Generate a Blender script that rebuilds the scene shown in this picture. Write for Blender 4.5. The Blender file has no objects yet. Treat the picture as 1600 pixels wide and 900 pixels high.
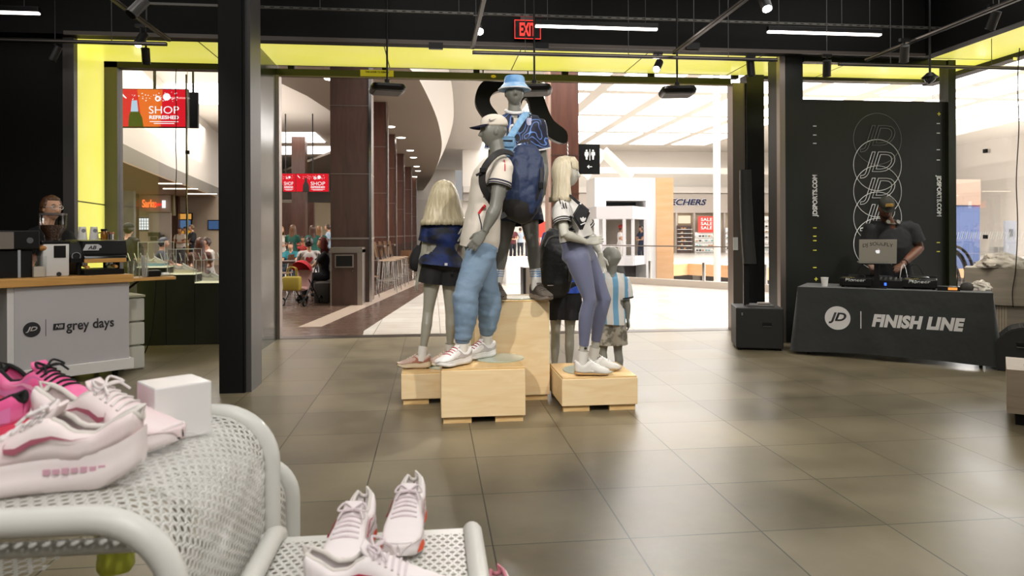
import bpy, bmesh, math, random
from math import pi, sin, cos, sqrt, exp, radians as R
from mathutils import Vector as V, Matrix as M, noise as NZ
random.seed(7)
SC = bpy.context.scene
COL = SC.collection

# ------------------------------------------------------------------ camera
FPX, HY, CAMH, ROLL = 1100.0, 366.0, 1.34, 0.004
YAW = math.atan(124/FPX)
cam_d = bpy.data.cameras.new('camera'); cam = bpy.data.objects.new('camera', cam_d); COL.objects.link(cam)
cam_d.sensor_width = 36; cam_d.lens = 36*FPX/1600; cam_d.shift_y = -(450-HY)/1600
cam_d.clip_start = .05; cam_d.clip_end = 400
cam.matrix_world = M.Translation((0, 0, CAMH)) @ M.Rotation(-YAW, 4, 'Z') @ M.Rotation(pi/2, 4, 'X') @ M.Rotation(-ROLL, 4, 'Z')
cam_d.dof.use_dof = True; cam_d.dof.focus_distance = 6.2; cam_d.dof.aperture_fstop = 5.0
SC.camera = cam
# ------------------------------------------------------------------ view, world, lights
SC.view_settings.view_transform = 'Standard'; SC.view_settings.look = 'None'
SC.view_settings.gamma = 1; SC.view_settings.use_curve_mapping = False; SC.view_settings.exposure = 0.0
SC.cycles.max_bounces = 7; SC.cycles.diffuse_bounces = 3; SC.cycles.glossy_bounces = 3; SC.cycles.transparent_max_bounces = 12
SC.cycles.transmission_bounces = 5; SC.cycles.caustics_reflective = False; SC.cycles.caustics_refractive = False
SC.cycles.sample_clamp_indirect = 4; SC.cycles.use_denoising = True
wd = bpy.data.worlds.new('world'); SC.world = wd; wd.use_nodes = True
wd.node_tree.nodes['Background'].inputs[0].default_value = (1, .98, .96, 1); wd.node_tree.nodes['Background'].inputs[1].default_value = .35
def lamp(kind, name, loc, to, power, color=(1, .97, .93), **kw):
    d = bpy.data.lights.new(name, kind); d.energy = power; d.color = color
    for k, v in kw.items(): setattr(d, k, v)
    o = bpy.data.objects.new(name, d); COL.objects.link(o); o.location = loc
    o.rotation_euler = (V(to)-V(loc)).to_track_quat('-Z', 'Y').to_euler(); return o
# shop ceiling lights above the frame, aimed down
for i, (x, y) in enumerate([(-3.4, 5.6), (-3.4, 2.6), (0, 2.2), (3.4, 2.4), (.3, 6.2), (3.4, 5.6), (5.6, 6.2)]):
    lamp('AREA', 'shop_ceiling_light', (x, y, 4.45), (x, y+.01, 0), [24, 30, 28, 32, 24, 36, 32][i], size=2.4)
lamp('AREA', 'shop_back_light', (0, -1.6, 4.2), (0, 3.5, .6), 130, size=3.0)
lamp('SPOT', 'track_spot_over_floor', (-1.6, 1.2, 4.3), (.2, 5.3, 1.2), 640, (1, .95, .89), spot_size=R(46), spot_blend=.6, shadow_soft_size=.06)
lamp('SPOT', 'track_spot_over_floor', (2.4, 1.4, 4.3), (1.0, 5.4, 1.2), 520, (1, .95, .89), spot_size=R(46), spot_blend=.6, shadow_soft_size=.06)
lamp('SPOT', 'track_spot_over_tiers', (.6, -.2, 4.3), (-.6, 1.5, .8), 250, (1, .96, .92), spot_size=R(50), spot_blend=.6, shadow_soft_size=.08)
lamp('SPOT', 'track_spot_over_booth', (3.6, 4.6, 4.3), (5.3, 7.4, 1.0), 260, (1, .95, .89), spot_size=R(50), spot_blend=.6, shadow_soft_size=.06)
lamp('SPOT', 'track_spot_over_cart', (-1.8, 3.6, 4.3), (-3.3, 6.9, .9), 260, (1, .95, .89), spot_size=R(50), spot_blend=.6, shadow_soft_size=.06)
# mall lamps: overhead daylight, and unseen fills added to brighten dim parts
lamp('AREA', 'concourse_daylight', (2.2, 13.5, 6.3), (2.2, 13.5, 0), 980, (1, .97, .94), shape='RECTANGLE', size=7, size_y=6)
lamp('AREA', 'food_court_fill', (-10, 23, 5.7), (-10, 23, 0), 1500, (1, .93, .84), shape='RECTANGLE', size=8, size_y=14)  # added fill, brightens the food court seen through the bay
lamp('AREA', 'tenant_light', (-19, 26.5, 2.9), (-19, 26.5, 0), 600, (1, .88, .7), shape='RECTANGLE', size=9, size_y=7)
for i, (x, y) in enumerate([(-16, 23, ), (-19.5, 28.5)]): lamp('POINT', 'counter_fill', (x, y, 1.9), (x, y, 0), 190, (1, .86, .66), shadow_soft_size=.25)  # invented bounce fill for the tan tenant soffit, no lamps hang there
lamp('AREA', 'food_court_up_fill', (-9, 21, 4.2), (-9, 21, 9), 700, (1, .92, .83), shape='RECTANGLE', size=9, size_y=16)  # added upward fill for the dark food court ceiling, no fixture there
lamp('AREA', 'atrium_fill', (20, 22, 6.6), (20, 22, 0), 5000, (1, .99, .98), shape='RECTANGLE', size=14, size_y=20)  # added fill, lifts the dim far atrium walls
lamp('AREA', 'side_concourse_fill', (10.2, 6.5, 6.2), (10.2, 6.5, 0), 700, (.97, .99, 1), shape='RECTANGLE', size=3, size_y=8)  # added fill for the space outside the side glass
lamp('AREA', 'food_court_entry_light', (-6, 13.2, 5.7), (-6, 13.2, 0), 700, (1, .93, .85), shape='RECTANGLE', size=6, size_y=5)

# ------------------------------------------------------------------ photo geometry: image ray -> point in the place
_c, _s = cos(YAW), sin(YAW)
def ray(x, y):
    x0 = x-ROLL*(y-HY); y0 = y+ROLL*(x-800)
    l = (x0-800)/FPX; v = -(y0-HY)/FPX
    return V((l*_c+_s, -l*_s+_c, v))
def D(x, y, d): return ray(x, y)*d+V((0, 0, CAMH))           # depth along the view axis
def G(x, y, z=0.):
    r = ray(x, y); p = r*((z-CAMH)/r.z); return V((p.x, p.y, z))
def W(x, y, Y): r = ray(x, y); return r*(Y/r.y)+V((0, 0, CAMH))
def WX(x, y, X): r = ray(x, y); return r*(X/r.x)+V((0, 0, CAMH))

# ------------------------------------------------------------------ materials
def hx(s):
    s = s.lstrip('#'); c = [int(s[i:i+2], 16)/255 for i in (0, 2, 4)]
    return tuple(((v+.055)/1.055)**2.4 if v > .04045 else v/12.92 for v in c)+(1,)
MATS = {}
def mat(name, col, rough=.5, metal=0., emit=0., alpha=1., trans=0., bump=None, var=None, spec=.5, sheen=0., ior=1.45, coat=0.):
    if name in MATS: return MATS[name]
    m = bpy.data.materials.new(name); m.use_nodes = True; nt = m.node_tree; b = nt.nodes['Principled BSDF']
    c = hx(col) if isinstance(col, str) else col
    b.inputs['Base Color'].default_value = c; b.inputs['Roughness'].default_value = rough; b.inputs['Metallic'].default_value = metal
    b.inputs['Specular IOR Level'].default_value = spec; b.inputs['IOR'].default_value = ior
    if emit: b.inputs['Emission Color'].default_value = c; b.inputs['Emission Strength'].default_value = emit
    if alpha < 1: b.inputs['Alpha'].default_value = alpha
    if trans: b.inputs['Transmission Weight'].default_value = trans
    if sheen: b.inputs['Sheen Weight'].default_value = sheen
    if coat: b.inputs['Coat Weight'].default_value = coat
    tc = nt.nodes.new('ShaderNodeTexCoord')
    if var:                                   # (second colour, scale xyz, detail)
        n = nt.nodes.new('ShaderNodeTexNoise'); mp = nt.nodes.new('ShaderNodeMapping'); mx = nt.nodes.new('ShaderNodeMix'); mx.data_type = 'RGBA'
        mp.inputs['Scale'].default_value = var[1]; n.inputs['Scale'].default_value = 1; n.inputs['Detail'].default_value = var[2] if len(var) > 2 else 4
        rp = nt.nodes.new('ShaderNodeMapRange'); w = var[3] if len(var) > 3 else .2
        rp.inputs['From Min'].default_value = .5-w; rp.inputs['From Max'].default_value = .5+w
        nt.links.new(tc.outputs['Object'], mp.inputs[0]); nt.links.new(mp.outputs[0], n.inputs['Vector']); nt.links.new(n.outputs[0], rp.inputs[0]); nt.links.new(rp.outputs[0], mx.inputs[0])
        mx.inputs[6].default_value = c; mx.inputs[7].default_value = hx(var[0]); nt.links.new(mx.outputs[2], b.inputs['Base Color'])
        if emit: nt.links.new(mx.outputs[2], b.inputs['Emission Color'])
    if bump:                                  # (scale xyz, strength, distance)
        n = nt.nodes.new('ShaderNodeTexNoise'); mp = nt.nodes.new('ShaderNodeMapping'); bp = nt.nodes.new('ShaderNodeBump')
        mp.inputs['Scale'].default_value = bump[0] if not isinstance(bump[0], (int, float)) else (bump[0],)*3; n.inputs['Scale'].default_value = 1; n.inputs['Detail'].default_value = 3
        bp.inputs['Strength'].default_value = bump[1]; bp.inputs['Distance'].default_value = bump[2] if len(bump) > 2 else .01
        nt.links.new(tc.outputs['Object'], mp.inputs[0]); nt.links.new(mp.outputs[0], n.inputs['Vector']); nt.links.new(n.outputs[0], bp.inputs['Height']); nt.links.new(bp.outputs[0], b.inputs['Normal'])
    MATS[name] = m; return m
def thin_glass(name, tint=(1, 1, 1, 1), refl=.06, rough=.0):
    if name in MATS: return MATS[name]
    m = bpy.data.materials.new(name); m.use_nodes = True; nt = m.node_tree; nt.nodes.clear()
    o = nt.nodes.new('ShaderNodeOutputMaterial'); t = nt.nodes.new('ShaderNodeBsdfTransparent'); g = nt.nodes.new('ShaderNodeBsdfGlossy'); x = nt.nodes.new('ShaderNodeMixShader'); l = nt.nodes.new('ShaderNodeLayerWeight')
    mp = nt.nodes.new('ShaderNodeMapRange'); l.inputs[0].default_value = .25; mp.inputs['To Min'].default_value = refl; mp.inputs['To Max'].default_value = min(1, refl+.3)
    t.inputs[0].default_value = tint; g.inputs['Roughness'].default_value = rough
    nt.links.new(l.outputs['Fresnel'], mp.inputs[0]); nt.links.new(mp.outputs[0], x.inputs[0]); nt.links.new(t.outputs[0], x.inputs[1]); nt.links.new(g.outputs[0], x.inputs[2]); nt.links.new(x.outputs[0], o.inputs[0])
    MATS[name] = m; return m
def tile_mat(name, c1, c2, grout, size, off=(0, 0), rough=(.25, .5), var=2.5, grain=None, row=None, gw=.004):
    if name in MATS: return MATS[name]
    m = bpy.data.materials.new(name); m.use_nodes = True; nt = m.node_tree; b = nt.nodes['Principled BSDF']; N = nt.nodes.new; L = nt.links.new
    tc = N('ShaderNodeTexCoord'); mp = N('ShaderNodeMapping'); mp.inputs['Location'].default_value = (-off[0], -off[1], 0)
    L(tc.outputs['Object'], mp.inputs[0])
    br = N('ShaderNodeTexBrick'); br.offset = 0 if row is None else .5; br.squash = 1; br.inputs['Scale'].default_value = 1
    br.inputs['Brick Width'].default_value = size[0]; br.inputs['Row Height'].default_value = size[1]; br.inputs['Mortar Size'].default_value = gw; br.inputs['Mortar Smooth'].default_value = .1
    br.inputs['Color1'].default_value = (.35, .35, .35, 1); br.inputs['Color2'].default_value = (.65, .65, .65, 1); br.inputs['Bias'].default_value = 0
    L(mp.outputs[0], br.inputs['Vector'])
    n = N('ShaderNodeTexNoise'); n.inputs['Scale'].default_value = var; n.inputs['Detail'].default_value = 6; n.inputs['Roughness'].default_value = .6
    if grain:
        g = N('ShaderNodeMapping'); g.inputs['Scale'].default_value = grain; L(tc.outputs['Object'], g.inputs[0]); L(g.outputs[0], n.inputs['Vector'])
    else: L(tc.outputs['Object'], n.inputs['Vector'])
    ad = N('ShaderNodeMath'); ad.operation = 'ADD'; sp = N('ShaderNodeMath'); sp.operation = 'MULTIPLY'; sp.inputs[1].default_value = .7
    L(br.outputs['Color'], sp.inputs[0]); L(n.outputs[0], ad.inputs[0]); L(sp.outputs[0], ad.inputs[1])
    r = N('ShaderNodeMapRange'); r.inputs['From Min'].default_value = .62; r.inputs['From Max'].default_value = 1.05; L(ad.outputs[0], r.inputs[0])
    mx = N('ShaderNodeMix'); mx.data_type = 'RGBA'; mx.inputs[6].default_value = hx(c1); mx.inputs[7].default_value = hx(c2); L(r.outputs[0], mx.inputs[0])
    m2 = N('ShaderNodeMix'); m2.data_type = 'RGBA'; m2.inputs[7].default_value = hx(grout); L(br.outputs['Fac'], m2.inputs[0]); L(mx.outputs[2], m2.inputs[6]); L(m2.outputs[2], b.inputs['Base Color'])
    rr = N('ShaderNodeMapRange'); rr.inputs['To Min'].default_value = rough[0]; rr.inputs['To Max'].default_value = rough[1]; rr.inputs['From Min'].default_value = .3; rr.inputs['From Max'].default_value = .7
    L(n.outputs[0], rr.inputs[0]); L(rr.outputs[0], b.inputs['Roughness'])
    bp = N('ShaderNodeBump'); bp.invert = True; bp.inputs['Strength'].default_value = .4; bp.inputs['Distance'].default_value = .002; L(br.outputs['Fac'], bp.inputs['Height']); L(bp.outputs[0], b.inputs['Normal'])
    MATS[name] = m; return m
def wood_mat(name, c1, c2, scale=(1, 1, 1), rough=.45):
    if name in MATS: return MATS[name]
    m = bpy.data.materials.new(name); m.use_nodes = True; nt = m.node_tree; b = nt.nodes['Principled BSDF']; N = nt.nodes.new; L = nt.links.new
    tc = N('ShaderNodeTexCoord'); mp = N('ShaderNodeMapping'); mp.inputs['Scale'].default_value = scale; L(tc.outputs['Object'], mp.inputs[0])
    n = N('ShaderNodeTexNoise'); n.inputs['Scale'].default_value = 3; n.inputs['Detail'].default_value = 6; n.inputs['Distortion'].default_value = 1.2; L(mp.outputs[0], n.inputs['Vector'])
    r = N('ShaderNodeMapRange'); r.inputs['From Min'].default_value = .3; r.inputs['From Max'].default_value = .7; L(n.outputs[0], r.inputs[0])
    mx = N('ShaderNodeMix'); mx.data_type = 'RGBA'; mx.inputs[6].default_value = hx(c1); mx.inputs[7].default_value = hx(c2); L(r.outputs[0], mx.inputs[0]); L(mx.outputs[2], b.inputs['Base Color'])
    b.inputs['Roughness'].default_value = rough; MATS[name] = m; return m
def emis(name, col, s):
    if name in MATS: return MATS[name]
    m = bpy.data.materials.new(name); m.use_nodes = True; nt = m.node_tree; nt.nodes.clear()
    o = nt.nodes.new('ShaderNodeOutputMaterial'); e = nt.nodes.new('ShaderNodeEmission'); e.inputs[0].default_value = hx(col); e.inputs[1].default_value = s
    nt.links.new(e.outputs[0], o.inputs[0]); MATS[name] = m; return m
BLK = mat('matte_black', '#0d0d0c', .55, spec=.25); BLK2 = mat('satin_black', '#0e0e0d', .34, spec=.4); BLKM = mat('black_metal', '#161616', .35, .3)
CHR = mat('chrome', '#c8c8c8', .14, 1); STEEL = mat('brushed_steel', '#9a9088', .32, .9, bump=((4, 4, 400), .05)); GREYF = mat('grey_frame', '#565452', .4, .4)
WHT = mat('white_paint', '#ecebe8', .5); GLASS = thin_glass('window_glass', refl=.02); CLEAR = thin_glass('clear_acrylic', (.97, .98, .98, 1), .07)

# ------------------------------------------------------------------ mesh helpers
def BM(): return bmesh.new()
def box(bm, c, s, rz=0, bev=0, rot=None, seg=2):
    mt = M.Translation(c) @ (rot.to_4x4() if rot else M.Rotation(rz, 4, 'Z')) @ M.Diagonal((s[0], s[1], s[2], 1))
    vs = bmesh.ops.create_cube(bm, size=1, matrix=mt)['verts']
    if bev:
        es = list({e for v in vs for e in v.link_edges})
        bmesh.ops.bevel(bm, geom=es, offset=bev, segments=seg, affect='EDGES', profile=.5)
    return bm
def bx(a, b, bev=0): # new bmesh box from corner to corner
    a, b = V(a), V(b); return box(BM(), (a+b)/2, [abs(v) for v in (b-a)], bev=bev)
def ring(bm, c, ax, ay, n=16, p=2.0):
    vs = []
    for i in range(n):
        t = 2*pi*i/n; a, b = cos(t), sin(t)
        vs.append(bm.verts.new(c+ax*math.copysign(abs(a)**(2/p), a)+ay*math.copysign(abs(b)**(2/p), b)))
    return vs
def loft(bm, rs, caps=(1, 1), closed=False):
    n = len(rs[0])
    for a, b in list(zip(rs, rs[1:]))+([(rs[-1], rs[0])] if closed else []):
        for i in range(n): bm.faces.new((a[i], a[(i+1) % n], b[(i+1) % n], b[i]))
    if not closed:
        if caps[0]: bm.faces.new(rs[0][::-1])
        if caps[1]: bm.faces.new(rs[-1])
    return bm
def frames(pts, up):
    out = []; n = len(pts); up = V(up)
    for i in range(n):
        t = (pts[min(i+1, n-1)]-pts[max(i-1, 0)])
        t = t.normalized() if t.length > 1e-9 else V((0, 0, 1))
        s = t.cross(up)
        if s.length < 1e-4: s = t.cross(V((1, .1, .3)))
        s.normalize(); out.append((t, s, s.cross(t).normalized()))
    return out
def limb(bm, pts, rad, up=(0, -1, 0), n=14, p=2.0, caps=(1, 1)):   # rad: (side, along up) per point
    pts = [V(q) for q in pts]; fr = frames(pts, up)
    return loft(bm, [ring(bm, c, s*r[0], u*r[1], n, p) for c, (t, s, u), r in zip(pts, fr, rad)], caps)
def tube(bm, pts, r, n=8, closed=False, up=None):
    pts = [V(q) for q in pts]; m = len(pts); rr = r if isinstance(r, (list, tuple)) else [r]*m
    t0 = (pts[1]-pts[0]).normalized(); u = V(up) if up else (V((0, 0, 1)) if abs(t0.z) < .9 else V((1, 0, 0))); rs = []
    for i in range(m):
        a = pts[(i-1) % m] if (closed or i) else pts[0]; b = pts[(i+1) % m] if (closed or i < m-1) else pts[-1]
        t = (b-a).normalized(); u = (u-t*u.dot(t)); u = u.normalized() if u.length > 1e-6 else t.orthogonal().normalized()
        rs.append(ring(bm, pts[i], u*rr[i], t.cross(u)*rr[i], n))
    return loft(bm, rs, closed=closed)
def cyl(bm, a, b, r, r2=None, n=16): return tube(bm, [a, b], [r, r if r2 is None else r2], n)
def lathe(bm, prof, c=(0, 0, 0), n=24, ax=None):   # (r, z) pairs; ax: optional rotation
    c = V(c); rs = []
    q = ax.to_matrix() if ax else M.Identity(3)
    for r, z in prof: rs.append(ring(bm, c+q @ V((0, 0, z)), q @ V((max(r, 1e-4), 0, 0)), q @ V((0, max(r, 1e-4), 0)), n))
    return loft(bm, rs)
def ball(bm, c, r, n=16, q=None):
    r = (r,)*3 if isinstance(r, (int, float)) else r
    bmesh.ops.create_uvsphere(bm, u_segments=n, v_segments=max(6, n*2//3), radius=1, matrix=M.Translation(c) @ (q.to_4x4() if q else M.Identity(4)) @ M.Diagonal((*r, 1))); return bm
def quad(bm, ps): bm.faces.new([bm.verts.new(V(p)) for p in ps]); return bm
def prism(bm, poly, z0, z1): # poly in xy
    a = [bm.verts.new((x, y, z0)) for x, y in poly]; b = [bm.verts.new((x, y, z1)) for x, y in poly]; n = len(a)
    for i in range(n): bm.faces.new((a[i], a[(i+1) % n], b[(i+1) % n], b[i]))
    bm.faces.new(a[::-1]); bm.faces.new(b); return bm
def bez(pts, n=8):
    pts = [V(p) for p in pts]; out = []; m = len(pts)
    for i in range(m-1):
        p0, p1, p2, p3 = pts[max(i-1, 0)], pts[i], pts[i+1], pts[min(i+2, m-1)]
        for k in range(n):
            t = k/n; out.append(.5*((2*p1)+(p2-p0)*t+(2*p0-5*p1+4*p2-p3)*t*t+(3*p1-p0-3*p2+p3)*t**3))
    out.append(pts[-1]); return out
def lerp(tab, x):
    for (a, b), (c, d) in zip(tab, tab[1:]):
        if x <= c: t = max(0, (x-a)/(c-a)); return b+(d-b)*t
    return tab[-1][1]
def sm(tab, x): # smooth table
    for i, ((a, b), (c, d)) in enumerate(zip(tab, tab[1:])):
        if x <= c: t = max(0, min(1, (x-a)/(c-a))); t = t*t*(3-2*t)*.5+t*.5; return b+(d-b)*t
    return tab[-1][1]
# ------------------------------------------------------------------ object helpers
def link(o, parent=None):
    COL.objects.link(o)
    if parent is not None: o.parent = parent
    return o
def obj(name, bm, m, parent=None, smooth=None, world=False, lab=None):
    if isinstance(bm, bpy.types.Mesh): me = bm
    else:
        bmesh.ops.recalc_face_normals(bm, faces=bm.faces[:]) if not getattr(bm, 'keepn', 0) else None
        me = bpy.data.meshes.new(name); bm.to_mesh(me); bm.free()
    if world and parent is not None: me.transform(parent.matrix_basis.inverted())
    if smooth:
        me.shade_smooth()
        if smooth < 180: me.set_sharp_from_angle(angle=R(smooth))
    for q in (m if isinstance(m, (list, tuple)) else [m]):
        if not me.materials or True: me.materials.append(q)
    o = link(bpy.data.objects.new(name, me), parent)
    if lab: o['label'] = lab
    return o
def tag(o, label, cat, group=None):
    o['label'] = label; o['category'] = cat
    if group: o['group'] = group
    return o
def thing(name, label, cat, loc=(0, 0, 0), rz=0, group=None):
    o = bpy.data.objects.new(name, None); o.empty_display_size = .1; o.location = loc; o.rotation_euler = (0, 0, rz); COL.objects.link(o)
    o.matrix_basis = M.Translation(loc) @ M.Rotation(rz, 4, 'Z')
    return tag(o, label, cat, group)
def struct(name, bm, m, parent=None, smooth=None):
    o = obj(name, bm, m, parent, smooth)
    if parent is None: o['kind'] = 'structure'
    return o
def dup(root, loc=None, rz=None, label=None, group=None, mtx=None):
    r = root.copy(); COL.objects.link(r)
    if loc is not None: r.location = loc
    if rz is not None: r.rotation_euler = (0, 0, rz)
    if mtx is not None: r.matrix_basis = mtx
    if label: r['label'] = label
    if group: r['group'] = group
    def rec(src, dst):
        for ch in [c for c in src.children]:
            c = ch.copy(); COL.objects.link(c); c.parent = dst; rec(ch, c)
    rec(root, r); return r
DG = bpy.context.evaluated_depsgraph_get
def curve_mesh(cu):
    o = bpy.data.objects.new('tmp', cu); COL.objects.link(o); bpy.context.view_layer.update()
    me = bpy.data.meshes.new_from_object(o.evaluated_get(DG())); bpy.data.objects.remove(o); bpy.data.curves.remove(cu); return me
def text(name, s, org, ex, ey, m, parent=None, width=None, height=None, ext=.002, bold=0, shear=0, outline=0, align='CENTER', space=1., world=True):
    """letters standing on the frame (org, ex, ey); width / height in metres"""
    cu = bpy.data.curves.new(name, 'FONT'); cu.body = s; cu.size = 1; cu.align_x = 'LEFT'; cu.extrude = 0; cu.offset = bold; cu.shear = shear; cu.space_character = space; cu.resolution_u = 4
    if outline: cu.fill_mode = 'NONE'
    if outline: cu.bevel_depth = outline; cu.bevel_resolution = 0
    me = curve_mesh(cu); vs = me.vertices
    x0, x1 = min(v.co.x for v in vs), max(v.co.x for v in vs); y0, y1 = min(v.co.y for v in vs), max(v.co.y for v in vs)
    sy = height/(y1-y0) if height else width/(x1-x0); sx = width/(x1-x0) if width else sy
    ex, ey = V(ex).normalized(), V(ey).normalized(); ez = ex.cross(ey); org = V(org)
    ax = {'CENTER': (x0+x1)/2, 'LEFT': x0, 'RIGHT': x1}[align]
    for v in vs: v.co = org+ex*((v.co.x-ax)*sx)+ey*((v.co.y-(y0+y1)/2)*sy)+ez*(v.co.z*sx)
    if not outline and not ext: return obj(name, me, m, parent, world=world and parent is not None)
    if not outline:
        bm = BM(); bm.from_mesh(me); g = bmesh.ops.extrude_face_region(bm, geom=bm.faces[:]); bmesh.ops.translate(bm, verts=[e for e in g['geom'] if isinstance(e, bmesh.types.BMVert)], vec=ez*ext)
        bpy.data.meshes.remove(me); return obj(name, bm, m, parent, world=world and parent is not None)
    return obj(name, me, m, parent, world=world and parent is not None)
def shape(name, polys, org, ex, ey, m, parent=None, ext=.002, world=True):
    """filled flat outline (list of closed polylines, holes allowed) extruded along ex x ey"""
    cu = bpy.data.curves.new(name, 'CURVE'); cu.dimensions = '2D'; cu.fill_mode = 'BOTH'; cu.extrude = ext/2
    for p in polys:
        sp = cu.splines.new('POLY'); sp.points.add(len(p)-1); sp.use_cyclic_u = True
        for q, (x, y) in zip(sp.points, p): q.co = (x, y, 0, 1)
    me = curve_mesh(cu); ex, ey = V(ex).normalized(), V(ey).normalized(); ez = ex.cross(ey); org = V(org)
    for v in me.vertices: v.co = org+ex*v.co.x+ey*v.co.y+ez*(v.co.z+ext/2)
    return obj(name, me, m, parent, world=world and parent is not None)
def circ(r, n=40, c=(0, 0)): return [(c[0]+r*cos(2*pi*i/n), c[1]+r*sin(2*pi*i/n)) for i in range(n)]
EX, EY, EZ = V((1, 0, 0)), V((0, 1, 0)), V((0, 0, 1))
# ================================================================== setting
YF, YS = 8.2, 9.4                                     # fascia plane, storefront plane
FLOOR = tile_mat('shop_floor_tile', '#5d5442', '#7f745d', '#2b261b', (.605, .605), (.252, 3.02), (.29, .38), 1.7, gw=.0035)
DARKW = tile_mat('concourse_dark_plank', '#4a3830', '#604c40', '#33261f', (.9, .15), (0, 0), (.16, .32), 3, (1.2, 9, 1), row=1, gw=.002)
CREAM = tile_mat('concourse_cream_tile', '#c9c1b6', '#d6d0c8', '#8d857b', (.9, .6), (.1, .1), (.2, .24), 1.2, gw=.006)
BEIGE = mat('beige_stripe_tile', '#b3a191', .25)
CEILT = mat('taupe_soffit', '#8a7d70', .7); MALLW = mat('mall_white', '#e2dcd4', .7); MALLW2 = mat('mall_grey_white', '#cfc9c2', .7)
LIME = mat('lime_lightbox_panel', '#e0de54', .25, emit=.72, var=('#ece47e', (1.1, 1.1, 1.1), 3, .25)); LIMED = mat('lime_seam', '#6d6a1c', .5)
BROWN = wood_mat('brown_wood_veneer', '#4a2c22', '#5d3a2d', (3, 3, .4), .35); BROWND = wood_mat('dark_brown_veneer', '#3a2922', '#4a352c', (3, 3, .4), .35)
# a structure of several pieces
def S(name, parts):
    e = bpy.data.objects.new(name, None); COL.objects.link(e); e['kind'] = 'structure'
    for n, bm, m in parts: obj(n, bm, m, e)
    return e
struct('floor', bx((-9.5, -3, -.12), (7.05, 9.5, 0)), FLOOR)
def flat(name, pts, z0, z1, m): return struct(name, prism(BM(), [(p[0], p[1]) for p in pts], z0, z1), m)
flat('floor_concourse', [(-30, 9.5), (7.05, 9.5), (7.05, -3), (14, -3), (14, 8), (9.5, 16.0), (5.2, 18.9), (4.6, 22), (4.6, 80), (-30, 80)], -.3, -.002, CREAM)
flat('floor_dark_plank', [(-2.3, 9.56), (-.93, 9.56), (-.96, 10.0), (.95, 26.5), (2.6, 40), (4, 60), (-28, 60), (-28, 9.56)], -.1, .003, DARKW)
flat('trim_floor_stripe', [(-1.95, 10.5), (-1.62, 10.5), (.35, 24.5), (2.0, 40), (1.6, 40), (-.1, 24.5)], -.1, .006, BEIGE)
flat('trim_threshold', [(-2.05, 9.33), (4.4, 9.33), (4.4, 9.56), (-2.05, 9.56)], -.1, .004, mat('threshold_dark', '#3a322b', .3, .3))
flat('floor_atrium_below', [(4.8, 19.2), (40, 10), (60, 60), (4.8, 80)], -4.6, -4.5, CREAM)
# shop shell
struct('ceiling', bx((-9.5, -3, 4.6), (7.4, 8.0, 4.75)), BLK)
struct('wall_left', bx((-9.6, -3, 0), (-9.5, 8.4, 4.7)), BLK)
struct('wall_back', bx((-9.6, -3.1, 0), (7.4, -3, 4.7)), mat('shop_back_wall', '#8c8983', .7))
struct('wall_front', prism(BM(), [(-9.5, 8.2), (-3.99, 8.2), (-4.16, 9.34), (-4.16, 9.5), (-9.5, 9.5)], 0, 4.7), BLK)
# the black fascia: along the front and turning to run back along the side
zs = 3.5
struct('trim_fascia', bx((-9.4, 8.0, zs), (6.16, 8.2, 4.7)), BLK)
struct('trim_fascia_side', bx((6.0, -3, zs), (6.16, 8.0, 4.7)), BLK)
struct('trim_fascia_lip', bx((-3.9, 7.985, zs-.012), (6.0, 8.0, zs+.03)), mat('fascia_lip', '#5e5650', .4, .4))
zl = zs+.03
def lime_soffit(name, a, b, seams):
    e = S(name, [('panel', bx((a[0], a[1], zl), (b[0], b[1], zl+.06)), LIME)])
    for s in seams: obj('seam', bx(*s), LIMED, e)
    return e
lime_soffit('trim_lightbox_soffit', (-4.1, 8.2), (7.1, 9.34), [((x-.006, 8.2, zl-.003), (x+.006, 9.34, zl+.001)) for x in (-2.62, -.55, 1.05, 2.6, 4.05, 5.35)])
lime_soffit('trim_lightbox_soffit_side', (6.16, -3), (7.1, 8.2), [((6.16, y-.006, zl-.003), (7.1, y+.006, zl+.001)) for y in (8.19, 6.6, 5.0, 3.4)])
e = S('trim_lightbox_jamb', [('panel', prism(BM(), [(-3.96, 8.22), (-3.905, 8.22), (-4.085, 9.34), (-4.14, 9.34)], 0, zl), LIME)])
obj('seam', prism(BM(), [(-3.92, 8.22), (-3.901, 8.22), (-4.081, 9.34), (-4.1, 9.34)], 1.72, 1.735), LIMED, e)
struct('trim_jamb_post', bx((-3.985, 8.14, 0), (-3.87, 8.22, zl)), GREYF)
# roof of the lightbox and dark void above the storefront
struct('ceiling_bulkhead', bx((-9.4, 8.2, zl+.06), (7.3, 9.6, 4.7)), BLK)
# storefront window bay by the coffee cart
struct('trim_bay_frame', bx((-4.085, 9.34, 0), (-3.93, 9.5, zl)), GREYF)
struct('trim_bay_header', bx((-4.085, 9.34, 3.455), (-2.0, 9.5, zl+.03)), BLKM)
struct('window_1', bx((-3.93, 9.41, .06), (-3.13, 9.422, 3.46)), GLASS)
struct('window_2', bx((-3.12, 9.41, .06), (-2.0, 9.422, 3.46)), GLASS)
struct('trim_bay_seam', bx((-3.131, 9.405, 0), (-3.119, 9.427, 3.4)), BLK)
# white slanted ticks frosted on the glass
bm = BM()
for i in range(25):
    x = -3.89+i*.078; quad(bm, [(x, 9.403, 1.02), (x+.012, 9.403, 1.02), (x-.02, 9.403, 1.12), (x-.032, 9.403, 1.12)])
obj('trim_glass_ticks', bm, mat('frosted_tick', '#eeeeee', .8))['kind'] = 'structure'
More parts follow.
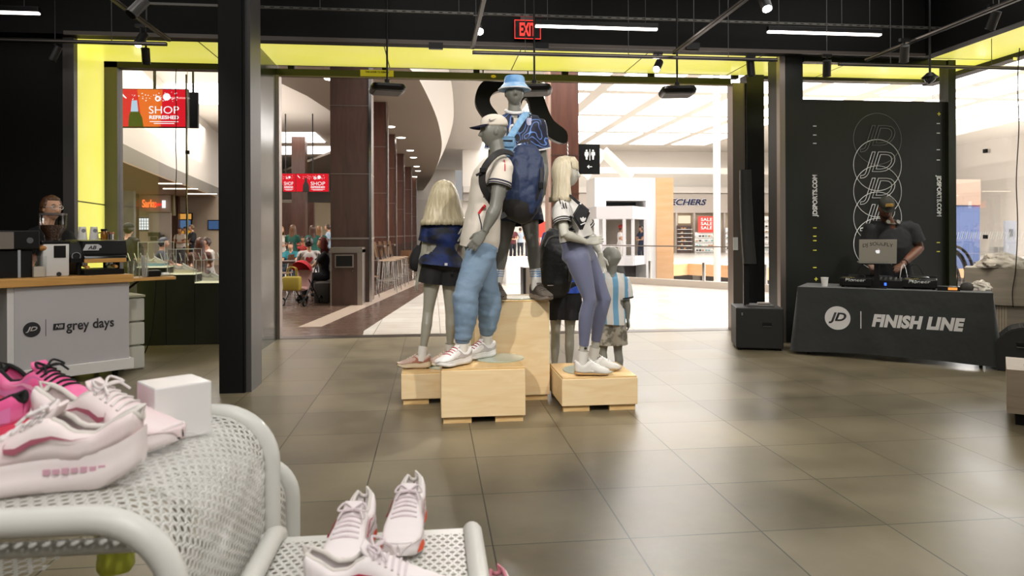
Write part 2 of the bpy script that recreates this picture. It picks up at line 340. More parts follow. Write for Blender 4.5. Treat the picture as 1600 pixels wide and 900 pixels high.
# pier between the bay and the opening: black return with steel edges
struct('trim_pier', bx((-2.06, 8.2, 0), (-1.99, 9.4, zl)), mat('pier_return', '#1d1f14', .16))
struct('trim_pier_core', bx((-2.2, 8.22, 0), (-2.061, 9.4, zl)), BLK)
struct('trim_pier_steel', bx((-2.03, 8.16, 0), (-1.955, 8.2, zl)), STEEL)
struct('trim_opening_steel', bx((-2.03, 9.32, 0), (-1.955, 9.48, 3.4)), STEEL)
# header over the opening
struct('trim_header_lime_lit', bx((-1.99, 9.36, 3.4), (4.12, 9.46, 3.49)), mat('lime_lit_header', '#2a2f12', .2))  # green light of the lime panels is put into the header colour
struct('trim_header_lip', bx((-1.99, 9.33, 3.385), (4.12, 9.36, 3.4)), mat('header_lip', '#6e655d', .4, .5))
struct('trim_header_rail', bx((-1.99, 9.36, 3.545), (4.12, 9.44, 3.6)), BLK)
for i in range(6): struct('trim_header_post', bx((-1.85+i*1.2, 9.355, 3.49), (-1.77+i*1.2, 9.44, 3.6)), BLK)
# piers on the booth side
struct('trim_opening_frame', bx((4.125, 9.32, 0), (4.3, 9.5, 3.42)), STEEL)
struct('trim_booth_column', bx((4.31, 9.28, 0), (4.56, 9.5, zl)), mat('booth_column', '#17181a', .25))
struct('trim_slim_steel', bx((4.54, 8.95, 0), (4.61, 9.05, zl)), STEEL) if 0 else None
struct('window_3', bx((4.57, 9.44, .05), (7.1, 9.45, 3.49)), GLASS)
struct('trim_booth_header', bx((4.4, 9.34, 3.485), (7.14, 9.5, zl+.03)), BLKM)
struct('trim_side_header', bx((7.08, -3, 3.47), (7.24, 9.5, zl+.03)), BLKM)
for i, (y0, y1) in enumerate([(7.67, 9.4), (5.6, 7.655), (3.5, 5.585), (1.4, 3.485)]): struct('window_%d' % (i+4), bx((7.15, y0, .05), (7.162, y1, 3.48)), GLASS)
bm = BM()
for i in range(30):
    y = 9.3-i*.078; quad(bm, [(7.145, y, 1.25), (7.145, y-.012, 1.25), (7.145, y-.044, 1.35), (7.145, y-.032, 1.35)])
obj('trim_side_ticks', bm, MATS['frosted_tick'])['kind'] = 'structure'
struct('trim_booth_pier', bx((4.28, 8.2, 0), (4.53, 8.6, zl)), mat('booth_pier', '#20221f', .3))
struct('trim_booth_pier_steel', bx((4.215, 8.17, 0), (4.285, 8.25, zl)), STEEL)
# black graphic wall behind the booth
GRAPH = mat('graphic_wall_black', '#1f201c', .35)
gx0, gx1, gz = 4.53, 6.42, 2.985
GW = S('wall_booth', [('panel', bx((gx0, 8.2, 0), (gx1, 8.26, gz)), GRAPH), ('top_rail', bx((gx0, 8.16, 3.44), (6.52, 8.28, 3.5)), mat('lime_tinted_rail', '#1f230f', .25)),  # black rail and post, lime reflection of the lightbox put into their colour
    ('side_post', bx((gx1, 8.14, 0), (6.52, 8.3, 3.5)), MATS['lime_tinted_rail']), ('clear_strip', bx((gx0, 8.22, gz), (gx1, 8.23, 3.44)), GLASS)])
yb = 8.196
LINEW = mat('white_print', '#d8d8d6', .6); LINEG = mat('grey_print', '#7c7d77', .6); YEL = mat('yellow_print', '#d8d24a', .6)
def gp(px, py): return W(px, py, yb)
for k, (cy, m) in enumerate([(217, LINEG), (258, LINEW), (299, LINEW), (340, LINEW), (381, LINEW), (413, LINEW)]):
    c = gp(1371, cy); r = .318
    if k == 5: continue
    pts = [c+V((r*cos(2*pi*i/64), -.0015*k, r*sin(2*pi*i/64))) for i in range(64)]
    obj('circle_print', tube(BM(), pts, .0042 if k else .003, 4, True), m, GW)
    if k < 4: text('emblem_print', 'JD', c+V((0, -.004, 0)), EX, EZ, m, GW, width=.47, height=.335, shear=.3, outline=.011 if k else .008, space=.9)
for px, sg in ((1274, 1), (1466, -1)):
    c = gp(px, 306); text('address_print', 'JDSPORTS.COM', c+V((0, -.003, 0)), EZ*sg, EX*-sg, LINEW, GW, width=.52, height=.082, bold=.045)
for px, ys in ((1273, (197, 211, 224, 356, 369, 376, 391, 418)), (1466, (193, 208, 234, 250, 379, 393))):
    for y in ys: c = gp(px, y); obj('dash_print', bx(c+V((-.022, -.002, -.006)), c+V((.022, .0, .006))), YEL if y > 300 else LINEW, GW)
for px, y in ((1275, 436), (1467, 178)):
    c = gp(px, y); bm = bx(c+V((-.022, -.002, -.006)), c+V((.022, .0, .006))); box(bm, c+V((0, -.001, 0)), (.012, .002, .044)); obj('plus_print', bm, YEL, GW)
# near steel column
e = S('column', [('web', bx((-1.80, 6.22, 0), (-1.60, 6.6, 4.6)), BLK2), ('flange', bx((-1.605, 6.20, 0), (-1.59, 6.62, 4.6)), BLK), ('face', bx((-1.60, 6.235, 0), (-1.545, 6.6, 4.6)), mat('column_grey_side', '#4a4948', .4, .2)),
    ('flange', bx((-1.80, 6.20, 0), (-1.60, 6.222, 4.6)), BLK)])

# ================================================================== mall beyond
# food court: ceiling with skylight wells, dropped taupe soffit, tenants
struct('ceiling_food_court', bx((-34, 9.6, 6.0), (-3, 62, 6.15)), MALLW)
SKY = emis('skylight', '#fffaf4', 5.5)
def sky(name, x0, y0, x1, y1, z): return struct(name, bx((x0, y0, z-.03), (x1, y1, z+.02)), SKY)
def sky_px(name, pl, z):
    ps = [G(x, y, z) for x, y in pl]; return struct(name, prism(BM(), [(p.x, p.y) for p in ps], z-.03, z+.01), SKY)
sky_px('ceiling_skylight', [(260, 131), (345, 131), (345, 162), (298, 161)], 5.99)
sky_px('ceiling_skylight', [(434, 207), (492, 207), (508, 222), (434, 222)], 5.99)
sky_px('ceiling_skylight', [(434, 229), (518, 229), (518, 239), (434, 241)], 5.99)
# taupe soffit over the colonnade with its curved pale edge band
zt = 5.2
edge = [(652, 119), (668, 150), (682, 183), (689, 212), (690, 232), (684, 256), (672, 282), (656, 304)]
ed = [G(x, y, zt) for x, y in bez([(x, y, 0) for x, y in edge], 4) for x, y in [(x, y)]] if 0 else [G(p.x, p.y, zt) for p in bez([(x, y, 0) for x, y in edge], 4)]
ed = [V((ed[0].x-1.6, 9.7, zt))]+ed
lf = [G(x, y, zt) for x, y in ((434, 128), (480, 150), (520, 176), (540, 200), (556, 225))]; lf = [V((lf[0].x-1.5, 9.7, zt))]+lf+[V((-9, 44, zt)), V((-10, 62, zt))]
flat('ceiling_soffit', [(p.x, p.y) for p in ed]+[(p.x, p.y) for p in lf[::-1]], zt, zt+.12, CEILT)
bm = BM()
for a, b in zip(ed, ed[1:]): bm.faces.new([bm.verts.new(q) for q in (a, b, b+V((.5, 0, 1.1)), a+V((.5, 0, 1.1)))])
obj('trim_soffit_band', bm, MALLW2, smooth=180)['kind'] = 'structure'
# high white concourse ceiling with the atrium skylight grid
zc = 7.0
struct('ceiling_concourse', bx((-6, 9.6, zc+.0), (34.3, 62.3, zc+.15)), MALLW2)
for i in range(5):
    for j in range(5):
        x0 = 1.9+.2+i*2.75; x1 = x0+2.05; y0 = 17+j*5.4; struct('ceiling_skylight', bx((x0+2.0, y0, zc-.02), (x1+2.15, y0+4.7, zc+.02)), SKY)
for i in range(7):
    for j in range(3): struct('ceiling_skylight', bx((18.1+.2+i*2.8, 17+j*5.4, zc-.02), (20.4+i*2.8, 21.7+j*5.4, zc+.02)), SKY)
sky_px('ceiling_skylight', [(755, 222), (735, 282), (800, 282), (800, 222)], zc-.02)
# far walls
struct('wall_far', bx((-34, 62, 0), (2, 62.3, 7)), MALLW)
struct('wall_mall_left', bx((-30.2, 9.6, 0), (-30, 62, 6.2)), MALLW)
struct('wall_atrium_far', bx((2, 47, -5), (40, 47.3, 9)), MALLW)
struct('wall_atrium_right', bx((34, -3, -5), (34.3, 47, 9)), MALLW)
struct('trim_far_cornice', bx((2, 46.2, 4.1), (36, 47, 4.5)), MALLW2)
struct('trim_far_band', bx((2, 46.5, 3.55), (36, 47, 4.1)), mat('grey_band', '#a9a49e', .6))
struct('trim_far_coffer', bx((8, 44, 5.2), (36, 44.4, 5.6)), MALLW)
bm = BM(); a, b, c = D(912, 276, 36), D(942, 236, 36), D(985, 278, 36)
for p, q in ((a, b), (b, c)): tube(bm, [p, q], .28, 4)
obj('trim_gable_truss', bm, MALLW)['kind'] = 'structure'
# colonnade: brown veneer columns with steel corner strips
def column(px0, px1, base_y, d, top, n):
    a, b = D(px0, base_y, d), D(px1, base_y, d); w = .78
    r = S('column', [])
    M0 = M.Translation((a.x+w/2, a.y+w/2, 0))
    f = box(BM(), (a.x+w/2, a.y+w/2, top/2), (w, w, top)); obj('veneer', f, BROWN if n else BROWND, r)
    g = BM()
    for z in (1.27, 2.55, 3.9): box(g, (a.x+w/2, a.y+w/2, z), (w+.012, w+.012, .035 if z < 2 else .012))
    obj('band', g, STEEL, r); obj('kickplate', box(BM(), (a.x+w/2, a.y+w/2, .45), (w+.006, w+.006, .9)), BROWND, r)
    obj('corner_strip', bx((a.x+w-.03, a.y-.03, 0), (a.x+w+.02, a.y+.03, top)), CHR, r)
    return a, w
cols = []
for n, (px, d) in enumerate([(517, 13.9), (563, 20.4), (587, 27), (606, 33.5), (622, 40), (633, 47)]): cols.append(column(px, 0, 366+1.34*FPX/d, d, 5.2, n))
# lone columns further into the food court and on the concourse
for px, d, w, top in ((456, 33, .62, 6.0), (478, 36, .4, 3.0), (435, 36, .8, 3.0), (308, 36, .85, 3.2), (268, 31, .28, 3.2), (201, 29, .3, 3.2)):
    p = D(px, 400, d); struct('column', bx((p.x, p.y, 0), (p.x+w, p.y+w, top)), BROWN)
p = D(862, 366, 15.2); S('column', [('veneer', bx((p.x, p.y, 0), (p.x+.6, p.y+.6, 7)), BROWN), ('reveal', bx((p.x-.06, p.y+.02, 0), (p.x, p.y+.5, 7)), mat('tan_reveal', '#a58a7c', .5)),
    ('band', bx((p.x-.01, p.y-.01, 3.03), (p.x+.61, p.y, 3.06)), BROWND), ('band', bx((p.x-.01, p.y-.01, 2.2), (p.x+.61, p.y, 2.22)), BROWND)])
# food court tenants: white bulkhead, grey lip, tan soffit, shopfront wall
bl = [G(187, 250, 3.1), G(262, 280, 3.1), G(345, 309, 3.1), G(400, 325, 3.1)]
bm = BM(); bm2 = BM()
for a, b in zip(bl, bl[1:]):
    quad(bm, [a+V((0, 0, .42)), b+V((0, 0, .42)), b+V((0, 0, 3)), a+V((0, 0, 3))]); quad(bm2, [a, b, b+V((0, 0, .42)), a+V((0, 0, .42))])
obj('wall_bulkhead', bm, MALLW)['kind'] = 'structure'; obj('trim_bulkhead_lip', bm2, mat('grey_lip', '#8f8a82', .6))['kind'] = 'structure'
flat('ceiling_tenants', [(p.x, p.y) for p in bl]+[(-12, 48), (-30, 48), (-30, 12)], 3.08, 3.12, mat('tan_soffit', '#b79f82', .6))
TEN = mat('tenant_wall', '#bdae9a', .6)
struct('wall_tenant', bx((-30, 33, 0), (-9, 33.2, 3.1)), TEN)
struct('wall_food_court_back', bx((-13.5, 46, 0), (-4, 46.2, 3.4)), mat('food_court_back', '#d8c6a6', .6))
struct('trim_food_court_beam', bx((-13.5, 40, 2.9), (-7, 40.5, 3.3)), mat('beam_grey', '#8d8174', .6))
# ------------------------------------------------------------------ atrium edge, lift, far shops
KERB = mat('kerb_stone', '#b3a79b', .5)
ra, rb = V((4.75, 19.4, 0)), V((8.6, 14.2, 0)); rd = (rb-ra).normalized()
t = thing('glass_railing', 'frameless glass railing on stone kerb along the atrium edge', 'railing', ra, math.atan2(rd.y, rd.x))
L = (rb-ra).length
obj('kerb', bx((0, -.12, 0), (L, .12, .16)), KERB, t)
for i in range(4): obj('glass_panel', bx((L*i/4+.02, -.008, .16), (L*(i+1)/4-.02, .008, 1.0)), GLASS, t)
obj('top_rail', bx((0, -.02, 1.0), (L, .02, 1.03)), STEEL, t)
for i in (0, 1, 2, 3): obj('post', bx((L*i/4-.03, -.03, .1), (L*i/4+.03, .03, .62)), CHR, t)
# lift housing with wood flank and glazed cab
PEACH = mat('peach_wood_panel', '#e2b68c', .45, var=('#d8a777', (1, 1, 6), 3)); PW = mat('bright_white_panel', '#f4f2f0', .5)
def pxbox(x0, y0, x1, y1, d, depth, bev=0):
    a, b = D(x0, y1, d), D(x1, y0, d); return bx((a.x, a.y, a.z), (b.x, a.y+depth, b.z), bev)
d0 = 21.5
t = thing('lift', 'white lift tower with peach wood flank and glazed bay cab beyond the railing', 'lift', (D(978, 400, d0).x, D(978, 400, d0).y, -3))
a, b = D(930, 450, d0), D(1028, 277, d0); o0, o1 = D(948, 440, d0), D(1012, 313, d0)
hs = BM()
box(hs, ((a.x+o0.x)/2, a.y+.6, 0), (o0.x-a.x, 1.2, 2*b.z)); box(hs, ((o1.x+b.x)/2, a.y+.6, 0), (b.x-o1.x, 1.2, 2*b.z)); box(hs, ((o0.x+o1.x)/2, a.y+.6, (o1.z+b.z)/2), (o1.x-o0.x, 1.2, b.z-o1.z))
obj('housing', hs, PW, t, world=True)
obj('shaft', bx((o0.x, a.y+1.1, -3), (o1.x, a.y+1.2, o1.z)), mat('shaft_dark', '#3a3a3e', .5), t, world=True)
c = D(1056, 277, d0); obj('flank', bx((b.x, a.y-.05, -3), (c.x, a.y+1.3, b.z-.0)), PEACH, t, world=True)
# cab: bay plan
q0, q1, q2 = D(932, 400, 20.4), D(989, 400, 20.2), D(1009, 400, 21.3)
plan = [(q0.x, q0.y), (q1.x, q1.y), (q2.x, q2.y), (q2.x, q2.y+.6), (q0.x, q2.y+.6)]
zt0, zt1, zb0, zb1 = D(960, 322, 20.3).z, D(960, 342, 20.3).z, D(960, 401, 20.3).z, D(960, 415, 20.3).z
CABM = mat('lift_cab_white', '#d9d6d8', .4)
obj('cab_top', prism(BM(), plan, zt1, zt0), CABM, t, world=True)
obj('cab_base', prism(BM(), plan, zb1, zb0), CABM, t, world=True)
m = BM()
for x in (932, 944, 975.5, 989): p = D(x, 400, 20.28); box(m, (p.x, p.y, (zt1+zb1)/2), (.09 if x > 932 else .14, .05, zt1-zb1))
p = D(1008, 400, 21.2); obj('cab_mullion', box(BM(), (p.x, p.y, (zt1+zb1)/2), (.08, .05, zt1-zb1)), CABM, t, world=True); p = D(960, 384, 20.28); box(m, (p.x, p.y, p.z), (q1.x-q0.x, .05, .06))
obj('cab_frame', m, CABM, t, world=True)
obj('cab_back', bx((q0.x+.1, q2.y+.5, zb1), (q2.x-.05, q2.y+.6, zt1)), mat('cab_inside', '#8a7f72', .6), t, world=True)
# far gallery: slab with rounded front, shop wall
gal = [G(x, y, 0.0) for x, y in ((1020, 418), (1040, 414), (1075, 412), (1120, 414), (1180, 418))]
FG = [(p.x, p.y) for p in gal]
flat('floor_far_gallery', FG+[(40, 26), (40, 47), (2, 47), (2, 36)], -.5, 0, PEACH)
flat('floor_far_gallery_top', FG+[(40, 26), (40, 47), (2, 47), (2, 36)], 0, .01, CREAM)
struct('wall_far_lower', bx((8, 38, -4.5), (36, 38.2, -.5)), MALLW2)
for i in range(4): struct('window_%d' % (20+i), bx((11.5+i*3.4, 37.9, -2.2), (14.4+i*3.4, 38, -.75)), mat('dark_lower_glass', '#5c524c', .2))
FAS = mat('shop_fascia_grey', '#b3a9a0', .5)
struct('wall_shop_fascia', bx((9, 46.4, 2.75), (36, 46.6, 4.05)), FAS)
t = thing('shop_sign', 'navy block letters with white edge on the grey shop fascia across the atrium', 'sign', W(1075, 316, 46.385))
p = W(1103, 316, 46.39); text('letters', 'SKECHERS', p+V((0, -.06, 0)), EX, EZ, mat('navy_letters', '#1d2450', .4), t, width=3.35, height=.42, bold=.02, shear=.25, align='RIGHT', ext=.05)
text('letter_edge', 'SKECHERS', p+V((.03, 0, 0)), EX, EZ, PW, t, width=3.45, height=.5, bold=.05, shear=.25, align='RIGHT', ext=.03)
p = W(1212, 316, 46.39)
t = thing('shop_sign', 'blue slanted shop letters seen through the gap beside the booth pier', 'sign', p)
text('letters', 'SKECHERS', p+V((0, -.06, 0)), EX, EZ, mat('blue_letters', '#31589a', .4), t, width=3.0, height=.42, bold=.02, shear=.25, align='LEFT', ext=.05); text('letter_edge', 'SKECHERS', p+V((-.03, 0, 0)), EX, EZ, PW, t, width=3.1, height=.5, bold=.05, shear=.25, align='LEFT', ext=.03)
# shop windows across the atrium
WARM = emis('warm_shop_glow', '#ffe9c8', 1.1)
struct('wall_shop_inside', bx((9, 46.95, 0), (36, 47.0, 2.75)), mat('shop_inside', '#b5a590', .6))
p = W(1057, 400, 46.4); q = W(1083, 400, 46.4)
for x in (1056, 1084, 1116, 1131): p = W(x, 366, 46.5); struct('trim_shop_mullion', bx((p.x-.06, 46.35, 0), (p.x+.06, 46.6, 2.75)), FAS)
def shelf_unit(x0, y0, x1, y1, d, rows, cols, label, colr, back):
    a, b = W(x0, y1, d), W(x1, y0, d); t = thing('shoe_shelf', label, 'shelf', (a.x, d, 0))
    obj('back_panel', bx((a.x, d, 0), (b.x, d+.05, b.z)), back, t, world=True)
    bm = BM(); bm2 = [BM() for _ in colr]
    for r in range(rows):
        z = a.z+(b.z-a.z)*r/rows; box(bm, ((a.x+b.x)/2, d-.12, z), (b.x-a.x, .26, .03))
        for k in range(cols):
            x = a.x+(b.x-a.x)*(k+.5)/cols; ball(bm2[random.randrange(len(colr))], (x, d-.12, z+.07), ((b.x-a.x)/cols*.42, .09, .06), 8)
    obj('shelf_board', bm, WHT, t, world=True)
    for k, (bb, c) in enumerate(zip(bm2, colr)): o = obj('shelved_shoes', bb, c, t, world=True); o['kind'] = 'stuff'
SHC = [mat('shoe_dark', '#3c3431', .6), mat('shoe_tan', '#b58a5f', .6), mat('shoe_pale', '#d8d4cd', .6), mat('shoe_teal', '#7fa8a5', .6)]
shelf_unit(1058, 352, 1080, 390, 46.2, 6, 5, 'dark shelves packed with brown shoes behind the far shop window', SHC[:2], mat('shelf_back_dark', '#54413a', .6))
shelf_unit(1086, 363, 1114, 400, 46.0, 5, 6, 'white shelves of pale shoes below the red sale poster', SHC, WHT)
shelf_unit(1134, 356, 1147, 398, 46.0, 5, 3, 'white shoe shelves by the opening frame across the atrium', SHC, WHT)
shelf_unit(1194, 338, 1213, 398, 46.0, 7, 4, 'white shoe shelves seen through the gap beside the booth pier', SHC, WHT)
a, b = W(1062, 349, 46.6), W(1078, 337, 46.6); tag(obj('ceiling_light_box', bx((a.x, 46.5, a.z), (b.x, 46.9, b.z)), WARM), 'glowing square light box hanging inside the far shop', 'light')
p = W(1103, 349.5, 45.8)
t = thing('sale_poster', 'red poster reading sale three times in the far shop window', 'poster', (p.x, p.y, p.z))
a, b = W(1091, 363.3, 45.8), W(1116, 338, 45.8); obj('sheet', bx((a.x, 45.8, a.z), (b.x, 45.83, b.z)), mat('poster_red', '#d8433a', .5), t, world=True)
for y in (343, 349.5, 356): text('lettering', 'SALE', W(1104, y, 45.78), EX, EZ, PW, t, width=.8, height=.22, bold=.02, ext=.01)
# white hanging pole in front of the lift
a, b = D(1119.5, 195, 24), D(1119.5, 412, 24); tag(obj('roof_support_pole', cyl(BM(), (a.x, a.y, -4), (a.x, a.y, 7), .115), PW, smooth=40), 'slim white roof pole standing in the atrium beside the peach wood flank', 'pole')
# red shop panel seen beyond the tall mannequin's legs
a, b = D(842, 371, 30), D(859, 346, 30); bm = bx((a.x, a.y, a.z), (b.x, a.y+.1, b.z)); [box(bm, (x, a.y+.05, a.z/2+.01), (.04, .05, a.z+.02)) for x in (a.x+.04, b.x-.04)]; tag(obj('shop_banner', bm, mat('panel_red', '#dd4a3c', .5)), 'plain red shop banner on the concourse beyond the tall mannequin', 'panel')
# concourse far end
e = S('wall_concourse_end', [('panel', bx((-3.4, 58, 0), (6, 58.2, 4.2)), mat('end_wall', '#d9d2ca', .6)), ('doorway', bx((-.5, 57.9, 0), (4.5, 58, 2.6)), mat('end_opening', '#4a3d36', .6)), ('lights', bx((-.5, 57.8, 2.6), (4.5, 57.9, 3.0)), WARM)])
a = D(811, 446, 19); S('trim_planter_wall', [('body', bx((a.x-.35, a.y, 0), (a.x+.4, a.y+1.4, .7)), PW)])
a = D(826, 470, 13.0); t = thing('sandwich_board', 'dark framed floor board standing on the concourse behind the tall plywood box', 'sign', (a.x, a.y, 0))
obj('frame', bx((-.1, 0, 0), (-.05, .4, .72)), BLKM, t); obj('frame', bx((.12, 0, 0), (.17, .4, .72)), BLKM, t); obj('board', bx((-.05, .05, .05), (.12, .1, .72)), mat('board_inner', '#8f8379', .5), t)
# restroom blade sign
p = D(921, 248, 15.4); a, b = D(905.5, 272, 15.4), D(938, 225, 15.4)
t = thing('restroom_sign', 'black square restroom sign with two white figures projecting from brown column', 'sign', (a.x, a.y, a.z))
obj('panel', bx((a.x-.1, a.y, a.z), (b.x, a.y+.06, b.z)), BLKM, t, world=True)
WS = mat('sign_white', '#f2f2f0', .5)
def fig_icon(c, s, skirt):
    bm = BM(); ball(bm, c+V((0, 0, .088*s)), (.02*s, .004, .02*s), 12)
    sh = [(-.038, .06), (.038, .06), (.045, -.01), (.036, -.012), (.028, .035), (.026, .03), (.034, -.035) if skirt else (.022, -.03), (.018, -.036), (.016, -.1), (.003, -.1), (.003, -.03), (-.003, -.03), (-.003, -.1), (-.016, -.1), (-.018, -.036), (-.034, -.035) if skirt else (-.022, -.03), (-.026, .03), (-.028, .035), (-.036, -.012), (-.045, -.01)]
    vs = [bm.verts.new(c+V((x*s, 0, z*s))) for x, z in sh]; bm.faces.new(vs); return bm
c0 = D(921.5, 242, 15.39)
for dx, sk in ((-.072, 1), (.072, 0)): obj('pictogram', fig_icon(c0+V((dx, -.01, 0)), 1.05, sk), WS, t, world=True)
obj('divider', bx(c0+V((-.006, -.012, -.12)), c0+V((.006, -.006, .12))), WS, t, world=True)
c1 = D(921.5, 260.5, 15.38); bm = bx(c1+V((-.05, -.005, -.007)), c1+V((.05, 0, .007)))
for s in (1, -1): box(bm, c1+V((-.034, -.002, .016*s)), (.055, .005, .013), rot=M.Rotation(-s*.75, 3, 'Y'))
obj('arrow', bm, WS, t, world=True)
# hanging black ring sign outside the opening
d = 10.6
def hp(l): return [(lambda q: (q.x-o.x, q.z-o.z))(D(x, y, d)) for x, y in l]
o = D(800, 180, d)
outer = hp([(p.x, p.y) for p in bez([(752, 184, 0), (744, 172, 0), (741, 160, 0), (744, 145, 0), (752, 133, 0), (766, 126, 0), (790, 124, 0), (822, 124, 0), (840, 126, 0), (846, 146, 0), (853, 168, 0), (864, 190, 0), (884, 206, 0), (884, 224, 0), (868, 222, 0), (852, 212, 0), (838, 196, 0), (828, 176, 0), (823, 158, 0), (815, 160, 0), (805, 190, 0), (790, 206, 0), (770, 202, 0)], 3)])
inner = hp([(p.x, p.y) for p in bez([(774, 178, 0), (766, 168, 0), (764, 158, 0), (770, 149, 0), (782, 145, 0), (797, 146, 0), (804, 152, 0), (805, 164, 0), (798, 180, 0), (787, 187, 0), (778, 184, 0)], 3)])
t = thing('hanging_sign', 'large glossy black looped sign hanging outside the shop opening', 'sign', o+V((0, 0, .64)))
shape('letterform', [outer, inner], o, EX, EZ, BLK2, t, ext=.16)
for x in (755, 825): p = D(x, 126, d); obj('hanger', cyl(BM(), p, p+V((0, 0, 1.6)), .012, n=6), BLKM, t, world=True)
p = D(886.5, 222, d); obj('chain', tube(BM(), [p+V((.004*(-1)**i, 0, -.03*i)) for i in range(9)], .01, 5), CHR, t, world=True)
# ------------------------------------------------------------------ advert screens
RED = emis('screen_red', '#e2232f', .95); ORG = emis('screen_orange', '#f0702a', .95); SWH = emis('screen_white', '#ffffff', 1.0); SGR = emis('screen_bottle_green', '#4d5a1c', .8); SBL = emis('screen_bottle_label', '#bcd9ee', .9); SBK = mat('screen_dark', '#1b1512', .3)
def advert(px, py, pw, ph, d, label, big, yaw=0.):
    c = D(px, py, d); w, h = pw*d/FPX, ph*d/FPX
    t = thing('advert_screen', label, 'screen', (c.x, c.y, c.z), -YAW*.5+yaw)
    f = -.045
    obj('casing', box(BM(), (0, 0, 0), (w+.03, .08, h+.03), bev=.006), BLKM, t)
    def r(n, x0, z0, x1, z1, m, e=.0): obj(n, bx((x0*w, f-.001-e, z0*h), (x1*w, f-e, z1*h)), m, t)
    obj('picture', bx((-w/2, f, -h/2), (w/2, f+.005, h/2)), RED, t)
    if big:
        shape('glow_band', [[(-.22*w, h*.5), (.15*w, .5*h), (.12*w, -.5*h), (-.15*w, -.5*h)]], (0, f-.001, 0), EX, EZ, ORG, t, ext=.001, world=False)
    k = 0 if big else -.12
    bo = [(-.35, -.5), (-.34, -.2), (-.3, -.02), (-.295, .2), (-.225, .2), (-.215, -.02), (-.15, -.25), (-.13, -.5)] if big else [(-.3, -.5), (-.29, -.15), (-.24, .05), (-.23, .25), (-.17, .25), (-.16, .05), (-.1, -.15), (-.09, -.5)]
    shape('bottle', [[(x*w, z*h) for x, z in bo]], (0, f-.003, 0), EX, EZ, SGR if big else SBK, t, ext=.001, world=False)
    if big: shape('bottle_neck', [[(-.298*w, .2*h), (-.222*w, .2*h), (-.205*w, -.1*h), (-.315*w, -.1*h)]], (0, f-.0045, 0), EX, EZ, SBL, t, ext=.001, world=False)
    shape('cap', [[(-.46*w, .43*h), (-.42*w, .36*h), (-.37*w, .26*h), (-.385*w, .25*h), (-.44*w, .33*h)]], (0, f-.004, 0), EX, EZ, SWH, t, ext=.001, world=False)
    shape('badge', [circ(.055*w, 20, (.21*w, .3*h))], (0, f-.004, 0), EX, EZ, SWH, t, ext=.001, world=False)
    shape('badge', [circ(.042*w, 20, (.08*w, .25*h)), circ(.02*w, 16, (.08*w, .25*h))], (0, f-.004, 0), EX, EZ, SWH, t, ext=.001, world=False)
    bm = BM(); rng = random.Random(3)
    for i in range(46):
        x = rng.uniform(-.3, .38); z = .3+rng.uniform(-.15, .13)*(.5+.5*min(1, (x+.35)*2)); s = rng.uniform(.005, .011)*w; quad(bm, [(x*w-s, f-.003, z*h), (x*w, f-.003, z*h-s), (x*w+s, f-.003, z*h), (x*w, f-.003, z*h+s)])
    obj('confetti', bm, SWH, t)
    text('lettering', 'SHOP', (.17*w, f-.004, -.05*h), EX, EZ, SWH, t, width=.44*w, height=.2*h, ext=.001, world=False)
    text('lettering', 'REFRESHED', (.17*w, f-.004, -.25*h), EX, EZ, SWH, t, width=.43*w, height=.1*h, ext=.001, bold=.03, world=False)
    obj('small_print', bx((-.04*w, f-.004, -.375*h), (.38*w, f-.003, -.355*h)), SWH, t); obj('small_print', bx((.02*w, f-.004, -.425*h), (.32*w, f-.003, -.405*h)), SWH, t)
    obj('drop_pole', bx((-.02, .03, h/2), (.02, .06, 6.0-c.z)), BLKM, t)
    return t
advert(240, 169.5, 104, 58, 12.4, 'red and orange screen with green bottle hung over the food court by the window', 1)
advert(446, 285.5, 32, 28, 27, 'red advert screen hung beside the steel edge of the shop opening', 0)
advert(488.5, 285.5, 50, 28, 27, 'red advert screen with dark bottle hung beside the dark brown column', 0)
p = D(309, 172, 13); bm = bx((p.x-.18, p.y, p.z-.33), (p.x+.0, p.y+.07, p.z+.33)); box(bm, (p.x-.09, p.y+.03, (p.z+6)/2), (.03, .03, 6-p.z)); tag(obj('screen_back', bm, BLKM), 'black back of a second screen hung behind the red and orange one', 'screen')
# ------------------------------------------------------------------ food court tenants
p = D(240, 318, 29.6)
t = thing('restaurant_sign', 'glowing red and orange restaurant letters on the tenant wall', 'sign', p)
text('letters', 'Sarku', D(222.5, 318, 29.55), EX, EZ, emis('sign_orange', '#ff7a3c', 1.15), t, width=.55, height=.34, bold=.02, align='LEFT', ext=.04)
text('letters', 'Japan', D(241, 319.5, 29.55), EX, EZ, emis('sign_red', '#f03a30', 1.1), t, width=.30, height=.2, bold=.02, align='LEFT', ext=.04)
a, b = D(253, 325, 29.5), D(258, 313, 29.5); obj('logo_panel', bx((a.x, a.y, a.z), (b.x, a.y+.05, b.z)), SWH, t, world=True)
obj('backing', bx((t.location.x-.6, t.location.y+.06, p.z-.35), (t.location.x+.65, t.location.y+.09, p.z+.35)), TEN, t, world=True)
struct('wall_tenant_fascia', bx((D(207, 300, 30).x, D(207, 300, 30).y, 2.2), (D(268, 300, 30).x, D(207, 300, 30).y+.3, 3.08)), mat('olive_fascia', '#a99d78', .6))
def panel(name, x0, y0, x1, y1, d, m, label, cat, fr=BLKM):
    a, b = D(x0, y1, d), D(x1, y0, d); t = thing(name, label, cat, (a.x, a.y, a.z))
    obj('frame', bx((a.x-.04, a.y, a.z-.04), (b.x+.04, a.y+.08, b.z+.04)), fr, t, world=True); obj('face', bx((a.x, a.y-.02, a.z), (b.x, a.y, b.z)), m, t, world=True); return t, a, b
t, a, b = panel('window_grid_panel', 209, 341, 232, 359, 31.2, emis('paper_white', '#eef4f4', 1.0), 'white glowing gridded panel on the tenant wall under the restaurant sign', 'panel')
bm = BM()
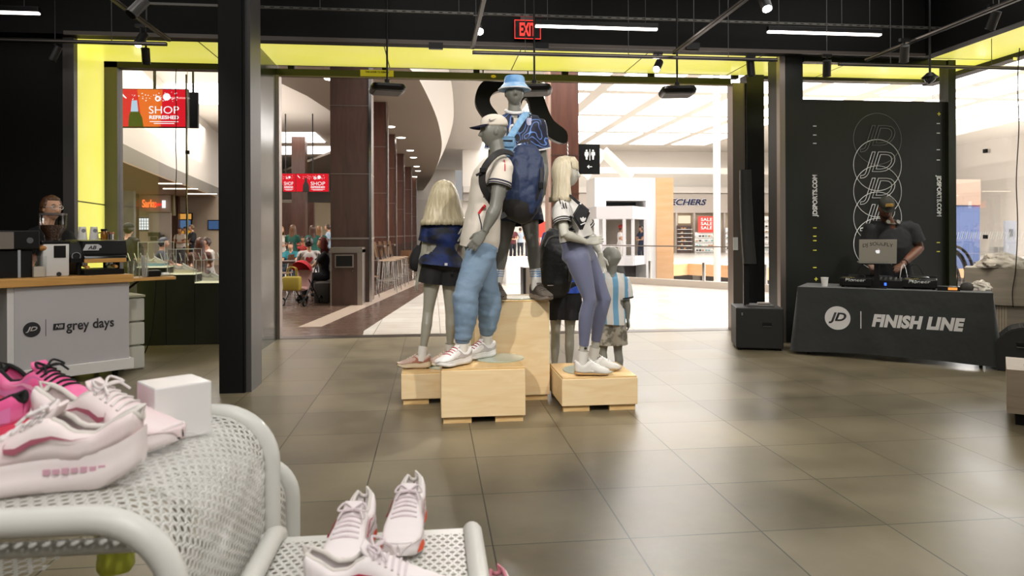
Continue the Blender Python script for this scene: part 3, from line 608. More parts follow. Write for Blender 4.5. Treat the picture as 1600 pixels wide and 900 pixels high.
for i in range(1, 6): x = a.x+(b.x-a.x)*i/6; box(bm, (x, a.y-.03, (a.z+b.z)/2), (.02, .02, b.z-a.z))
for i in range(1, 4): z = a.z+(b.z-a.z)*i/4; box(bm, ((a.x+b.x)/2, a.y-.03, z), (b.x-a.x, .02, .02))
obj('grid', bm, mat('grid_grey', '#8aa0a4', .5), t, world=True)
panel('menu_screen', 274, 344, 297, 357, 31.3, emis('menu_blue', '#5d7fa8', .7), 'blue menu screen over the amber counter', 'screen')
panel('menu_screen', 326, 345, 342, 358, 31.6, emis('menu_dark_blue', '#4b6a97', .7), 'dark blue menu screen beside the near steel column', 'screen')
panel('amber_light_panel', 274, 334, 298, 342.5, 31.3, emis('amber', '#e0a04a', .9), 'row of amber glowing panels above the blue menu screen', 'panel')
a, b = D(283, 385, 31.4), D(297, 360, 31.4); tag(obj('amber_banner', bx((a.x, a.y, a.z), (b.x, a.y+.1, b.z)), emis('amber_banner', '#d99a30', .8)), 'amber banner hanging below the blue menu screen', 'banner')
for x, y in ((236, 366), (245, 366), (240, 373), (252, 370)): p = D(x, y, 29.78); tag(obj('framed_notice', box(BM(), p, (.24, .03, .16)), mat('menu_frame_dark', '#4c4a3c', .5)), 'small dark framed notice on the tenant wall', 'frame', 'framed notices on the tenant wall')
struct('wall_tenant_niche', bx((D(232, 335, 29.8).x, D(232, 335, 29.8).y, 0), (D(266, 335, 29.8).x, D(232, 335, 29.8).y+.05, 2.3)), mat('niche_pale', '#ddd6cc', .6))
a = D(190, 300, 26); struct('wall_grey_stone', bx((a.x-.6, a.y, 0), (a.x+.42, a.y+.2, 3.0)), mat('grey_stone', '#a8a6a2', .5, var=('#8e8c88', (2, 2, 2))))
# soffit downlights over the colonnade and linear lights under the tenant soffit
DLT = emis('downlight', '#fff6e6', 6)
for i, (x, y) in enumerate([(610, 198), (627, 215), (641, 235), (646, 246), (651, 260), (653, 267), (648, 276), (644, 283), (517, 123)]):
    p = G(x, y, zt); t = tag(obj('downlight', lathe(BM(), [(0, 0), (.15, 0), (.17, .02), (0, .02)], p-V((0, 0, .02)), 16), DLT), 'round recessed downlight in the taupe colonnade soffit', 'light', 'downlights in the taupe soffit')
for x0, x1, y in ((249, 283, 287), (256, 308, 295), (293, 338, 303), (312, 342, 309)):
    a, b = G(x0, y, 3.06), G(x1, y, 3.06); tag(obj('linear_light', box(BM(), (a+b)/2, ((b-a).length, .14, .03)), emis('linear', '#fff2dc', 2.5)), 'slim linear light under the tan tenant soffit', 'light', 'linear lights under the tenant soffit')
# bulkhead vent slots
for x0, y0, x1, y1, d in ((191, 202, 197, 228, 20), (325, 224, 328, 267, 33), (331, 226, 334, 268, 33)):
    a, b = D(x0, y1, d), D(x1, y0, d); struct('trim_vent_slot', bx((a.x, a.y-.6, a.z), (b.x, a.y, b.z)), BLK)
# ------------------------------------------------------------------ waste bin, stools, tables
DWD = BROWND
a, b = D(516, 478, 13.3), D(561, 478, 13.3)
t = thing('waste_bin', 'dark wood waste bin with steel top and square flap against the brown column', 'bin', ((a.x+b.x)/2, a.y+.3, 0)); w = (b.x-a.x)
obj('body', box(BM(), (0, 0, .5), (w-.06, .6, 1.0)), DWD, t); obj('steel_edge', bx((w/2-.035, -.31, 0), (w/2+.06, .3, 1.06)), STEEL, t); obj('steel_edge', bx((-w/2, -.31, 0), (-w/2+.03, .3, 1.06)), STEEL, t)
obj('top', bx((-w/2, -.32, 1.0), (w/2+.06, .3, 1.1)), STEEL, t); obj('flap_frame', bx((-w/2+.09, -.325, .72), (w/2-.1, -.3, .97)), STEEL, t); obj('flap', bx((-w/2+.115, -.335, .745), (w/2-.125, -.325, .945)), BLK2, t)
obj('lock', cyl(BM(), (w/2-.12, -.31, .66), (w/2-.12, -.3, .66), .014), CHR, t)
CHW = wood_mat('chair_wood', '#7a5a43', '#8b6b50', (6, 2, 2), .3)
def dining_chair(name, label, cat, loc, rz, sh, m, group):
    t = thing(name, label, cat, loc, rz, group)
    obj('seat', box(BM(), (0, 0, sh), (.42, .42, .03), bev=.014), m, t)
    bm = BM(); rs = []
    for i in range(7):
        u = i/6; z = sh+.08+.36*u; y = .2+.06*u; w = .2+.012*sin(u*pi)
        rs.append([bm.verts.new((w*(k/6*2-1), y+.045*(1-(k/6*2-1)**2), z)) for k in range(7)])
    for a, b in zip(rs, rs[1:]):
        for k in range(6): bm.faces.new((a[k], a[k+1], b[k+1], b[k]))
    bmesh.ops.solidify(bm, geom=bm.faces[:], thickness=.014); obj('backrest', bm, m, t, smooth=50)
    for sx in (-1, 1):
        for sy in (-1, 1): obj('leg', cyl(BM(), (.17*sx, .17*sy, sh-.01), (.21*sx, .22*sy, 0), .013, n=8), CHR, t)
        obj('back_rail', cyl(BM(), (.17*sx, .19, sh-.01), (.17*sx, .25, sh+.3), .01, n=8), CHR, t)
    if sh > .6: obj('foot_rail', tube(BM(), [(.19, -.2, .28), (-.19, -.2, .28), (-.2, .2, .28), (.2, .2, .28)], .009, 6, True), CHR, t)
    return t
ch = dining_chair('cafe_chair', 'brown curved wood cafe chair with chrome legs beside the waste bin', 'chair', (D(572, 463, 15).x, D(572, 463, 15).y, 0), R(115), .45, CHW, 'cafe chairs along the colonnade')
lt = mat('pale_stool_seat', '#9c846c', .4)
st = dining_chair('bar_stool', 'pale backed chrome bar stool at the high counter, first beyond the cafe chair', 'stool', (D(604, 452, 16.4).x, D(604, 452, 16.4).y, 0), R(100), .74, lt, 'bar stools at the high counters')
for px, d, lb in ((611, 17.2, 'second'), (618, 18.1, 'third'), (624, 19.0, 'fourth')): p = D(px, 400, d); dup(st, (p.x, p.y, 0), R(100), 'pale backed chrome bar stool at the high counter, %s beyond the cafe chair' % lb)
for k, (px, d, lb) in enumerate([(640, 20.6, 'brown cafe chair at the low tables behind the stools'), (652, 21.6, 'brown cafe chair further down the colonnade by the low tables'), (451, 14.5, 'brown cafe chair at the steel edge of the opening'), (439, 16.6, 'brown cafe chair behind the stroller in the food court')]): p = D(px, 440, d); dup(ch, (p.x, p.y, 0), R([170, 200, -60, -100][k]), lb)
def table(label, px, d, w, dp, h, m=DWD):
    p = D(px, 440, d); t = thing('cafe_table', label, 'table', (p.x, p.y, 0)); obj('tabletop', box(BM(), (0, 0, h), (w, dp, .05), bev=.01), m, t); obj('pedestal', cyl(BM(), (0, 0, 0), (0, 0, h), .035), CHR, t); obj('foot', lathe(BM(), [(.22, 0), (.22, .012), (.04, .03), (0, .03)]), STEEL, t, smooth=40); return t
table('low dark cafe table between the waste bin and brown column', 566, 15.9, .75, .6, .74)
table('high dark counter table behind the cafe chair', 582, 17.0, .6, .7, 1.06)
table('high dark counter table at the second brown column', 603, 19.2, .5, .7, 1.06)
table('dark cafe table further along the colonnade', 654, 23.2, .8, .8, .74)
table('dark cafe table in front of the woman in the white shirt', 470, 15.9, .8, .7, .74)
table('pale cafe table among the people in green shirts', 474, 18.9, .9, .8, .74, lt)
tb = table('dark cafe table at the far end of the food court', 497, 24, 1.2, .8, .74)
# stroller with red hood
p = G(472, 476); t = thing('stroller', 'folding stroller with red hood parked in the food court', 'stroller', (p.x, p.y, 0), R(-20))
hood = BM(); rs = []
for i in range(7):
    a = R(-10+i*22); rs.append([hood.verts.new((.2*sin(R(k*18))*1.0-0, -.16+.30*sin(a)*.8+.02, .66+.22*sin(R(k*18))*cos(a)) if 0 else (.19*cos(R(k*18)), -.02+.22*cos(a)*sin(R(k*18)), .62+.2*sin(a)*sin(R(k*18))+.04)) for k in range(11)])
for a, b in zip(rs, rs[1:]):
    for k in range(10): hood.faces.new((a[k], a[k+1], b[k+1], b[k]))
obj('hood', hood, mat('stroller_red', '#b0202a', .7), t, smooth=180)
obj('seat', limb(BM(), [(0, -.12, .3), (0, .05, .33), (0, .12, .66)], [(.16, .03), (.17, .04), (.15, .02)], (0, -1, 0), 12), mat('stroller_pink_grey', '#a9827e', .8), t, smooth=60)
fr = BM()
for s in (-1, 1):
    tube(fr, bez([(s*.2, -.3, .05), (s*.2, .0, .42), (s*.2, .22, .85), (s*.2, .3, .98)], 4), .012, 6); tube(fr, [(s*.2, .3, .06), (s*.2, -.1, .5)], .012, 6)
tube(fr, [(-.2, .05, .3), (.2, .05, .3)], .01, 6); obj('frame', fr, BLKM, t, smooth=60)
for s in (-1, 1):
    for y in (-.3, .3): obj('wheel', tube(BM(), [(s*.2+.03*s, y+.07*cos(k*pi/8), .075+.07*sin(k*pi/8)) for k in range(16)], .016, 6, True), BLK, t, smooth=60)
a = V((t.location.x-.12, t.location.y-.33, .3)); tb = thing('tote_bag', 'olive yellow tote bag hanging on the stroller handle', 'bag', a, R(-15))
obj('body', box(BM(), (0, 0, .13), (.34, .13, .27), bev=.03), mat('olive_yellow_fabric', '#a08c36', .7, bump=(20, .3)), tb, smooth=60)
for s in (-.03, .03): obj('strap', tube(BM(), bez([(-.09, s, .25), (-.07, s, .42), (.07, s, .42), (.09, s, .25)], 5), .008, 6), MATS['olive_yellow_fabric'], tb, smooth=60)
# upholstered bench behind the bin
a = D(503, 470, 13.9); tag(obj('bench', box(BM(), (a.x, a.y+.35, .2), (.3, .8, .4), bev=.03), mat('bench_charcoal', '#3d3836', .7), smooth=40), 'charcoal upholstered bench beside the dark wood waste bin', 'bench')
# through the side glass: blue wall, grey door, pale column
sx = WX(1500, 366, 22.0)
struct('wall_blue', bx((D(1480, 400, 26).x, D(1480, 400, 26).y, 0), (D(1536, 400, 26).x, D(1480, 400, 26).y+.2, 2.35)), mat('blue_wall', '#5a6a93', .6))
struct('trim_tan_band', bx((D(1480, 400, 26).x, D(1480, 400, 26).y-.05, 2.35), (D(1536, 400, 26).x, D(1480, 400, 26).y+.2, 3.3)), mat('tan_band', '#a88f7e', .6))
a, b = D(1544, 400, 25.9), D(1562, 400, 25.9); S('door_1', [('leaf', bx((a.x, a.y-.8, 0), (b.x, a.y-.7, 1.75)), mat('grey_door', '#8e9097', .5)), ('sign', bx((a.x+.14, a.y-.82, 1.2), (b.x-.14, a.y-.8, 1.45)), mat('grey_sign', '#5c5e63', .5))])
a, b = D(1571, 400, 11), D(1640, 400, 11); S('column_white', [('body', bx((a.x, a.y-.9, 0), (b.x+1, a.y-.5, 7)), mat('cool_white', '#f3f6fa', .5)), ('base', bx((a.x-.01, a.y-.93, 0), (b.x+1, a.y-.48, 1.35)), mat('cool_grey', '#c3c9d0', .5))])
# escalator newels beyond the side glass
t = thing('escalator', 'escalator handrail ends with curved glass balustrade outside the side window', 'escalator', (D(1490, 430, 12).x, D(1490, 430, 12).y, 0))
for k, (x, y, r) in enumerate([(1482, 425, 30), (1478, 430, 34), (1466, 442, 36), (1487, 427, 36)]):
    c = D(x, y, 11.5+.8*k); rr = r*(11.5+.8*k)/FPX
    pts = [c+V((rr*cos(a), 0, rr*1.2*sin(a))) for a in [R(95-i*14) for i in range(14)]]
    obj('handrail', tube(BM(), pts, .028, 8), BLK, t, smooth=60, world=True)
    bm = BM(); vs = [bm.verts.new(p+V((0, .01, 0))) for p in pts]; bm.faces.new(vs); obj('balustrade_glass', bm, GLASS, t, world=True)
for x0, x1, lb in ((1553, 1560, 'clear stand with amber base outside the side window'), (1562, 1569, 'clear stand with amber base next to the white column')):
    a, b = D(x0, 421, 15), D(x1, 386, 15); t = thing('display_stand', lb, 'stand', (a.x, a.y, 0)); obj('amber_base', bx((a.x, a.y, 0), (b.x, a.y+.12, D(x0, 402, 15).z)), mat('amber_plastic', '#e0a23a', .4), t, world=True); obj('clear_top', bx((a.x, a.y, D(x0, 402, 15).z), (b.x, a.y+.12, b.z)), CLEAR, t, world=True)
# people counters / aerials hung in front of the opening
for k, (px, py, top, lb) in enumerate([(605, 139, 0, 'flat black aerial hung from a rod before the dark brown column'), (835, 140, 0, 'flat black aerial hung from a rod behind the blue bucket hat'), (1058, 143, 0, 'flat black aerial hung from a rod in front of the skylights')]):
    d = 7.75; p = D(px, py, d); t = thing('hanging_aerial', lb, 'aerial', p, R(12 if k < 1 else -10), 'hanging aerials before the opening')
    obj('housing', lathe(BM(), [(0, -.05), (.2, -.05), (.225, -.02), (.215, .015), (.17, .04), (0, .045)], n=4, ax=None), BLK2, t) if 0 else None
    bm = BM(); rs = [ring(bm, V((0, 0, z)), V((r, 0, 0)), V((0, r, 0)), 24, 5) for r, z in ((.165, -.045), (.185, -.03), (.195, 0), (.18, .03), (.13, .045))]; loft(bm, rs)
    obj('housing', bm, BLK2, t, smooth=40); obj('grille', box(BM(), (0, 0, -.047), (.29, .29, .006), bev=.002), mat('aerial_grey', '#4d4a47', .6), t)
    obj('rod', cyl(BM(), (0, 0, .04), (0, 0, 4.6-p.z), .011, n=8), BLKM, t); obj('mount', cyl(BM(), (0, 0, .04), (0, 0, .1), .03, n=10), BLKM, t)
# ================================================================== plywood plinths and round glass bases
PLY = wood_mat('birch_plywood', '#e6c898', '#efd8ae', (.8, 5, 5), .5); PLYE = wood_mat('plywood_edge', '#d2a96e', '#e2c48e', (2, 2, 40), .55)
def plinth(x0, x1, y0, dp, h, label):
    t = thing('plywood_plinth', label, 'plinth', ((x0+x1)/2, y0+dp/2, 0), 0, 'plywood plinths under the mannequins'); w = x1-x0; f = .045
    bm = box(BM(), (0, 0, (h+f)/2-.006), (w, dp, h-f-.012), bev=.004)
    obj('body', bm, PLY, t); obj('top_edge', box(BM(), (0, 0, h-.006), (w-.012, dp-.012, .014), bev=.003), PLYE, t)
    for s in (-1, 1):
        obj('foot', box(BM(), (s*(w/2-.115), -dp/2+.045, f/2), (.2, .05, f)), PLYE, t); obj('foot', box(BM(), (s*(w/2-.115), dp/2-.045, f/2), (.2, .05, f)), PLYE, t)
    return t
HB = (.39, .255, .807, .26)
plinth(.055, .655, 4.99, .59, HB[0], 'plywood box in front, carrying the mannequin in blue joggers')
plinth(-.25, .315, 5.59, .6, HB[1], 'low plywood box carrying the blonde mannequin seen from behind')
plinth(.33, .935, 5.61, .6, HB[2], 'tall plywood box carrying the mannequin in the bucket hat')
plinth(.96, 1.545, 5.21, .6, HB[3], 'low plywood box carrying the blonde mannequin in leggings')
GB = mat('glass_base', '#c3cabd', .06, .0, spec=.8, var=('#a9b2a2', (2, 2, 2)))
for x, y, z, r, lb in ((.50, 5.36, HB[0], .19, 'round glass base plate under the mannequin in blue joggers'), (.11, 5.86, HB[1], .19, 'round glass base plate under the blonde mannequin seen from behind'), (.70, 5.83, HB[2], .17, 'round glass base plate under the bucket hat mannequin'), (1.22, 5.47, HB[3], .2, 'round glass base plate under the leggings mannequin')):
    t = thing('base_plate', lb, 'base plate', (x, y, z+.001)); obj('plate', lathe(BM(), [(0, 0), (r, 0), (r+.002, .004), (r, .009), (0, .009)], n=40), GB, t, smooth=40)
# ================================================================== coffee cart
A, B = D(12, 600, 6.05), D(202, 575, 6.76); A.z = B.z = 0; u = (B-A).normalized(); LW = (B-A).length; rz = math.atan2(u.y, u.x); CT = .972
CREAMP = mat('cart_pale_panel', '#b9b5b7', .5); BAM = wood_mat('bamboo_top', '#b98746', '#cf9f5c', (.6, 8, 8), .4)
t = thing('coffee_cart', 'white coffee cart with bamboo top and printed front panel', 'cart', A, rz)
obj('carcass', bx((0, .012, .1), (LW, .72, CT-.075)), mat('cart_white', '#dddbd9', .5), t); obj('front_panel', bx((.05, 0, .17), (LW-.0, .014, CT-.075)), CREAMP, t)
obj('plinth_skirt', bx((-.02, -.035, .07), (LW+.03, .74, .17), .004), MATS['cart_white'], t)
obj('countertop', bx((-.06, -.04, CT-.075), (LW+.03, .76, CT), .006), BAM, t); obj('side_leaf', bx((LW+.03, .05, CT-.075), (LW+.46, .4, CT-.045), .004), BAM, t)
obj('leaf_bracket', tube(BM(), [(LW, .2, CT-.2), (LW+.16, .2, CT-.08)], .012, 6), BLKM, t)
for x in (.12, LW-.1):
    for y in (.08, .62):
        c = obj('caster', cyl(BM(), (x-.015, y, .035), (x+.015, y, .035), .035, n=14), BLK, t, smooth=40); obj('caster_fork', bx((x-.022, y-.02, .03), (x+.022, y+.02, .08)), BLKM, c)
PRT = mat('dark_print', '#26262a', .5)
def fp(px, py):   # pixel -> point on the front panel plane (local x, z)
    r = ray(px, py); o = V((0, 0, CAMH)); n = V((u.y, -u.x, 0)); k = (A-o).dot(n)/r.dot(n); p = o+r*k; return (p-A).dot(u), p.z
def cf(px, py, e=.004): x, z = fp(px, py); return V((x, -e, z))
c = cf(49.5, 515); shape('logo_disc', [circ(.066, 36)], c, EX, EZ, PRT, t, ext=.001, world=False); text('logo_letters', 'JD', c+V((-.002, -.002, 0)), EX, EZ, CREAMP, t, width=.088, height=.05, bold=.03, shear=.3, ext=.001, world=False)
x, z = fp(71.5, 512); obj('print_rule', bx((x-.002, -.005, z-.075), (x+.002, -.003, z+.075)), PRT, t)
c = cf(91.5, 510.5); shape('maker_logo', [[(-.045, -.026), (.045, -.026), (.05, .03), (-.04, .03)]], c, EX, EZ, PRT, t, ext=.001, world=False); text('maker_letters', 'NB', c+V((.003, -.002, .002)), EX, EZ, CREAMP, t, width=.06, height=.032, bold=.03, shear=.3, ext=.001, world=False)
c = cf(141.5, 508); text('campaign_words', 'grey days', c, EX, EZ, PRT, t, width=cf(179, 505).x-cf(104.5, 510).x, height=.118, bold=.018, ext=.001, world=False)
CRT = M.Translation(A) @ M.Rotation(rz, 4, 'Z')
def onc(x, y, z=CT): return CRT @ V((x, y, z))
def cx(px, y): # local x on the counter for an image column at depth y behind the front
    r = ray(px, 400); n = V((u.y, -u.x, 0)); a0 = A-n*y; k = (a0-V((0, 0, CAMH))).dot(n)/r.dot(n); return (V((0, 0, CAMH))+r*k-A).dot(u)
# black machine at the end
x0, x1 = cx(-14, .25), cx(62, .25)
t = thing('coffee_brewer', 'black boxy coffee machine with grey side at the end of the cart top', 'machine', onc((x0+x1)/2, .3), rz); w = x1-x0
obj('lower_body', bx((-w/2, -.16, 0), (w*.28, .2, .245), .008), BLK2, t); obj('upper_body', bx((-w/2, -.2, .25), (w/2-.03, .22, .42), .012), BLK2, t); obj('grey_cap', bx((-w/2, -.206, .258), (-w*.13, -.2, .405)), STEEL, t)
obj('badge', cyl(BM(), (w*.2, -.2, .33), (w*.2, -.207, .33), .026), mat('badge_grey', '#5b5b5d', .4), t); obj('chrome_strip', bx((-.01, -.163, 0), (.012, -.158, .245)), CHR, t)
# grinder
gx = cx(84, .2); t = thing('coffee_grinder', 'white coffee grinder with clear hopper of brown beans on the cart', 'grinder', onc(gx, .22), rz)
GW_ = mat('grinder_white', '#d5d4d2', .35)
obj('body', box(BM(), (0, 0, .15), (.21, .2, .3), bev=.012), GW_, t, smooth=40); obj('display', bx((-.02, -.106, .17), (.075, -.1, .28)), BLK2, t); obj('collar', box(BM(), (0, 0, .31), (.23, .21, .03), bev=.01), BLK2, t)
obj('hopper', lathe(BM(), [(.065, .325), (.07, .38), (.105, .44), (.108, .56)], n=28), CLEAR, t, smooth=50); obj('hopper_lid', lathe(BM(), [(0, .56), (.112, .56), (.112, .578), (0, .578)], n=28), mat('smoke_lid', '#5d5755', .2), t, smooth=40)
bm = BM(); loft(bm, [ring(bm, V((0, 0, z)), V((r, 0, 0)), V((0, r, 0)), 20) for r, z in ((.06, .33), (.066, .38), (.1, .442), (.102, .47))]); obj('beans', bm, mat('coffee_beans', '#3b2116', .45, bump=(70, 1, .02), var=('#57351f', (60, 60, 60), 2)), t, smooth=60)
obj('maker_mark', cyl(BM(), (.02, -.104, .02), (.02, -.1, .02), .02), PRT, t); obj('knob', ball(BM(), (-.1, -.08, .26), (.035, .03, .03)), mat('wood_knob', '#a8743c', .4), t, smooth=180)
t = thing('glass_container', 'clear square container beside the white grinder', 'container', onc(cx(60, .12), .13), rz)
bm = BM(); loft(bm, [ring(bm, V((0, 0, z)), V((r, 0, 0)), V((0, r, 0)), 16, 6) for r, z in ((.05, 0), (.055, .01), (.058, .19))], (1, 0)); obj('jar', bm, CLEAR, t, smooth=40); obj('contents', box(BM(), (0, 0, .05), (.085, .085, .09)), mat('sugar_white', '#d6cfc4', .7), t)
# espresso machine
x0, x1 = cx(104, .25), cx(193, .25); w = x1-x0
t = thing('espresso_machine', 'black espresso machine with steel and wood trim on the cart top', 'machine', onc((x0+x1)/2, .32), rz)
obj('body', prism(BM(), [(-w/2, -.2), (w/2, -.2), (w/2+.0, .24), (-w/2, .24)], .12, .16), BLK2, t)
bm = BM(); loft(bm, [[bm.verts.new((s, y, z)) for y, z in ((-.2, .13), (-.23, .2), (-.19, .32), (.2, .33), (.24, .13))] for s in (-w/2+.1, w/2-.02)]); obj('hood', bm, BLK2, t)
obj('drum', cyl(BM(), (-w/2, 0, .17), (-w/2+.1, 0, .17), .165, n=28), mat('drum_black', '#232321', .4), t, smooth=40); obj('gauge', tube(BM(), [(-w/2+.05+.035*cos(a*pi/8), -.18, .18+.035*sin(a*pi/8)) for a in range(16)], .005, 6, True), CHR, t)
obj('steel_rail', bx((-w/2+.1, -.245, .155), (w/2-.03, -.225, .18), .004), CHR, t); obj('wood_rail', bx((-w/2+.1, -.245, .115), (w/2-.03, -.22, .153), .006), BAM, t)
obj('drip_tray', bx((-w/2+.1, -.24, 0), (w/2-.05, .22, .05)), BLK, t)
for x in (-.12, .12): g = obj('group_head', cyl(BM(), (x, -.1, .08), (x, -.1, .14), .04), CHR, t); obj('portafilter_handle', cyl(BM(), (x, -.14, .085), (x, -.26, .075), .014), BAM, g)
for sx in (-1, 1):
    for y in (-.15, .2): obj('leg', cyl(BM(), (sx*(w/2-.08), y, 0), (sx*(w/2-.08), y, .13), .02), BLK, t)
lx = cx(148, 0)-(x0+x1)/2; shape('badge', [[(-.075, -.03), (.06, -.03), (.065, -.01), (.085, -.005), (.085, .012), (.06, .03), (-.045, .03)]], (lx, -.226, .26), EX, (0, .3, 1), mat('badge_silver', '#c9c9c9', .3, .6), t, ext=.004, world=False)
text('badge_letters', 'AB', (lx+.005, -.2325, .26), EX, (0, .3, 1), BLK2, t, width=.075, height=.036, bold=.02, shear=.3, ext=.001, world=False)
topz = CT+.33
CUPW = mat('paper_cup', '#d9d6d2', .6)
for k, (px, lb) in enumerate([(129, 'upside down stack of paper cups on the espresso machine, next to the grinder'), (147, 'upside down stack of paper cups on the espresso machine, next to the amber jug')]):
    t = thing('paper_cups', lb, 'cups', onc(cx(px, .25), .25, topz), rz, 'paper cup stacks on the espresso machine'); obj('upper_cup', lathe(BM(), [(.037, .05), (.036, .06), (.029, .125), (0, .125)], n=24), CUPW, t, smooth=40); obj('lower_cup', lathe(BM(), [(0, 0), (.041, 0), (.037, .052), (0, .052)], n=24), CUPW, t, smooth=40)
    obj('print', lathe(BM(), [(0, -.0015), (.018, -.0015), (.018, .0015), (0, .0015)], (.0, -.034, .088), 20, M.Rotation(R(84), 3, 'X').to_quaternion()), mat('cup_print', '#77777a', .6), t)
t = thing('amber_jug', 'amber glass jug with dark lid and handle on the espresso machine', 'jug', onc(cx(163, .25), .25, topz), rz)
obj('jug', lathe(BM(), [(0, 0), (.03, 0), (.032, .05), (.026, .085), (0, .085)]), mat('amber_glass', '#8a5a1c', .1, spec=.8), t, smooth=40); obj('lid', cyl(BM(), (0, 0, .085), (0, 0, .105), .03), BLK2, t); obj('handle', tube(BM(), bez([(-.028, 0, .07), (-.06, 0, .06), (-.06, 0, .015), (-.03, 0, .01)], 4), .005, 6), BLKM, t)
t = thing('steel_shaker', 'small ribbed steel shaker beside the amber jug', 'shaker', onc(cx(172, .22), .2, topz), rz); obj('cup', cyl(BM(), (0, 0, 0), (0, 0, .055), .028), CHR, t, smooth=40); obj('cap', cyl(BM(), (0, 0, .055), (0, 0, .075), .03), mat('copper_cap', '#b07a60', .3, .8), t, smooth=40)
# things on the leaf
lz = CT-.045
def ol(x, y): return onc(LW+x, y, lz)
for k, (x, y, lb) in enumerate([(-.0+.06, .12, 'clear plastic tumbler stack at the cart corner'), (.12, .13, 'clear plastic tumbler stack beside the straws')]):
    t = thing('tumblers', lb, 'cups', ol(x, y), rz)
    for i in range(3): obj('tumbler', lathe(BM(), [(.024, .035*i), (.034, .035*i+.1)], n=18), CLEAR, t, smooth=40)
t = thing('straw_holder', 'clear holder full of grey paper straws on the cart leaf', 'straws', ol(.19, .16), rz); obj('holder', lathe(BM(), [(0, 0), (.045, 0), (.048, .1)], n=20), CLEAR, t, smooth=40)
rng = random.Random(4)
for i in range(16): a = rng.uniform(0, 6.28); q = rng.uniform(0, .03); obj('straw', cyl(BM(), (q*cos(a), q*sin(a), .004), (1.6*q*cos(a), 1.6*q*sin(a), .2+.01*(i % 3)), .004, n=6), mat('straw_grey', '#b9b6b0', .5), t)
t = thing('napkin_tray', 'black napkin tray on the cart leaf', 'tray', ol(.29, .2), rz); obj('tray', box(BM(), (0, 0, .03), (.13, .1, .06), bev=.005), BLK2, t); obj('napkins', box(BM(), (0, 0, .063), (.1, .08, .008)), mat('napkin_grey', '#7f7b76', .8), t)
t = thing('lid_stack', 'small pale tray of lids at the end of the cart leaf', 'tray', ol(.41, .2), rz); obj('tray', box(BM(), (0, 0, .008), (.13, .12, .016), bev=.004), mat('tray_tan', '#8e8467', .6), t); obj('lids', lathe(BM(), [(0, .016), (.04, .016), (.035, .035), (0, .035)]), WHT, t, smooth=40)
t = thing('storage_crate', 'clear storage crates stacked at the end of the coffee cart', 'crate', onc(LW+.13, .45, 0), rz)
for i in range(3): obj('crate', box(BM(), (0, 0, .12+.24*i), (.2, .4, .225), bev=.012), mat('crate_clear', '#c9c9c0', .4, alpha=.75), t)
obj('lid', box(BM(), (0, 0, .735), (.21, .41, .02)), mat('crate_lid', '#b7b9a0', .5), t)
# ================================================================== display cases by the window
CASE = mat('case_black', '#1c1f17', .35); ACR = CLEAR; CEDGE = emis('case_lit_edge', '#f4eec2', .9)
CASES = []
for k, (px0, px1, ty, lb) in enumerate([(222, 259, 417, 'tallest black display pedestal at the window by the coffee cart'), (259, 304, 428, 'middle black display pedestal at the window'), (304, 349, 441, 'lowest black display pedestal at the window next to the steel column')]):
    Yc = 9.02-.0*k; a, b = W(px0, ty, Yc), W(px1, ty, Yc); h = a.z; x0 = a.x+.003; x1 = b.x-.003
    if k == 0: x0 = W(214, 500, Yc).x
    t = thing('display_pedestal', lb, 'pedestal', ((x0+x1)/2, Yc+.16, 0)); w = x1-x0
    obj('body', bx((-w/2, -.16, 0), (w/2, .16, h-.012)), CASE, t); obj('lit_top', bx((-w/2, -.16, h-.012), (w/2, .16, h)), CEDGE, t)
    hh = .3 if k != 2 else .27
    c = BM(); i = .012
    for q in ([(-1, -1), (1, -1)], [(1, -1), (1, 1)], [(1, 1), (-1, 1)], [(-1, 1), (-1, -1)]):
        (a1, b1), (a2, b2) = q; quad(c, [(a1*(w/2-i), b1*.15, h), (a2*(w/2-i), b2*.15, h), (a2*(w/2-i), b2*.15, h+hh), (a1*(w/2-i), b1*.15, h+hh)])
    quad(c, [(-w/2+i, -.15, h+hh), (w/2-i, -.15, h+hh), (w/2-i, .15, h+hh), (-w/2+i, .15, h+hh)])
    obj('acrylic_cover', c, ACR, t); e = BM()
    for sx in (-1, 1):
        for sy in (-1, 1): box(e, (sx*(w/2-i), sy*.15, h+hh/2), (.006, .006, hh))
    for sy in (-1, 1): box(e, (0, sy*.15, h+hh), (w-2*i, .006, .006))
    obj('cover_edges', e, mat('acrylic_edge', '#cfd2cf', .3), t); CASES.append((t.location.x, Yc, h, w))
t = thing('power_cord', 'black power cord trailing from the cart leaf to the floor', 'cord', onc(LW+.1, .5, 0))
obj('cord', tube(BM(), bez([onc(LW+.36, .3, lz-.02), onc(LW+.36, .35, .6), onc(LW+.34, .4, .3), onc(LW+.25, .45, .05), onc(LW+.1, .5, .01), onc(LW-.1, .6, .01)], 6), .006, 6), BLK, t, smooth=60, world=True)
# ================================================================== DJ booth
FL, FR = G(1246, 448, .745), G(1552, 458, .745); FL.z = FR.z = 0
u2 = (FR-FL).normalized(); TW = (FR-FL).length; rz2 = math.atan2(u2.y, u2.x); TZ = .745; TD = .72
t = thing('dj_table', 'folding table under a black printed cloth carrying the dj decks', 'table', FL, rz2)
CLOTH = mat('black_table_cloth', '#1b1d1c', .75, bump=((4, 4, 3), .45, .06), sheen=.3)
def skirt(x, z):   # front drop of the cloth: out from the table with soft folds that grow towards the hem
    k = (TZ-z)/TZ; return -.004-.05*k-.012*k*sin(x*7.3+1)-.006*k*sin(x*17+z*3)
nx, nz = 90, 16; bm = BM(); g = []
hem = lambda x: .035+.02*sin(x*2.2)+.012*(x/TW)
for i in range(nx+1):
    x = TW*i/nx; g.append([bm.verts.new((x, skirt(x, z), z)) for z in [TZ-(TZ-hem(x))*j/nz for j in range(nz+1)]])
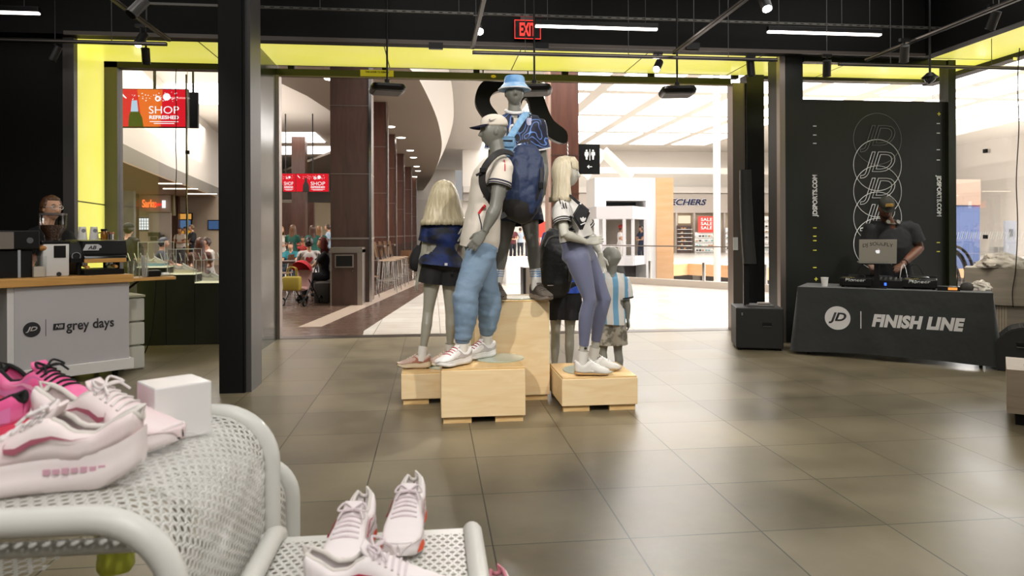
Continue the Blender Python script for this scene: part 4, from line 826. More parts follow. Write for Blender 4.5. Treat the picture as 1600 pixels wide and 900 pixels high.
for i in range(nx):
    for j in range(nz): bm.faces.new((g[i][j], g[i][j+1], g[i+1][j+1], g[i+1][j]))
for side in (0, 1):   # end drops
    x0 = TW*side; sg = 1 if side else -1; h = []
    for i in range(31):
        y = TD*i/30; col = []
        for j in range(nz+1):
            k = j/nz; z = TZ-(TZ-.04)*k; fl = (.03+.05*max(0, 1-y/.2))*k+.035*k*sin(y*22+side)*min(1, y*6)
            col.append(g[nx*side][j] if i == 0 else bm.verts.new((x0+sg*fl, y+skirt(x0, z)*(1-min(1, y/.15)), z)))
        h.append(col)
    for i in range(30):
        for j in range(nz): bm.faces.new((h[i][j], h[i][j+1], h[i+1][j+1], h[i+1][j]))
    if side == 0: L0 = [c[0] for c in h]
    else: L1 = [c[0] for c in h]
bm.faces.new([c[0] for c in g]+L1[1:]+L0[1:][::-1])
obj('cloth', bm, CLOTH, t, smooth=70)
obj('tabletop', bx((.03, .03, TZ-.04), (TW-.03, TD-.02, TZ-.012)), mat('table_grey', '#77746f', .6), t)
for x in (.1, TW-.1):
    for y in (.08, TD-.1): obj('leg', cyl(BM(), (x, y, 0), (x, y, TZ-.04), .016), BLKM, t)
TRT = M.Translation(FL) @ M.Rotation(rz2, 4, 'Z')
def sp(px, py):
    r = ray(px, py); n = V((u2.y, -u2.x, 0)); a0 = FL+n*.035; k = (a0-V((0, 0, CAMH))).dot(n)/r.dot(n); p = V((0, 0, CAMH))+r*k; return (p-FL).dot(u2), p.z
def onskirt(o, e=.006):
    for v in o.data.vertices: v.co.y += skirt(v.co.x, v.co.z)-e
CW = mat('cloth_white_print', '#c2bfbd', .7)
x, z = sp(1308.5, 497); rr = (sp(1329, 497)[0]-sp(1289, 497)[0])/2
# disc with cut-out letters in black
rg = [bm for bm in (BM(),)][0]; cs = [rg.verts.new((x, 0, z))]; rings = []
for q in range(1, 6): rings.append([rg.verts.new((x+rr*q/5*cos(a*pi/24), 0, z+rr*q/5*sin(a*pi/24))) for a in range(48)])
for a in range(48): rg.faces.new((cs[0], rings[0][a], rings[0][(a+1) % 48]))
for q in range(4):
    for a in range(48): rg.faces.new((rings[q][a], rings[q+1][a], rings[q+1][(a+1) % 48], rings[q][(a+1) % 48]))
onskirt(obj('logo_disc', rg, CW, t), .005)
o = text('logo_letters', 'JD', (x, 0, z), EX, EZ, mat('cloth_black_print', '#26282a', .7), t, width=rr*1.38, height=rr*.95, bold=.035, shear=.3, ext=.0004, world=False); onskirt(o, .0065)
x, z = sp(1345, 500); o = obj('print_rule', bx((x-.005, -.001, z-.09), (x+.005, .001, z+.09)), CW, t); onskirt(o, .007)
x, z = sp(1362, 503.5); x2, z2 = sp(1508, 508)
bmt = text('shop_words', 'FINISH LINE', ((x+x2)/2, 0, (z+z2)/2+.01), EX, EZ, CW, t, width=x2-x, height=.135, bold=.06, shear=.22, ext=0, space=1.06, world=False); onskirt(bmt, .004)
def ont(x, y, z=TZ): return TRT @ V((x, y, z))
def tx(px, y, z=TZ):
    r = ray(px, 440); n = V((u2.y, -u2.x, 0)); a0 = FL-n*y; k = (a0-V((0, 0, CAMH))).dot(n)/r.dot(n); return (V((0, 0, CAMH))+r*k-FL).dot(u2)
def deck(px, lb):
    t = thing('dj_deck', lb, 'deck', ont(tx(px, .36), .36), rz2, 'dj decks on the black table')
    obj('body', box(BM(), (0, 0, .06), (.32, .38, .09), bev=.008), BLK2, t); obj('rear_edge', bx((-.16, .15, .1), (.16, .19, .125)), BLKM, t); obj('jog_wheel', lathe(BM(), [(0, .13), (.075, .13), (.09, .12), (.09, .1), (0, .1)], n=28), mat('jog_grey', '#3a3a3a', .25, .5), t, smooth=40)
    obj('display', box(BM(), (0, .12, .12), (.16, .07, .02)), BLK, t)
    text('maker_word', 'Pioneer', (0, -.193, .082), EX, EZ, mat('deck_print', '#d2d2d2', .5), t, width=.2, height=.034, bold=.01, shear=.15, ext=.001, world=False)
    for i in range(5): obj('button', box(BM(), (-.12+.025*i, -.15, .107), (.016, .02, .006)), mat('button_glow', '#b3a64a', .4), t)
    for sx in (-1, 1): obj('foot', cyl(BM(), (.13*sx, -.15, 0), (.13*sx, -.15, .016), .015), BLK, t); obj('foot', cyl(BM(), (.13*sx, .15, 0), (.13*sx, .15, .016), .015), BLK, t)
deck(1339, 'black dj deck beside the white paper cup'); deck(1437, 'black dj deck beside the orange lit receiver')
t = thing('dj_mixer', 'black dj mixer with rows of knobs between the two decks', 'mixer', ont(tx(1388, .36), .36), rz2)
obj('body', box(BM(), (0, 0, .045), (.3, .36, .09), bev=.006), BLK2, t)
for i in range(6):
    for j in range(4): obj('knob', cyl(BM(), (-.12+.048*i, -.12+.07*j, .09), (-.12+.048*i, -.12+.07*j, .108), .009, n=8), mat('knob_grey', '#6f6f6a', .4), t)
obj('meter', bx((-.03, -.182, .03), (-.008, -.18, .06)), emis('meter_blue', '#3b6cff', 2), t)
# laptop on a stand
lc = tx(1370, .18); t = thing('laptop_stand', 'black folding laptop stand on the dj table', 'stand', ont(lc, .2), rz2)
obj('base', box(BM(), (0, 0, .006), (.2, .18, .012)), BLKM, t); obj('post', box(BM(), (0, -.02, .13), (.05, .03, .25)), BLKM, t); obj('tray', box(BM(), (0, .02, .26), (.28, .2, .012)), BLKM, t)
t = thing('laptop', 'silver laptop with stuck-on letters open on the stand before the dj', 'laptop', ont(lc, .22, TZ+.266), rz2+R(9))
SIL = mat('laptop_silver', '#a9a59b', .35, .6)
obj('keyboard_base', box(BM(), (0, .06, .008), (.36, .25, .016), bev=.004), SIL, t)
ld = R(8); eyl = V((0, -sin(ld), cos(ld))); o0 = V((0, -.065, .016))
lid = BM(); mt = M.Translation(o0+eyl*.122) @ M.Rotation(ld, 4, 'X'); bmesh.ops.create_cube(lid, size=1, matrix=mt @ M.Diagonal((.36, .008, .245, 1))); bmesh.ops.bevel(lid, geom=lid.edges[:], offset=.003, segments=2, affect='EDGES')
ldo = obj('lid', lid, SIL, t); nn = V((0, -cos(ld), -sin(ld)))
ap = o0+eyl*.115+nn*.0045
shape('lid_mark', [[(.0, -.02), (.012, -.022), (.02, -.008), (.016, .0), (.021, .012), (.01, .016), (0, .013), (-.01, .016), (-.021, .009), (-.022, -.004), (-.012, -.021)], [(.002, .02), (.008, .032), (.01, .03), (.006, .02)]], ap, EX, eyl, emis('lid_glow', '#f6f6f4', .9), ldo, ext=.001, world=False)
o = text('lid_letters', 'DJ SOULFLY', o0+eyl*.19+nn*.0045, EX, eyl, mat('letter_dark', '#4a4436', .6), ldo, width=.29, height=.05, bold=.02, ext=.001, world=False)
for v in o.data.vertices: v.co -= eyl*(v.co.x**2*1.1-.004)
t = thing('paper_cup', 'white paper cup near the corner of the dj table', 'cup', ont(tx(1288.5, .2), .2), rz2); obj('cup', lathe(BM(), [(0, 0), (.029, 0), (.04, .098), (.037, .098), (.028, .01), (0, .01)], n=24), mat('cup_white', '#dedbd6', .6), t, smooth=40); obj('rim', tube(BM(), [(.0395*cos(a*pi/12), .0395*sin(a*pi/12), .098) for a in range(24)], .003, 6, True), MATS['cup_white'], t, smooth=60)
t = thing('wireless_receiver', 'small black receiver with glowing orange display and aerial on the dj table', 'receiver', ont(tx(1482, .16), .16), rz2)
obj('case', box(BM(), (0, 0, .022), (.2, .12, .044), bev=.004), BLK2, t); obj('display', bx((-.005, -.062, .01), (.075, -.06, .036)), emis('orange_display', '#f09a4a', 1.2), t); obj('aerial', cyl(BM(), (.075, .04, .04), (.08, .04, .19), .006, .004, 8), BLK, t)
p = ont(tx(1511, .3), .3); tag(obj('dark_cap', lathe(BM(), [(.062, 0), (.066, .02), (.055, .06), (.03, .08), (0, .085)], p), mat('cap_dark', '#2a2622', .8), smooth=60), 'dark rounded cap lying on the dj table beside the orange lit receiver', 'cap')
def cloth_heap(name, p, sx, sy, sz, m, label, cat, seed):
    bm = BM(); bmesh.ops.create_icosphere(bm, subdivisions=5, radius=1)
    for v in bm.verts:
        n = NZ.fractal(v.co*1.6+V((seed, 0, 0)), 1, 2, 4); r = 1+.28*n+.1*abs(sin(v.co.x*7+v.co.y*5+4*n)); v.co = V((v.co.x*sx*r, v.co.y*sy*r, max(0, v.co.z)*sz*r*1.15)); v.co += p
    return tag(obj(name, bm, m, smooth=60), label, cat)
cloth_heap('crumpled_scarf', ont(tx(1530, .34), .36), .13, .08, .075, mat('scarf_tan', '#8d8276', .9, var=('#c9c2b6', (14, 14, 14))), 'crumpled patterned scarf at the end of the dj table', 'scarf', 3)
t = thing('audio_cables', 'thin black audio cables looping behind the decks', 'cable', ont(tx(1400, .55), .55)); rng = random.Random(9)
for k, (a, b) in enumerate([(1330, 1372), (1352, 1400), (1420, 1405), (1450, 1412)]):
    pa, pb = ont(tx(a, .5), .5, TZ+.02), ont(tx(b, .5), .5, TZ+.05); obj('cable', tube(BM(), bez([pa, (pa*2+pb)/3+V((0, 0, .18)), (pa+pb*2)/3+V((0, 0, .2)), pb], 6), .004, 5), BLK if k != 2 else mat('cable_white', '#d8d8d8', .5), t, smooth=60, world=True)
# column speaker on its sub
SPK = mat('speaker_black', '#1b1a17', .55, bump=(160, .2, .002))
a, b = G(1160, 547), G(1236, 549); cx_, cy_ = (a.x+b.x)/2, (a.y+b.y)/2+.25; zsub = .485
r3 = math.atan2(b.y-a.y, b.x-a.x); t = thing('column_speaker', 'black column speaker standing on a square subwoofer beside the dj table', 'speaker', (cx_, cy_, 0), r3)
obj('subwoofer', box(BM(), (0, 0, zsub/2+.012), (.52, .5, zsub-.02), bev=.012), SPK, t); obj('handle_recess', box(BM(), (.08, -.252, .3), (.1, .01, .045), bev=.004), BLK, t); obj('handle_grip', bx((.035, -.262, .275), (.125, -.25, .283)), GREYF, t); obj('badge', bx((-.2, -.256, .4), (-.185, -.25, .43)), CHR, t)
for sx in (-1, 1):
    for sy in (-1, 1): obj('foot', cyl(BM(), (.22*sx, .2*sy, 0), (.22*sx, .2*sy, .02), .02), BLK, t)
obj('top_plate', bx((-.12, -.14, zsub), (.18, .14, zsub+.02)), GREYF, t); obj('carry_handle', box(BM(), (.08, 0, zsub+.03), (.14, .08, .03), bev=.01), STEEL, t)
px_ = -.115; obj('pole', box(BM(), (px_, 0, 1.0), (.062, .05, 2*(1.0-zsub)-.02)), BLK2, t)
zt_, zb_ = D(1178, 265, 8.2).z, D(1178, 412, 8.2).z
bm = BM(); rs = []
for i in range(13):
    k = i/12; z = zb_+(zt_-zb_)*k; off = .05*(1-k)**2*1.2; rs.append(ring(bm, V((px_-.01+off*.7, -.05-off*.3, z)), V((.062+.01*(1-k), 0, 0)), V((0, .075, 0)), 16, 6))
loft(bm, rs); obj('column_head', bm, SPK, t, smooth=40)
p = D(1181, 392, 9.2); a, b = D(1170, 392, 9.2), D(1178, 371, 9.2); tag(obj('wall_notice', bx((a.x, 9.272, a.z), (b.x, 9.279, b.z)), mat('notice_white', '#dfe0e2', .5)), 'small white notice stuck on the black booth column', 'notice')
# black monitor speaker, timber plinth with a shoe, concrete look pedestal with a hoodie
RQ = R(-41)
def corner_thing(name, lab, cat, p): return thing(name, lab, cat, (p.x, p.y, 0), RQ)
c0 = G(1556, 579); t = corner_thing('floor_speaker', 'black wedge floor speaker with carry handle at the end of the dj table', 'speaker', c0)
bm = prism(BM(), [(0, .0), (.6, .0), (.6, .43), (.2, .43), (.11, .4), (0, .29)], -.46, 0); bmesh.ops.rotate(bm, verts=bm.verts, matrix=M.Rotation(pi/2, 3, 'X')); bmesh.ops.bevel(bm, geom=bm.edges[:], offset=.012, segments=2, affect='EDGES'); obj('cabinet', bm, SPK, t)
obj('handle_recess', box(BM(), (.22, .0, .27), (.12, .02, .05), bev=.01), BLK, t); obj('handle_lip', tube(BM(), [(.165, -.012, .242), (.275, -.012, .242)], .006, 6), GREYF, t); obj('top_case', box(BM(), (.35, .22, .445), (.25, .2, .03), bev=.005), BLK2, t)
c1 = G(1573, 664); t = corner_thing('timber_plinth', 'pale timber display plinth with dark base at the frame edge', 'plinth', c1)
PT = wood_mat('pale_grey_timber', '#9c8a76', '#ae9c88', (.5, 4, 4), .55)
hp_ = 1.34-(583-369)/FPX*(c1.x*_s+c1.y*_c); obj('body', bx((0, 0, .085), (.75, .6, hp_)), PT, t); obj('base', bx((.05, .05, 0), (.7, .55, .085)), BLK, t); PLT = t
pq = D(1507, 418, 7.7); wz = .56
t = corner_thing('stone_pedestal', 'grey timber look pedestal with a crumpled hoodie on top behind the dj table', 'pedestal', pq); w = .68; PED = t
GT = wood_mat('grey_timber', '#746a5c', '#867b6b', (.6, .6, 4), .6)
obj('upper_block', bx((0, 0, .56), (w, .5, pq.z)), GT, t); obj('lower_block', bx((.16, .04, 0), (w, .5, .56)), GT, t); fl = BM()
for i in range(9): box(fl, (.17+i*.025, .035, .28), (.014, .02, .54))
obj('fluted_panel', fl, mat('flute_tan', '#9c8d78', .6), t)
cloth_heap('hoodie', PED.matrix_basis @ V((.33, .2, pq.z)), .27, .15, .12, mat('hoodie_beige', '#b9b0a2', .9, var=('#8f877b', (7, 7, 7))), 'crumpled beige hoodie on the grey pedestal behind the dj table', 'hoodie', 8)
t = thing('dangling_cable', 'black cord hanging from the side header past the grey pedestal', 'cord', D(1592, 80, 7.4)); obj('cord', tube(BM(), bez([D(x, y, 7.4) for x, y in ((1593, 75), (1590, 130), (1592, 200), (1588, 280), (1590, 350), (1587, 420), (1582, 455), (1583, 480))], 5), .005, 6), BLK, t, smooth=60, world=True)
p = D(1590, 92, 7.4); obj('lime_tag', box(BM(), p+V((-.03, 0, 0)), (.04, .005, .03)), LIME, t, world=True)
p = D(1591, 590, 4.6)
for n, (x, nm) in enumerate([(275, 'cable strung down the bay window glass, first from the lime jamb'), (293, 'cable strung down the bay window glass with a small black clamp')]):
    t = thing('hanging_cable', 'thin black '+nm, 'cable', W(x, 95, 9.36)); obj('cable', tube(BM(), bez([W(x+.8*(-1)**i, 95+i*42, 9.37) for i in range(9)], 3), .005 if n == 0 else .004, 5), BLK if n == 0 else STEEL, t, smooth=60, world=True)
    if n: obj('clamp', box(BM(), W(x, 238, 9.36), (.045, .03, .045)), BLK, t, world=True)
for y in (236, 370):
    c = WX(1539.5, y, 7.14); tag(obj('glass_clamp', box(BM(), c, (.03, .05, .05)), BLK), 'small black glass clamp on the side window seam, %s' % ('upper one' if y < 300 else 'lower one'), 'clamp')
# ================================================================== figures
def polar(bm, fn, nu, nv):   # closed surface from direction -> point
    top = bm.verts.new(fn(0, pi/2)); bot = bm.verts.new(fn(0, -pi/2)); rows = []
    for j in range(1, nv): e = pi/2-pi*j/nv; rows.append([bm.verts.new(fn(2*pi*i/nu, e)) for i in range(nu)])
    for i in range(nu):
        k = (i+1) % nu; bm.faces.new((top, rows[0][i], rows[0][k])); bm.faces.new((bot, rows[-1][k], rows[-1][i]))
        for a, b in zip(rows, rows[1:]): bm.faces.new((a[i], b[i], b[k], a[k]))
    return bm
def gs(d, s): return exp(-(d/s)**2)
def head_point(a, e, ear=True):       # x lateral, y forward, z up; unit head about .23 tall
    x, y, z = sin(a)*cos(e), cos(a)*cos(e), sin(e)
    z = math.copysign(abs(z)**.92, z)
    X, Y, Z = .074*x, (.094 if y > 0 else .1)*y, (.118 if z > 0 else .114)*z
    if y > 0: Y = .094*math.copysign(abs(y)**.8, y)
    if z < 0:
        t = -z; X *= 1-.34*t**1.6; Y = Y*(1-.10*t**2) if y > 0 else Y*(1-.55*t)
        if y > 0: Y += .008*t
    elif y < 0: Y *= 1.04
    f = max(0, y)
    if f > 0:
        ns = 0 if Z > .022 or Z < -.045 else ((.022-Z)/.05 if Z > -.028 else max(0, (Z+.045)/.017))
        Y += .031*gs(X, .0135)*min(1, ns)*f
        Y += .010*gs(Z-.03, .012)*gs(X, .05)*f
        for s in (-1, 1): Y -= .011*gs(X-.031*s, .015)*gs(Z-.013, .0115)*f; Y += .004*gs(X-.045*s, .018)*gs(Z+.018, .02)*f
        Y += .010*gs(Z+.056, .0065)*gs(X, .02)*f+.011*gs(Z+.070, .007)*gs(X, .018)*f+.013*gs(Z+.1, .016)*gs(X, .022)*f-.004*gs(Z+.063, .003)*gs(X, .024)*f
    return V((X, Y, Z))
def basis(f, up=(0, 0, 1)):
    f = V(f).normalized(); x = f.cross(V(up)).normalized(); u = x.cross(f); return M((x, f, u)).transposed()   # columns: right, forward, up
def add_head(bm, c, f, up=(0, 0, 1), s=1., ears=True, nu=64, nv=44):
    q = basis(f, up); polar(bm, lambda a, e: c+q @ (head_point(a, e)*s), nu, nv)
    if ears:
        for k in (-1, 1): ball(bm, c+q @ (V((.073*k, -.008, -.004))*s), (.011*s, .02*s, .031*s), 12, q @ M.Rotation(-.35*k, 3, 'Z') @ M.Rotation(.15, 3, 'X'))
    return q
def add_hand(bm, w, d, pn, sd, s=1., curl=.35, spread=1., n=8, thumb=1.):
    """wrist point, direction to the fingertips, palm normal, thumb side"""
    d = V(d).normalized(); pn = V(pn); pn = (pn-d*pn.dot(d)).normalized(); sd = d.cross(pn) if d.cross(pn).dot(V(sd)) > 0 else -d.cross(pn)
    st = [(-.03, .027, .02), (0, .027, .019), (.03, .036, .0165), (.06, .04, .0145), (.085, .039, .0125), (.094, .034, .009)]
    loft(bm, [ring(bm, w+d*(t*s), sd*(a*s), pn*(b*s), 14, 2.6) for t, a, b in st])
    for k, (o, L, r) in enumerate([(.029, .07, .0088), (.0105, .079, .0092), (-.0085, .073, .0088), (-.0265, .058, .0078)]):
        p = w+d*(.08*s)+sd*(o*s); dd = (d+sd*((o-.001)*2.6*spread)).normalized(); pts = [p-dd*.012*s, p]; rr = [r*s*1.02, r*s]; c = curl*(.8+.12*k)
        for j, f in enumerate((.45, .3, .25)):
            dd = (dd*cos(c)+(pn)*sin(c)).normalized(); dd = dd.normalized(); pts.append(pts[-1]+dd*(L*f*s)); rr.append(r*s*(.93, .84, .6)[j]); c = curl*(1.15-.1*j)
        limb(bm, pts, [(a, a) for a in rr], pn, n)
    p = w+d*(.022*s)+sd*(.026*s); d1 = (d*.72+sd*.6*thumb+pn*.34).normalized(); d2 = (d*.95+sd*.16*thumb+pn*.22).normalized()
    limb(bm, [p-d1*.015*s, p, p+d1*.034*s, p+d1*.034*s+d2*.026*s, p+d1*.034*s+d2*.047*s], [(a*s, a*s) for a in (.014, .0135, .0115, .0095, .006)], pn, n)
def mix(a, b, t): return a+(b-a)*t
def spine(J, t):      # 0 pelvis, 1 chest, 2 neck base
    return mix(J['pel'], J['chs'], t) if t <= 1 else mix(J['chs'], J['nek'], t-1)
def torso_rings(bm, J, st, g=1., n=24, grow=0.):
    hx_ = (J['hb']-J['ha']); sx = (J['sb']-J['sa']); rs = []
    for t, a, b, fo in st:
        c = spine(J, t); ax = (mix(hx_.normalized(), sx.normalized(), min(1, max(0, t)))).normalized(); ax = V((ax.x, ax.y, ax.z))
        tan = (spine(J, t+.05)-spine(J, t-.05)).normalized(); ax = (ax-tan*ax.dot(tan)).normalized(); fw = tan.cross(ax)
        if fw.dot(J['F']) < 0: fw = -fw
        rs.append(ring(bm, c+fw*fo*g, ax*(a*g+grow), fw*(b*g+grow), n, 2.35))
    return loft(bm, rs)
TOR = {'m': [(-.3, .075, .08, 0), (-.2, .135, .105, -.005), (-.05, .163, .115, -.01), (.15, .160, .108, -.005), (.42, .142, .096, .005), (.7, .152, .105, .008), (1, .172, .118, .006), (1.3, .178, .112, 0), (1.58, .16, .092, -.005), (1.8, .105, .072, -.008), (1.95, .066, .062, 0)],
       'f': [(-.3, .075, .08, 0), (-.2, .135, .105, -.01), (-.05, .162, .118, -.018), (.15, .15, .105, -.008), (.42, .118, .086, .005), (.7, .126, .095, .012), (.95, .142, .122, .02), (1.12, .145, .115, .014), (1.38, .145, .095, 0), (1.6, .125, .078, -.004), (1.82, .075, .06, -.006), (1.96, .05, .05, 0)]}
LEG = {'m': [(-.1, .078, .088, 0), (0, .085, .092, 0), (.2, .084, .09, .0), (.55, .07, .075, .004), (.85, .056, .06, .004), (1, .053, .058, .004)], 'f': [(-.1, .08, .088, 0), (0, .084, .09, 0), (.2, .079, .085, 0), (.55, .063, .068, .003), (.85, .05, .053, .003), (1, .047, .05, .003)]}
CALF = {'m': [(.12, .052, .057, -.004), (.3, .054, .06, -.014), (.5, .048, .054, -.012), (.75, .037, .042, -.005), (.92, .033, .038, 0), (1.0, .034, .04, 0)], 'f': [(.12, .046, .05, -.003), (.3, .047, .053, -.012), (.5, .042, .048, -.01), (.75, .032, .037, -.004), (.92, .028, .033, 0), (1, .03, .035, 0)]}
def add_leg(bm, J, k, g, sex, foot=None, grow=0.):
    h, kn, an = J['h'+k], J['k'+k], J['a'+k]; F = J['F']; pts = []; rad = []
    fk = J.get('fk'+k, F)
    for t, a, b, o in LEG[sex]: pts.append(mix(h, kn, t)+fk*(o*g)); rad.append((a*g+grow, b*g+grow))
    for t, a, b, o in CALF[sex]: pts.append(mix(kn, an, t)+fk*(o*g)); rad.append((a*g+grow, b*g+grow))
    limb(bm, pts, rad, fk, 18)
    if foot:
        d = V(foot).normalized(); limb(bm, [an-d*.045*g+V((0, 0, -.02)), an+d*.02*g+V((0, 0, -.03)), an+d*.1*g+V((0, 0, -.045)), an+d*.17*g+V((0, 0, -.055))], [(.032*g, .035*g), (.036*g, .035*g), (.042*g, .024*g), (.03*g, .012*g)], (0, 0, 1), 14)
def add_arm(bm, J, k, g, sex, hand=None):
    s, e, w = J['s'+k], J['e'+k], J['w'+k]; q = 1.14 if sex == 'm' else .84; up = J['F']
    A1 = [(-.1, .05, .05), (0, .06, .06), (.18, .057, .06), (.5, .048, .052), (.85, .041, .043), (1, .04, .041)]; A2 = [(.12, .043, .044), (.3, .044, .044), (.6, .036, .035), (.88, .029, .024), (1.0, .028, .021)]
    limb(bm, [mix(s, e, t) for t, a, b in A1]+[mix(e, w, t) for t, a, b in A2], [(a*g*q, b*g*q) for t, a, b in A1+A2], up, 16)
    nb = J['nek']; limb(bm, [mix(nb, s, .05)-V((0, 0, .035*g)), mix(nb, s, .55)-V((0, 0, .022*g)), s], [(.05*g*q, .055*g*q), (.055*g*q, .055*g*q), (.056*g*q, .056*g*q)], up, 14)
    if hand: hd = dict(hand); add_hand(bm, w+(hd['d'].normalized())*.012, hd['d'], hd['pn'], hd['sd'], hd.get('s', g*(1.08 if sex == 'm' else .92)), hd.get('curl', .3), hd.get('spread', 1), thumb=hd.get('th', 1))
def remesh(name, bm, m, parent, vox, smooth=2, fn=None, cuts=(), bands=(), extra=(), world=False, trims=()):
    bmesh.ops.recalc_face_normals(bm, faces=bm.faces[:]); me = bpy.data.meshes.new(name); bm.to_mesh(me); bm.free()
    o = bpy.data.objects.new('tmp', me); COL.objects.link(o); md = o.modifiers.new('r', 'REMESH'); md.mode = 'VOXEL'; md.voxel_size = vox
    if smooth: s = o.modifiers.new('s', 'SMOOTH'); s.iterations = smooth; s.factor = .5
    bpy.context.view_layer.update(); m2 = bpy.data.meshes.new_from_object(o.evaluated_get(DG())); bpy.data.objects.remove(o); bpy.data.meshes.remove(me)
    m2.materials.clear()
    if fn or cuts or bands:
        b = BM(); b.from_mesh(m2); b.normal_update()
        if fn:
            nn = [(v, fn(v.co, v.normal)) for v in b.verts]
            for v, k in nn: v.co += v.normal*k if isinstance(k, float) else k
        for pt, dr, rad in cuts:
            dr = dr.normalized(); fs = [f for f in b.faces if (f.calc_center_median()-pt).length < rad]
            ge = list({v for f in fs for v in f.verts})+list({e for f in fs for e in f.edges})+fs
            bmesh.ops.bisect_plane(b, geom=ge, plane_co=pt, plane_no=dr, clear_outer=True)
        for idx, test in bands:
            for f in b.faces:
                if test(f.calc_center_median(), f.normal): f.material_index = idx
        loops = []
        for pt, dr, rad, specs in trims:
            dr = dr.normalized(); x = dr.orthogonal().normalized(); y = dr.cross(x); bv = {v for e in b.edges if e.is_boundary for v in e.verts if (v.co-pt).length < rad and abs((v.co-pt).dot(dr)) < .02}
            if len(bv) < 8: continue
            c = sum((v.co for v in bv), V((0, 0, 0)))/len(bv); ps = sorted([v.co.copy() for v in bv], key=lambda p: math.atan2((p-c).dot(y), (p-c).dot(x)))
            loops.append((c, dr, ps, specs))
        b.to_mesh(m2); b.free()
        for c, dr, ps, specs in loops:
            for o0, o1, tm in specs:
                tb = BM(); A_ = []; n = len(ps)
                for p in ps:
                    q = (p-c)-dr*(p-c).dot(dr); q = q.normalized()*.0035; A_.append([tb.verts.new(p-dr*o+q) for o in (o0, o1)])
                for i in range(n): k = (i+1) % n; tb.faces.new((A_[i][0], A_[k][0], A_[k][1], A_[i][1]))
                obj('cuff_band', tb, tm, parent, smooth=180)
    m2.name = name
    o = obj(name, m2, m, parent, world=world)
    o.data.shade_smooth()
    return o
def folds(sc=(9, 9, 4), amp=.007, seed=0., sharp=1.):
    def f(co, n):
        p = V((co.x*sc[0]+seed, co.y*sc[1], co.z*sc[2])); return amp*(NZ.noise(p)+.5*abs(NZ.noise(p*2.1)))
    return f
def body(J, parent, m, sex='m', g=1., vox=.0065, hands={}, legs='ab', arms='ab', head=1., hf=None, hup=(0, 0, 1), feet={}, name='body', nu=64, ears=True, tor=True):
    bm = BM()
    if tor: torso_rings(bm, J, TOR[sex], g)
    for k in legs: add_leg(bm, J, k, g, sex, feet.get(k))
    for k in arms: add_arm(bm, J, k, g, sex, hands.get(k))
    q = 1 if sex == 'm' else .8
    if head:
        hc = J['hed']; F = V(hf if hf is not None else J['F']); nt = hc-V(hup).normalized()*.075*head-F.normalized()*.018*head
        limb(bm, [J['nek']-V((0, 0, .05*g)), J['nek'], mix(J['nek'], nt, .5), nt, mix(nt, hc, .4)], [(.072*g*q, .066*g*q), (.062*g*q, .06*g*q), (.056*g*q, .058*g*q), (.055*g*q, .058*g*q), (.05*g*q, .055*g*q)], F, 18)
        add_head(bm, hc, F, hup, head, ears, nu, nu*2//3)
    return remesh(name, bm, m, parent, vox, 1)
def top(J, parent, m, sex='m', g=1., grow=.016, hem=-.12, sl=.55, vox=.011, fold=None, name='shirt', flare=.012, cuff=0, neckr=.08, t1=1.93, bands=(), arms='ab', cuffw=(.004, .02), slw=1.):
    bm = BM(); T = [r for r in TOR[sex] if r[0] > hem+.08]; b0 = next(r for r in TOR[sex] if r[0] > hem+.02) if hem < 0 else T[0]
    base = [(hem-.08, b0[1]+flare, b0[2]+flare, b0[3]), (hem, b0[1]+flare*.9, b0[2]+flare*.9, b0[3])]; hi = [(t, a+(flare*.6 if t < .6 else 0), b+(flare*.6 if t < .6 else 0), o) for t, a, b, o in T if t < t1]
    torso_rings(bm, J, base+hi, g, 28, grow*g); cuts = []; tests = list(bands); trims = []
    q = 1. if sex == 'm' else .8
    for k in arms:
        s, e = J['s'+k], J['e'+k]; w = J['w'+k]; P = lambda t: mix(s, e, t) if t <= 1 else mix(e, w, t-1)
        ts = [-.1, 0, .2, sl*.6, sl, sl+.1] if sl > .3 else [-.1, 0, .1, sl, sl+.1]
        if sl > 1: ts = [-.1, 0, .3, .7, 1, 1+(sl-1)*.5, sl, sl+.1]
        rr = [lerp([(-.1, .055), (0, .066), (.3, .064+.004*slw), (.6, .06+.008*slw), (1, .054+.008*slw), (2, .04)], t)*g*q+grow*.75 for t in ts]
        limb(bm, [P(t) for t in ts], [(r, r) for r in rr], J['F'], 18)
        nb = J['nek']; limb(bm, [mix(nb, s, .12)-V((0, 0, .03*g)), mix(nb, s, .6)-V((0, 0, .018*g)), s], [(.058*g*q+grow*.5,)*2, (.06*g*q+grow*.6,)*2, (.062*g*q+grow*.7,)*2], J['F'], 16)
        cuts.append((P(sl), (P(sl+.05)-P(sl-.05)), .13*g))
        if cuff:
            pt, dr = P(sl), (P(sl+.05)-P(sl-.05)).normalized()
            trims.append((pt, dr, .14*g, [(a, b, cuff) for a, b in ([cuffw] if not isinstance(cuffw[0], tuple) else cuffw)]))
    hp = spine(J, hem); up = (spine(J, hem+.3)-hp).normalized(); cuts.append((hp, -up, .26*g+.05))
    o = remesh(name, bm, m, parent, vox, 3, fold, cuts, tests, trims=trims); return o
